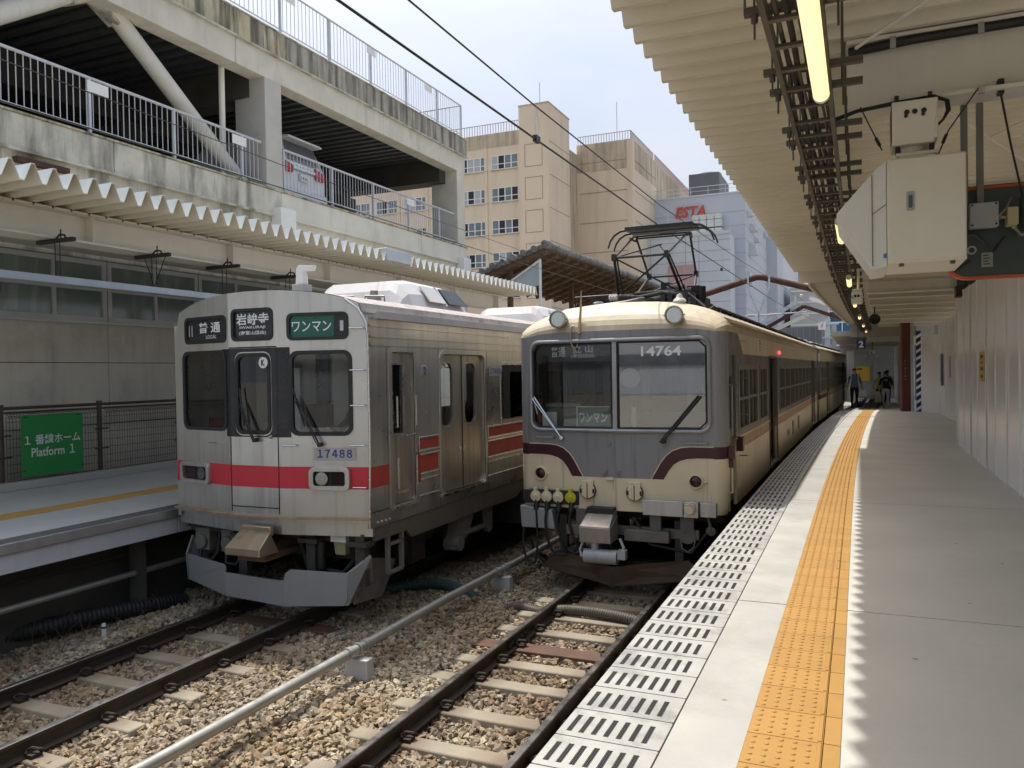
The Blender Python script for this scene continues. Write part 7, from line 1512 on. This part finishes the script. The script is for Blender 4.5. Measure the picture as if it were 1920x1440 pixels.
# small hanging devices
cm = thing('camera_housing', (-.02, 13.2, 2.5), 'small white boxy camera housing hung below the cable rack', 'camera')
b = MB(); b.box(-.10, .06, 13.0, 13.4, 2.50, 2.68); b.build('housing', boxm_l, cm, bevel=.02); b = MB(); b.box(-.09, .05, 12.98, 13.3, 2.68, 2.70); b.build('hood', boxm_l, cm); b = MB(); b.cyl((-.045, 12.985, 2.60), (-.045, 13.0, 2.60), .02, 10); b.cyl((.0, 12.985, 2.60), (.0, 13.0, 2.60), .02, 10); b.build('lens', rubber, cm)
b = MB(); b.cyl((.0, 13.2, 2.7), (.0, 13.2, 3.4), .02, 8); b.build('stem', boxm_l, cm); b = MB(); b.tube([(-.08, 12.99, 2.72), (-.11, 12.97, 2.62), (-.07, 12.96, 2.56)], .006, 5); b.tube([(.05, 12.99, 2.7), (.07, 12.97, 2.6)], .006, 5); b.build('cable', cable, cm)
sp_ = thing('round_speaker', (.35, 21.5, 2.6), 'round black speaker hung under the far canopy', 'speaker')
b = MB(); b.lathe([(.03, .1), (.12, .0), (.13, -.02), (.10, -.02), (.03, .03)], (.36, 21.5, 2.7), (0, 1, 0), 18); b.build('horn', iron, sp_); b = MB(); b.cyl((.36, 21.56, 2.78), (.36, 21.56, 3.0), .015, 6); b.build('stem', iron, sp_)
c2_ = thing('camera_housing', (.45, 36, 2.2), 'tiny white camera unit hanging beyond the platform 2 sign', 'camera')
b = MB(); b.box(.40, .62, 36, 36.3, 2.05, 2.22); b.build('housing', white, c2_, bevel=.02); b = MB(); b.cyl((.47, 35.99, 2.12), (.47, 36.02, 2.12), .035, 10); b.build('lens', rubber, c2_); b = MB(); b.cyl((.5, 36.1, 2.22), (.5, 36.1, 2.9), .02, 6); b.build('stem', rackm, c2_)
hs = thing('wall_speaker', (2.2, 16.9, 2.9), 'dark speaker bracket above the top edge of the white hoarding', 'speaker')
b = MB(); b.box(1.62, 1.9, 16.5, 16.8, 2.78, 2.98); b.cyl((1.68, 16.45, 2.9), (1.68, 16.5, 2.9), .06, 10); b.cyl((1.82, 16.45, 2.9), (1.82, 16.5, 2.9), .06, 10); b.build('body', iron, hs); b = MB(); b.box(1.75, 1.8, 16.6, 16.65, 2.98, 3.47); b.build('bracket', iron, hs)
sn = thing('platform_number_sign', (.08, 33, 2.22), 'small navy hanging sign with white numeral 2', 'sign')
b = MB(); b.box(-.085, .235, 32.98, 33.05, 2.22, 2.55); b.build('panel', navy, sn); text('2', whitelet, sn, (.075, 32.978, 2.385), (1, 0, 0), (0, 0, 1), None, .25, .04)
b = MB(); b.cyl((-.03, 33.01, 2.55), (-.03, 33.01, 3.0), .012, 6); b.cyl((.18, 33.01, 2.55), (.18, 33.01, 3.0), .012, 6); b.build('hanger', rackm, sn)
# ---------------------------------------------------------------- white hoarding
hw = thing('hoarding_wall', (1.72, 8, 0), 'glossy white construction hoarding along the walkway', 'hoarding')
ysn = [-2.6 + .9 * k for k in range(23)]; ysn = [y for y in ysn if y < 17.0] + [17.3]
for i, (a, c) in enumerate(zip(ysn, ysn[1:])):
    j = .006 * math.sin(i * 2.7) ; b = MB(); n_ = 6; vs = []
    for k in range(n_ + 1):
        y = a + .003 + (c - a - .006) * k / n_; bow = .004 * math.sin(math.pi * k / n_) * (1 if i % 2 else -1)
        vs.append((1.715 + j + bow, y))
    rings = [[(x, y, .02), (x, y, 2.88), (x + .03, y, 2.88), (x + .03, y, .02)] for x, y in vs]; b.loft(rings); b.build('panel', hoard, hw, smooth=False)
    b = MB(); b.box(1.70, 1.715, c - .018, c + .018, .01, 2.89); b.build('joint_strip', hoard, hw)
b = MB(); b.box(1.69, 1.78, 17.30, 17.345, 0, 2.98); b.build('end_post', white, hw)
P = [(1.76, 17.33), (2.36, 17.36), (2.40, 20.8), (2.40, 24.4), (2.34, 25.2), (2.40, 29.3), (1.99, 31.0)]
P = [(1.76, 17.36), (2.42, 17.40), (2.42, 19.9), (2.42, 22.4), (2.42, 24.9), (2.38, 27.1), (2.38, 29.3), (1.98, 31.0)]
for (xa, ya_), (xb, yb) in zip(P, P[1:]):
    d = Vector((xb - xa, yb - ya_, 0)).normalized(); nrm = Vector((-d.y, d.x, 0)) * -.03
    zt = 2.92 if ya_ < 29 else 2.55
    b = MB(); b.hexa([(xa, ya_, zf(ya_)), (xb, yb, zf(yb)), (xb + nrm.x, yb + nrm.y, zf(yb)), (xa + nrm.x, ya_ + nrm.y, zf(ya_)), (xa, ya_, zt), (xb, yb, zt), (xb + nrm.x, yb + nrm.y, zt), (xa + nrm.x, ya_ + nrm.y, zt)]); b.build('panel', hoard, hw, smooth=False)
    b = MB(); b.box(xb - .02, xb + .01, yb - .03, yb + .03, 0, zt); b.build('joint_strip', hoard, hw)
def notice(x, y0, y1, z0, z1, mt, lab, rows=(), nx=-1):
    t = thing('notice', (x, (y0 + y1) / 2, z0), lab, 'notice', None); b = MB(); b.box(x - .006, x, y0, y1, z0, z1); b.build('sheet', mt, t)
    b = MB()
    for (a, c, zz, h) in rows: b.box(x - .008, x - .0062, y0 + (y1 - y0) * a, y0 + (y1 - y0) * c, z0 + (z1 - z0) * zz, z0 + (z1 - z0) * (zz + h))
    if rows: b.build('printed_mark', M('print_brown', (.10, .06, .02), .6) if 'print_brown' not in bpy.data.materials else bpy.data.materials['print_brown'], t)
notice(1.699, 13.62, 14.12, 1.30, 1.74, ywl, 'narrow yellow notice strip on the near white hoarding', ((.2, .8, .78, .12), (.3, .7, .6, .06), (.2, .75, .36, .12), (.3, .7, .1, .12)))
notice(2.40, 22.9, 23.5, 1.15, 1.75, ywl, 'small yellow notice on the far part of the white hoarding', ((.2, .8, .6, .2),))
notice(2.40, 26.0, 26.6, 1.2, 1.8, M('notice_blue', (.15, .22, .42), .5), 'pale blue notice farther along the white hoarding')
notice(2.355, 27.9, 28.5, .9, 1.9, M('notice_slate', (.08, .10, .2), .5), 'dark blue grey notice next to the hoarding corner')
dk = thing('gap_shade_sheet', (2.0, 17.6, 2.9), 'dark sheet standing in for shade in the gap above the white hoarding corner', 'panel')
b = MB(); b.box(1.73, 4.5, 17.42, 17.46, 2.93, 3.23); b.build('board', M('gap_dark', (.05, .045, .055), .7), dk)  # near-black sheet stands in for shade in the gap over the hoarding
b = MB(); b.box(2.9, 3.0, -1.5, 17.3, 2.89, 3.46); b.build('backing', dark_conc, dk)
# pillar and striped post
pr_ = thing('brown_pillar', (1.5, 31.5, zf(31.5)), 'dark brown steel pillar with faint vertical lettering standing on the far platform', 'pillar')
b = MB(); b.box(1.39, 1.66, 31.4, 31.7, zf(31.4) - .05, 3.24); b.build('shaft', brown_p, pr_, bevel=.01); b = MB(); b.box(1.33, 1.39, 31.42, 31.68, zf(31.4) - .05, 3.24); b.build('side_flange', M('pillar_flange', (.26, .11, .09), .5), pr_)
b = MB()
for k, h in enumerate((.07, .05, .09, .06, .08, .05)): b.box(1.46 + .01 * (k % 2), 1.50 + .01 * (k % 3), 31.394, 31.4, 1.75 - .13 * k - h, 1.75 - .13 * k)
b.build('faint_lettering', M('faint_letters', (.22, .12, .1), .6), pr_)
sp2 = thing('striped_post', (1.9, 31.2, zf(31.2)), 'blue and white diagonally striped guard post by the hoarding corner', 'post')
b = MB(); z0 = zf(31.1); b.box(1.815, 1.965, 31.06, 31.2, z0, 2.75); b.build('core', M('stripe_blue', (.015, .02, .16), .45, var=.05), sp2)
for k in range(11):
    z = z0 + .02 + k * .25; b = MB(); b.hexa([(1.812, 31.052, z), (1.968, 31.052, z + .11), (1.968, 31.06, z + .11), (1.812, 31.06, z), (1.812, 31.052, z + .10), (1.968, 31.052, z + .21), (1.968, 31.06, z + .21), (1.812, 31.06, z + .10)]); b.build('white_stripe', whitelet, sp2)
# inner passage right of the pillar
b = MB(); b.box(1.75, 1.79, 31.8, 48, -.35, 3.2); b.box(1.99, 2.6, 33.95, 34.0, -.35, 3.3); tag(b.build('passage_wall', M('passage_white', (.55, .55, .52), .35, var=.06)), 'pale passage wall between the brown pillar and the striped post', 'wall')
b = MB(); b.box(1.742, 1.75, 36, 38.5, .6, 1.7); tag(b.build('passage_poster', M('poster_lime', (.45, .45, .16), .5, var=.3, vs=6)), 'yellowish poster in the passage behind the brown pillar', 'poster')
# ---------------------------------------------------------------- end of the platform
ew = thing('end_wall', (1, 50, -.3), 'grey green boarded wall closing the far end of the platform', 'wall')
for k in range(7):
    b = MB(); x0 = -.9 + k * .62; b.box(x0 + .006, x0 + .614, 50, 50.06, -.35, 3.0); b.build('board', M('end_board', (.24, .25, .23), .7, var=.05) if 'end_board' not in bpy.data.materials else bpy.data.materials['end_board'], ew, smooth=False)
b = MB(); b.box(.72, 1.5, 49.96, 50, -.3, 1.75); b.box(.72, 1.5, 49.955, 49.96, 1.76, 1.80); b.build('door', bpy.data.materials['end_board'], ew, bevel=.006)
b = MB(); b.box(-.15, .55, 49.95, 49.99, .72, 1.55); o = b.build('yellow_board', ywl, ew)
b = MB(); b.box(-.1, .15, 49.94, 49.95, 1.36, 1.44); b.box(-.05, .03, 49.94, 49.95, 1.05, 1.13); b.build('printed_mark', blacklet, o)
b = MB(); b.box(-1.0, 4.0, 34.05, 50.3, 2.75, 2.95); b.box(-.3, 4.5, 34.02, 34.05, 2.70, 3.3); tag(b.build('concourse_ceiling', M('ceiling_grey', (.40, .39, .34), .7, var=.06)), 'grey ceiling over the far end of the platform', 'ceiling')
for y in (36, 40, 44):
    b = MB(); b.box(.3, 3.5, y, y + .15, 2.55, 2.75); tag(b.build('ceiling_beam', cream_l), {36: 'nearest', 40: 'middle', 44: 'farthest'}[y] + ' of three pale beams below the concourse ceiling', 'beam', 'beams below the concourse ceiling')
wc = thing('white_column', (-.35, 47.5, -.3), 'white square column past the end of the cream train', 'column')
b = MB(); b.box(-.62, -.25, 47.3, 47.6, .35, 2.75); b.build('shaft', white, wc, bevel=.01); b = MB(); b.box(-.72, -.2, 47.2, 47.7, -.35, .35); b.build('plinth', white, wc, bevel=.015); b = MB(); b.box(-1.6, .5, 47.25, 47.7, 2.42, 2.7); b.build('lintel', M('lintel_grey', (.45, .44, .42), .7), wc)
b = MB(); b.box(-3.2, -.8, 47.0, 47.3, -1.1, 1.9); tag(b.build('buffer_stop_wall', M('stop_dark', (.10, .09, .08), .8)), 'dark wall closing the track past the cream train', 'wall')
# ---------------------------------------------------------------- people
def human(name, label, x, y, h, top, legs, pose, face=0, hair_long=False, skirt=False, girth=1.0, sleeve=.55, print_=None):
    z = zf(y); t = thing(name, (x, y, z), label, 'person', None); s = h / 1.7; 
    me = bpy.data.meshes.new('body'); ob = bpy.data.objects.new('body', me); COL.objects.link(ob); ob.parent = t; W[ob.name] = Vector((x, y, z))
    J = {'pel': (0, 0, .93), 'wst': (0, 0, 1.08), 'chs': (0, .01, 1.28), 'nck': (0, 0, 1.44), 'hd0': (0, -.02, 1.52), 'hd1': (0, -.02, 1.64)}
    R_ = {'pel': .135 * girth, 'wst': .125 * girth, 'chs': .15 * girth, 'nck': .055, 'hd0': .075, 'hd1': .088}
    E_ = [('pel', 'wst'), ('wst', 'chs'), ('chs', 'nck'), ('nck', 'hd0'), ('hd0', 'hd1')]
    for sd, nm in ((-1, 'L'), (1, 'R')):
        st = pose[nm]
        for k, (p, r) in zip(('sh', 'el', 'wr', 'hn'), (((sd * .17 * girth, .01, 1.38), .06), (st['el'], .045), (st['wr'], .033), (st['hn'], .038))): J[nm + k] = p; R_[nm + k] = r
        for k, (p, r) in zip(('hp', 'kn', 'an', 'to'), (((sd * .095, 0, .86), .092 * girth), (st['kn'], .062), (st['an'], .045), (st['to'], .038))): J[nm + k] = p; R_[nm + k] = r
        E_ += [('chs', nm + 'sh'), (nm + 'sh', nm + 'el'), (nm + 'el', nm + 'wr'), (nm + 'wr', nm + 'hn'), ('pel', nm + 'hp'), (nm + 'hp', nm + 'kn'), (nm + 'kn', nm + 'an'), (nm + 'an', nm + 'to')]
    ks = list(J); me.from_pydata([tuple(c * s for c in J[k]) for k in ks], [(ks.index(a), ks.index(c)) for a, c in E_], [])
    mo = ob.modifiers.new('skin', 'SKIN'); mo.use_smooth_shade = True
    for v, k in zip(me.skin_vertices[0].data, ks): v.radius = (R_[k] * s, R_[k] * s * (.78 if k in ('pel', 'wst', 'chs') else 1))
    me.skin_vertices[0].data[0].use_root = True
    sb = ob.modifiers.new('sub', 'SUBSURF'); sb.levels = 2; sb.render_levels = 2
    dg = bpy.context.evaluated_depsgraph_get(); dg.update(); nm_ = bpy.data.meshes.new_from_object(ob.evaluated_get(dg)); ob.modifiers.clear(); ob.data = nm_
    for m in (top, legs, skin, rubber): nm_.materials.append(m)
    for p in nm_.polygons:
        c = p.center / s; armx = abs(c.x) > .2 * girth
        if c.z > 1.46: k = 2
        elif c.z < .075: k = 3
        elif armx and c.z < 1.38 - (1.38 - .78) * sleeve and c.z > .6: k = 2
        elif c.z > .90: k = 0
        else: k = 1
        p.material_index = k; p.use_smooth = True
    b = MB()     # hair, nose
    def el(cx, cy, cz, ax, ay, az, zmin=-1):
        rings = []
        for i in range(9):
            a = -math.pi / 2 + math.pi * i / 8; 
            rings.append([(x + s * (cx + ax * math.cos(a) * math.cos(q)), y + s * (cy + ay * math.cos(a) * math.sin(q)), z + s * (cz + max(zmin, math.sin(a)) * az)) for q in np.linspace(0, 2 * math.pi, 14, endpoint=False)])
        b.loft(rings)
    el(0, .015, 1.645, .098, .105, .09, -.15); 
    if hair_long: el(0, .05, 1.55, .10, .08, .14)
    b.build('hair', hair, t)
    b = MB(); b.tube([(x, y - s * .10, z + s * 1.60), (x, y - s * .125, z + s * 1.565), (x, y - s * .105, z + s * 1.555)], [.008, .014, .008], 6); b.build('nose', skin, t)
    b = MB()
    for sx in (-.032, .032): b.cyl((x + s * sx, y - s * .1, z + s * 1.605), (x + s * sx, y - s * .112, z + s * 1.605), .011, 8)
    b.box(x - .025, x + .025, y - s * .108, y - s * .1, z + s * 1.522, z + s * 1.53); b.build('face_features', M('face_dark', (.06, .03, .025), .6) if 'face_dark' not in bpy.data.materials else bpy.data.materials['face_dark'], t)
    b = MB()     # fingers
    for nmk in ('L', 'R'):
        hx, hy, hz = pose[nmk]['hn']
        for k in range(4): b.tube([(x + s * hx, y + s * (hy - .03 + .02 * k), z + s * (hz - .02)), (x + s * hx * 1.02, y + s * (hy - .03 + .02 * k), z + s * (hz - .07)), (x + s * (hx * .96), y + s * (hy - .03 + .02 * k), z + s * (hz - .10 + .008 * abs(k - 1)))], .008, 5)
        b.tube([(x + s * hx, y + s * (hy - .03), z + s * (hz + .01)), (x + s * hx * .94, y + s * (hy - .055), z + s * (hz - .04))], .009, 5)
    b.build('fingers', skin, t); t.rotation_euler = (0, 0, face); return t
P_walk = lambda f: {'L': dict(el=(-.25, .03, 1.12), wr=(-.27, -.05 * f, .90), hn=(-.27, -.06 * f, .82), kn=(-.10, -.06 * f, .48), an=(-.10, -.02 * f, .09), to=(-.11, -.14 - .02 * f, .035)), 'R': dict(el=(.26, .03, 1.12), wr=(.30, .03, .90), hn=(.31, .02, .82), kn=(.10, .03 * f, .47), an=(.105, .10 * f, .10), to=(.115, -.03 + .08 * f, .035))}
human('person', 'man in grey blue T-shirt and black trousers walking beside the cream train with a rucksack', -.19, 36.0, 1.62, M('shirt_bluegrey', (.15, .19, .24), .9), M('trousers_black', (.012, .012, .014), .9), P_walk(.8), 0, girth=1.12)
human('person', 'woman in black printed T-shirt and pale wide trousers walking on the platform', 1.0, 36.6, 1.5, M('shirt_black', (.012, .011, .012), .9), M('trousers_pale', (.55, .56, .56), .9), P_walk(-.6), .1, True, girth=1.12)
human('person', 'person in yellow top half hidden behind the woman in black', .82, 39.2, 1.52, M('shirt_yellow', (.55, .50, .08), .9), M('trousers_brown', (.05, .035, .03), .9), P_walk(.5), .2)
human('person', 'person in pale grey shirt farthest back by the end wall', 1.28, 44.0, 1.62, M('shirt_pale', (.30, .29, .27), .9), M('trousers_dark', (.02, .02, .022), .9), P_walk(-.7), -.2)
bagw = M('bag_white', (.62, .63, .64), .5)
def bag(x, y, z, w_, h, mt, lab, d=.12):
    t = thing('carrier_bag', (x, y, z), lab, 'bag'); b = MB()
    b.loft([[(x - w_ * a, y - d * c, z + h * k), (x + w_ * a, y - d * c, z + h * k), (x + w_ * a, y + d * c, z + h * k), (x - w_ * a, y + d * c, z + h * k)] for a, c, k in ((.42, .8, 0), (.5, 1, .12), (.48, .9, .5), (.36, .5, .8), (.2, .25, 1))]); b.build('bag_body', mt, t, bevel=.01)
    b = MB(); b.tube([(x - w_ * .15, y, z + h), (x - .02, y, z + h + .09), (x + .02, y, z + h + .09), (x + w_ * .15, y, z + h)], .008, 5); b.build('handle', mt, t)
zf0 = zf(36.2)
bag(.13, 35.95, zf0 + .44, .34, .30, bagw, 'white carrier bag in the hand of the man beside the train')
bag(.71, 36.5, zf0 + .22, .26, .46, M('bag_beige', (.52, .38, .28), .6), 'beige carrier bag in the hand of the woman in black')
bag(.56, 39.1, zf(39.2) + .55, .26, .18, bagw, 'small white bag held by the half hidden person in yellow')
b = MB(); b.hexa([(-.33, 36.12, .83), (-.05, 36.12, .83), (-.05, 36.27, .83), (-.33, 36.27, .83), (-.31, 36.1, 1.24), (-.07, 36.1, 1.24), (-.07, 36.23, 1.24), (-.31, 36.23, 1.24)])
rs = b.build('rucksack', M('rucksack_navy', (.03, .035, .09), .8), bevel=.03); tag(rs, 'navy rucksack with pale straps on the back of the man beside the train', 'rucksack')
b = MB()
for x in (-.31, -.05): b.tube([(x, 36.12, 1.17), (x, 36.0, 1.24), (x + .01, 35.875, 1.17), (x + .01, 35.865, .98), (x - .0, 36.0, .90)], .022, 6)
b.build('strap', M('strap_pale', (.5, .55, .62), .7), rs)
b = MB(); b.box(.93, 1.06, 36.455, 36.46, .93, 1.0); tag(b.build('shirt_print', M('print_grey', (.25, .25, .27), .8)), None); sp3 = bpy.data.objects['shirt_print']
wm = [o for o in bpy.data.objects if o.get('label', '').startswith('woman in black')][0]
sp3.parent = wm; sp3.location = sp3.location - wm.location
bpy.context.view_layer.update()
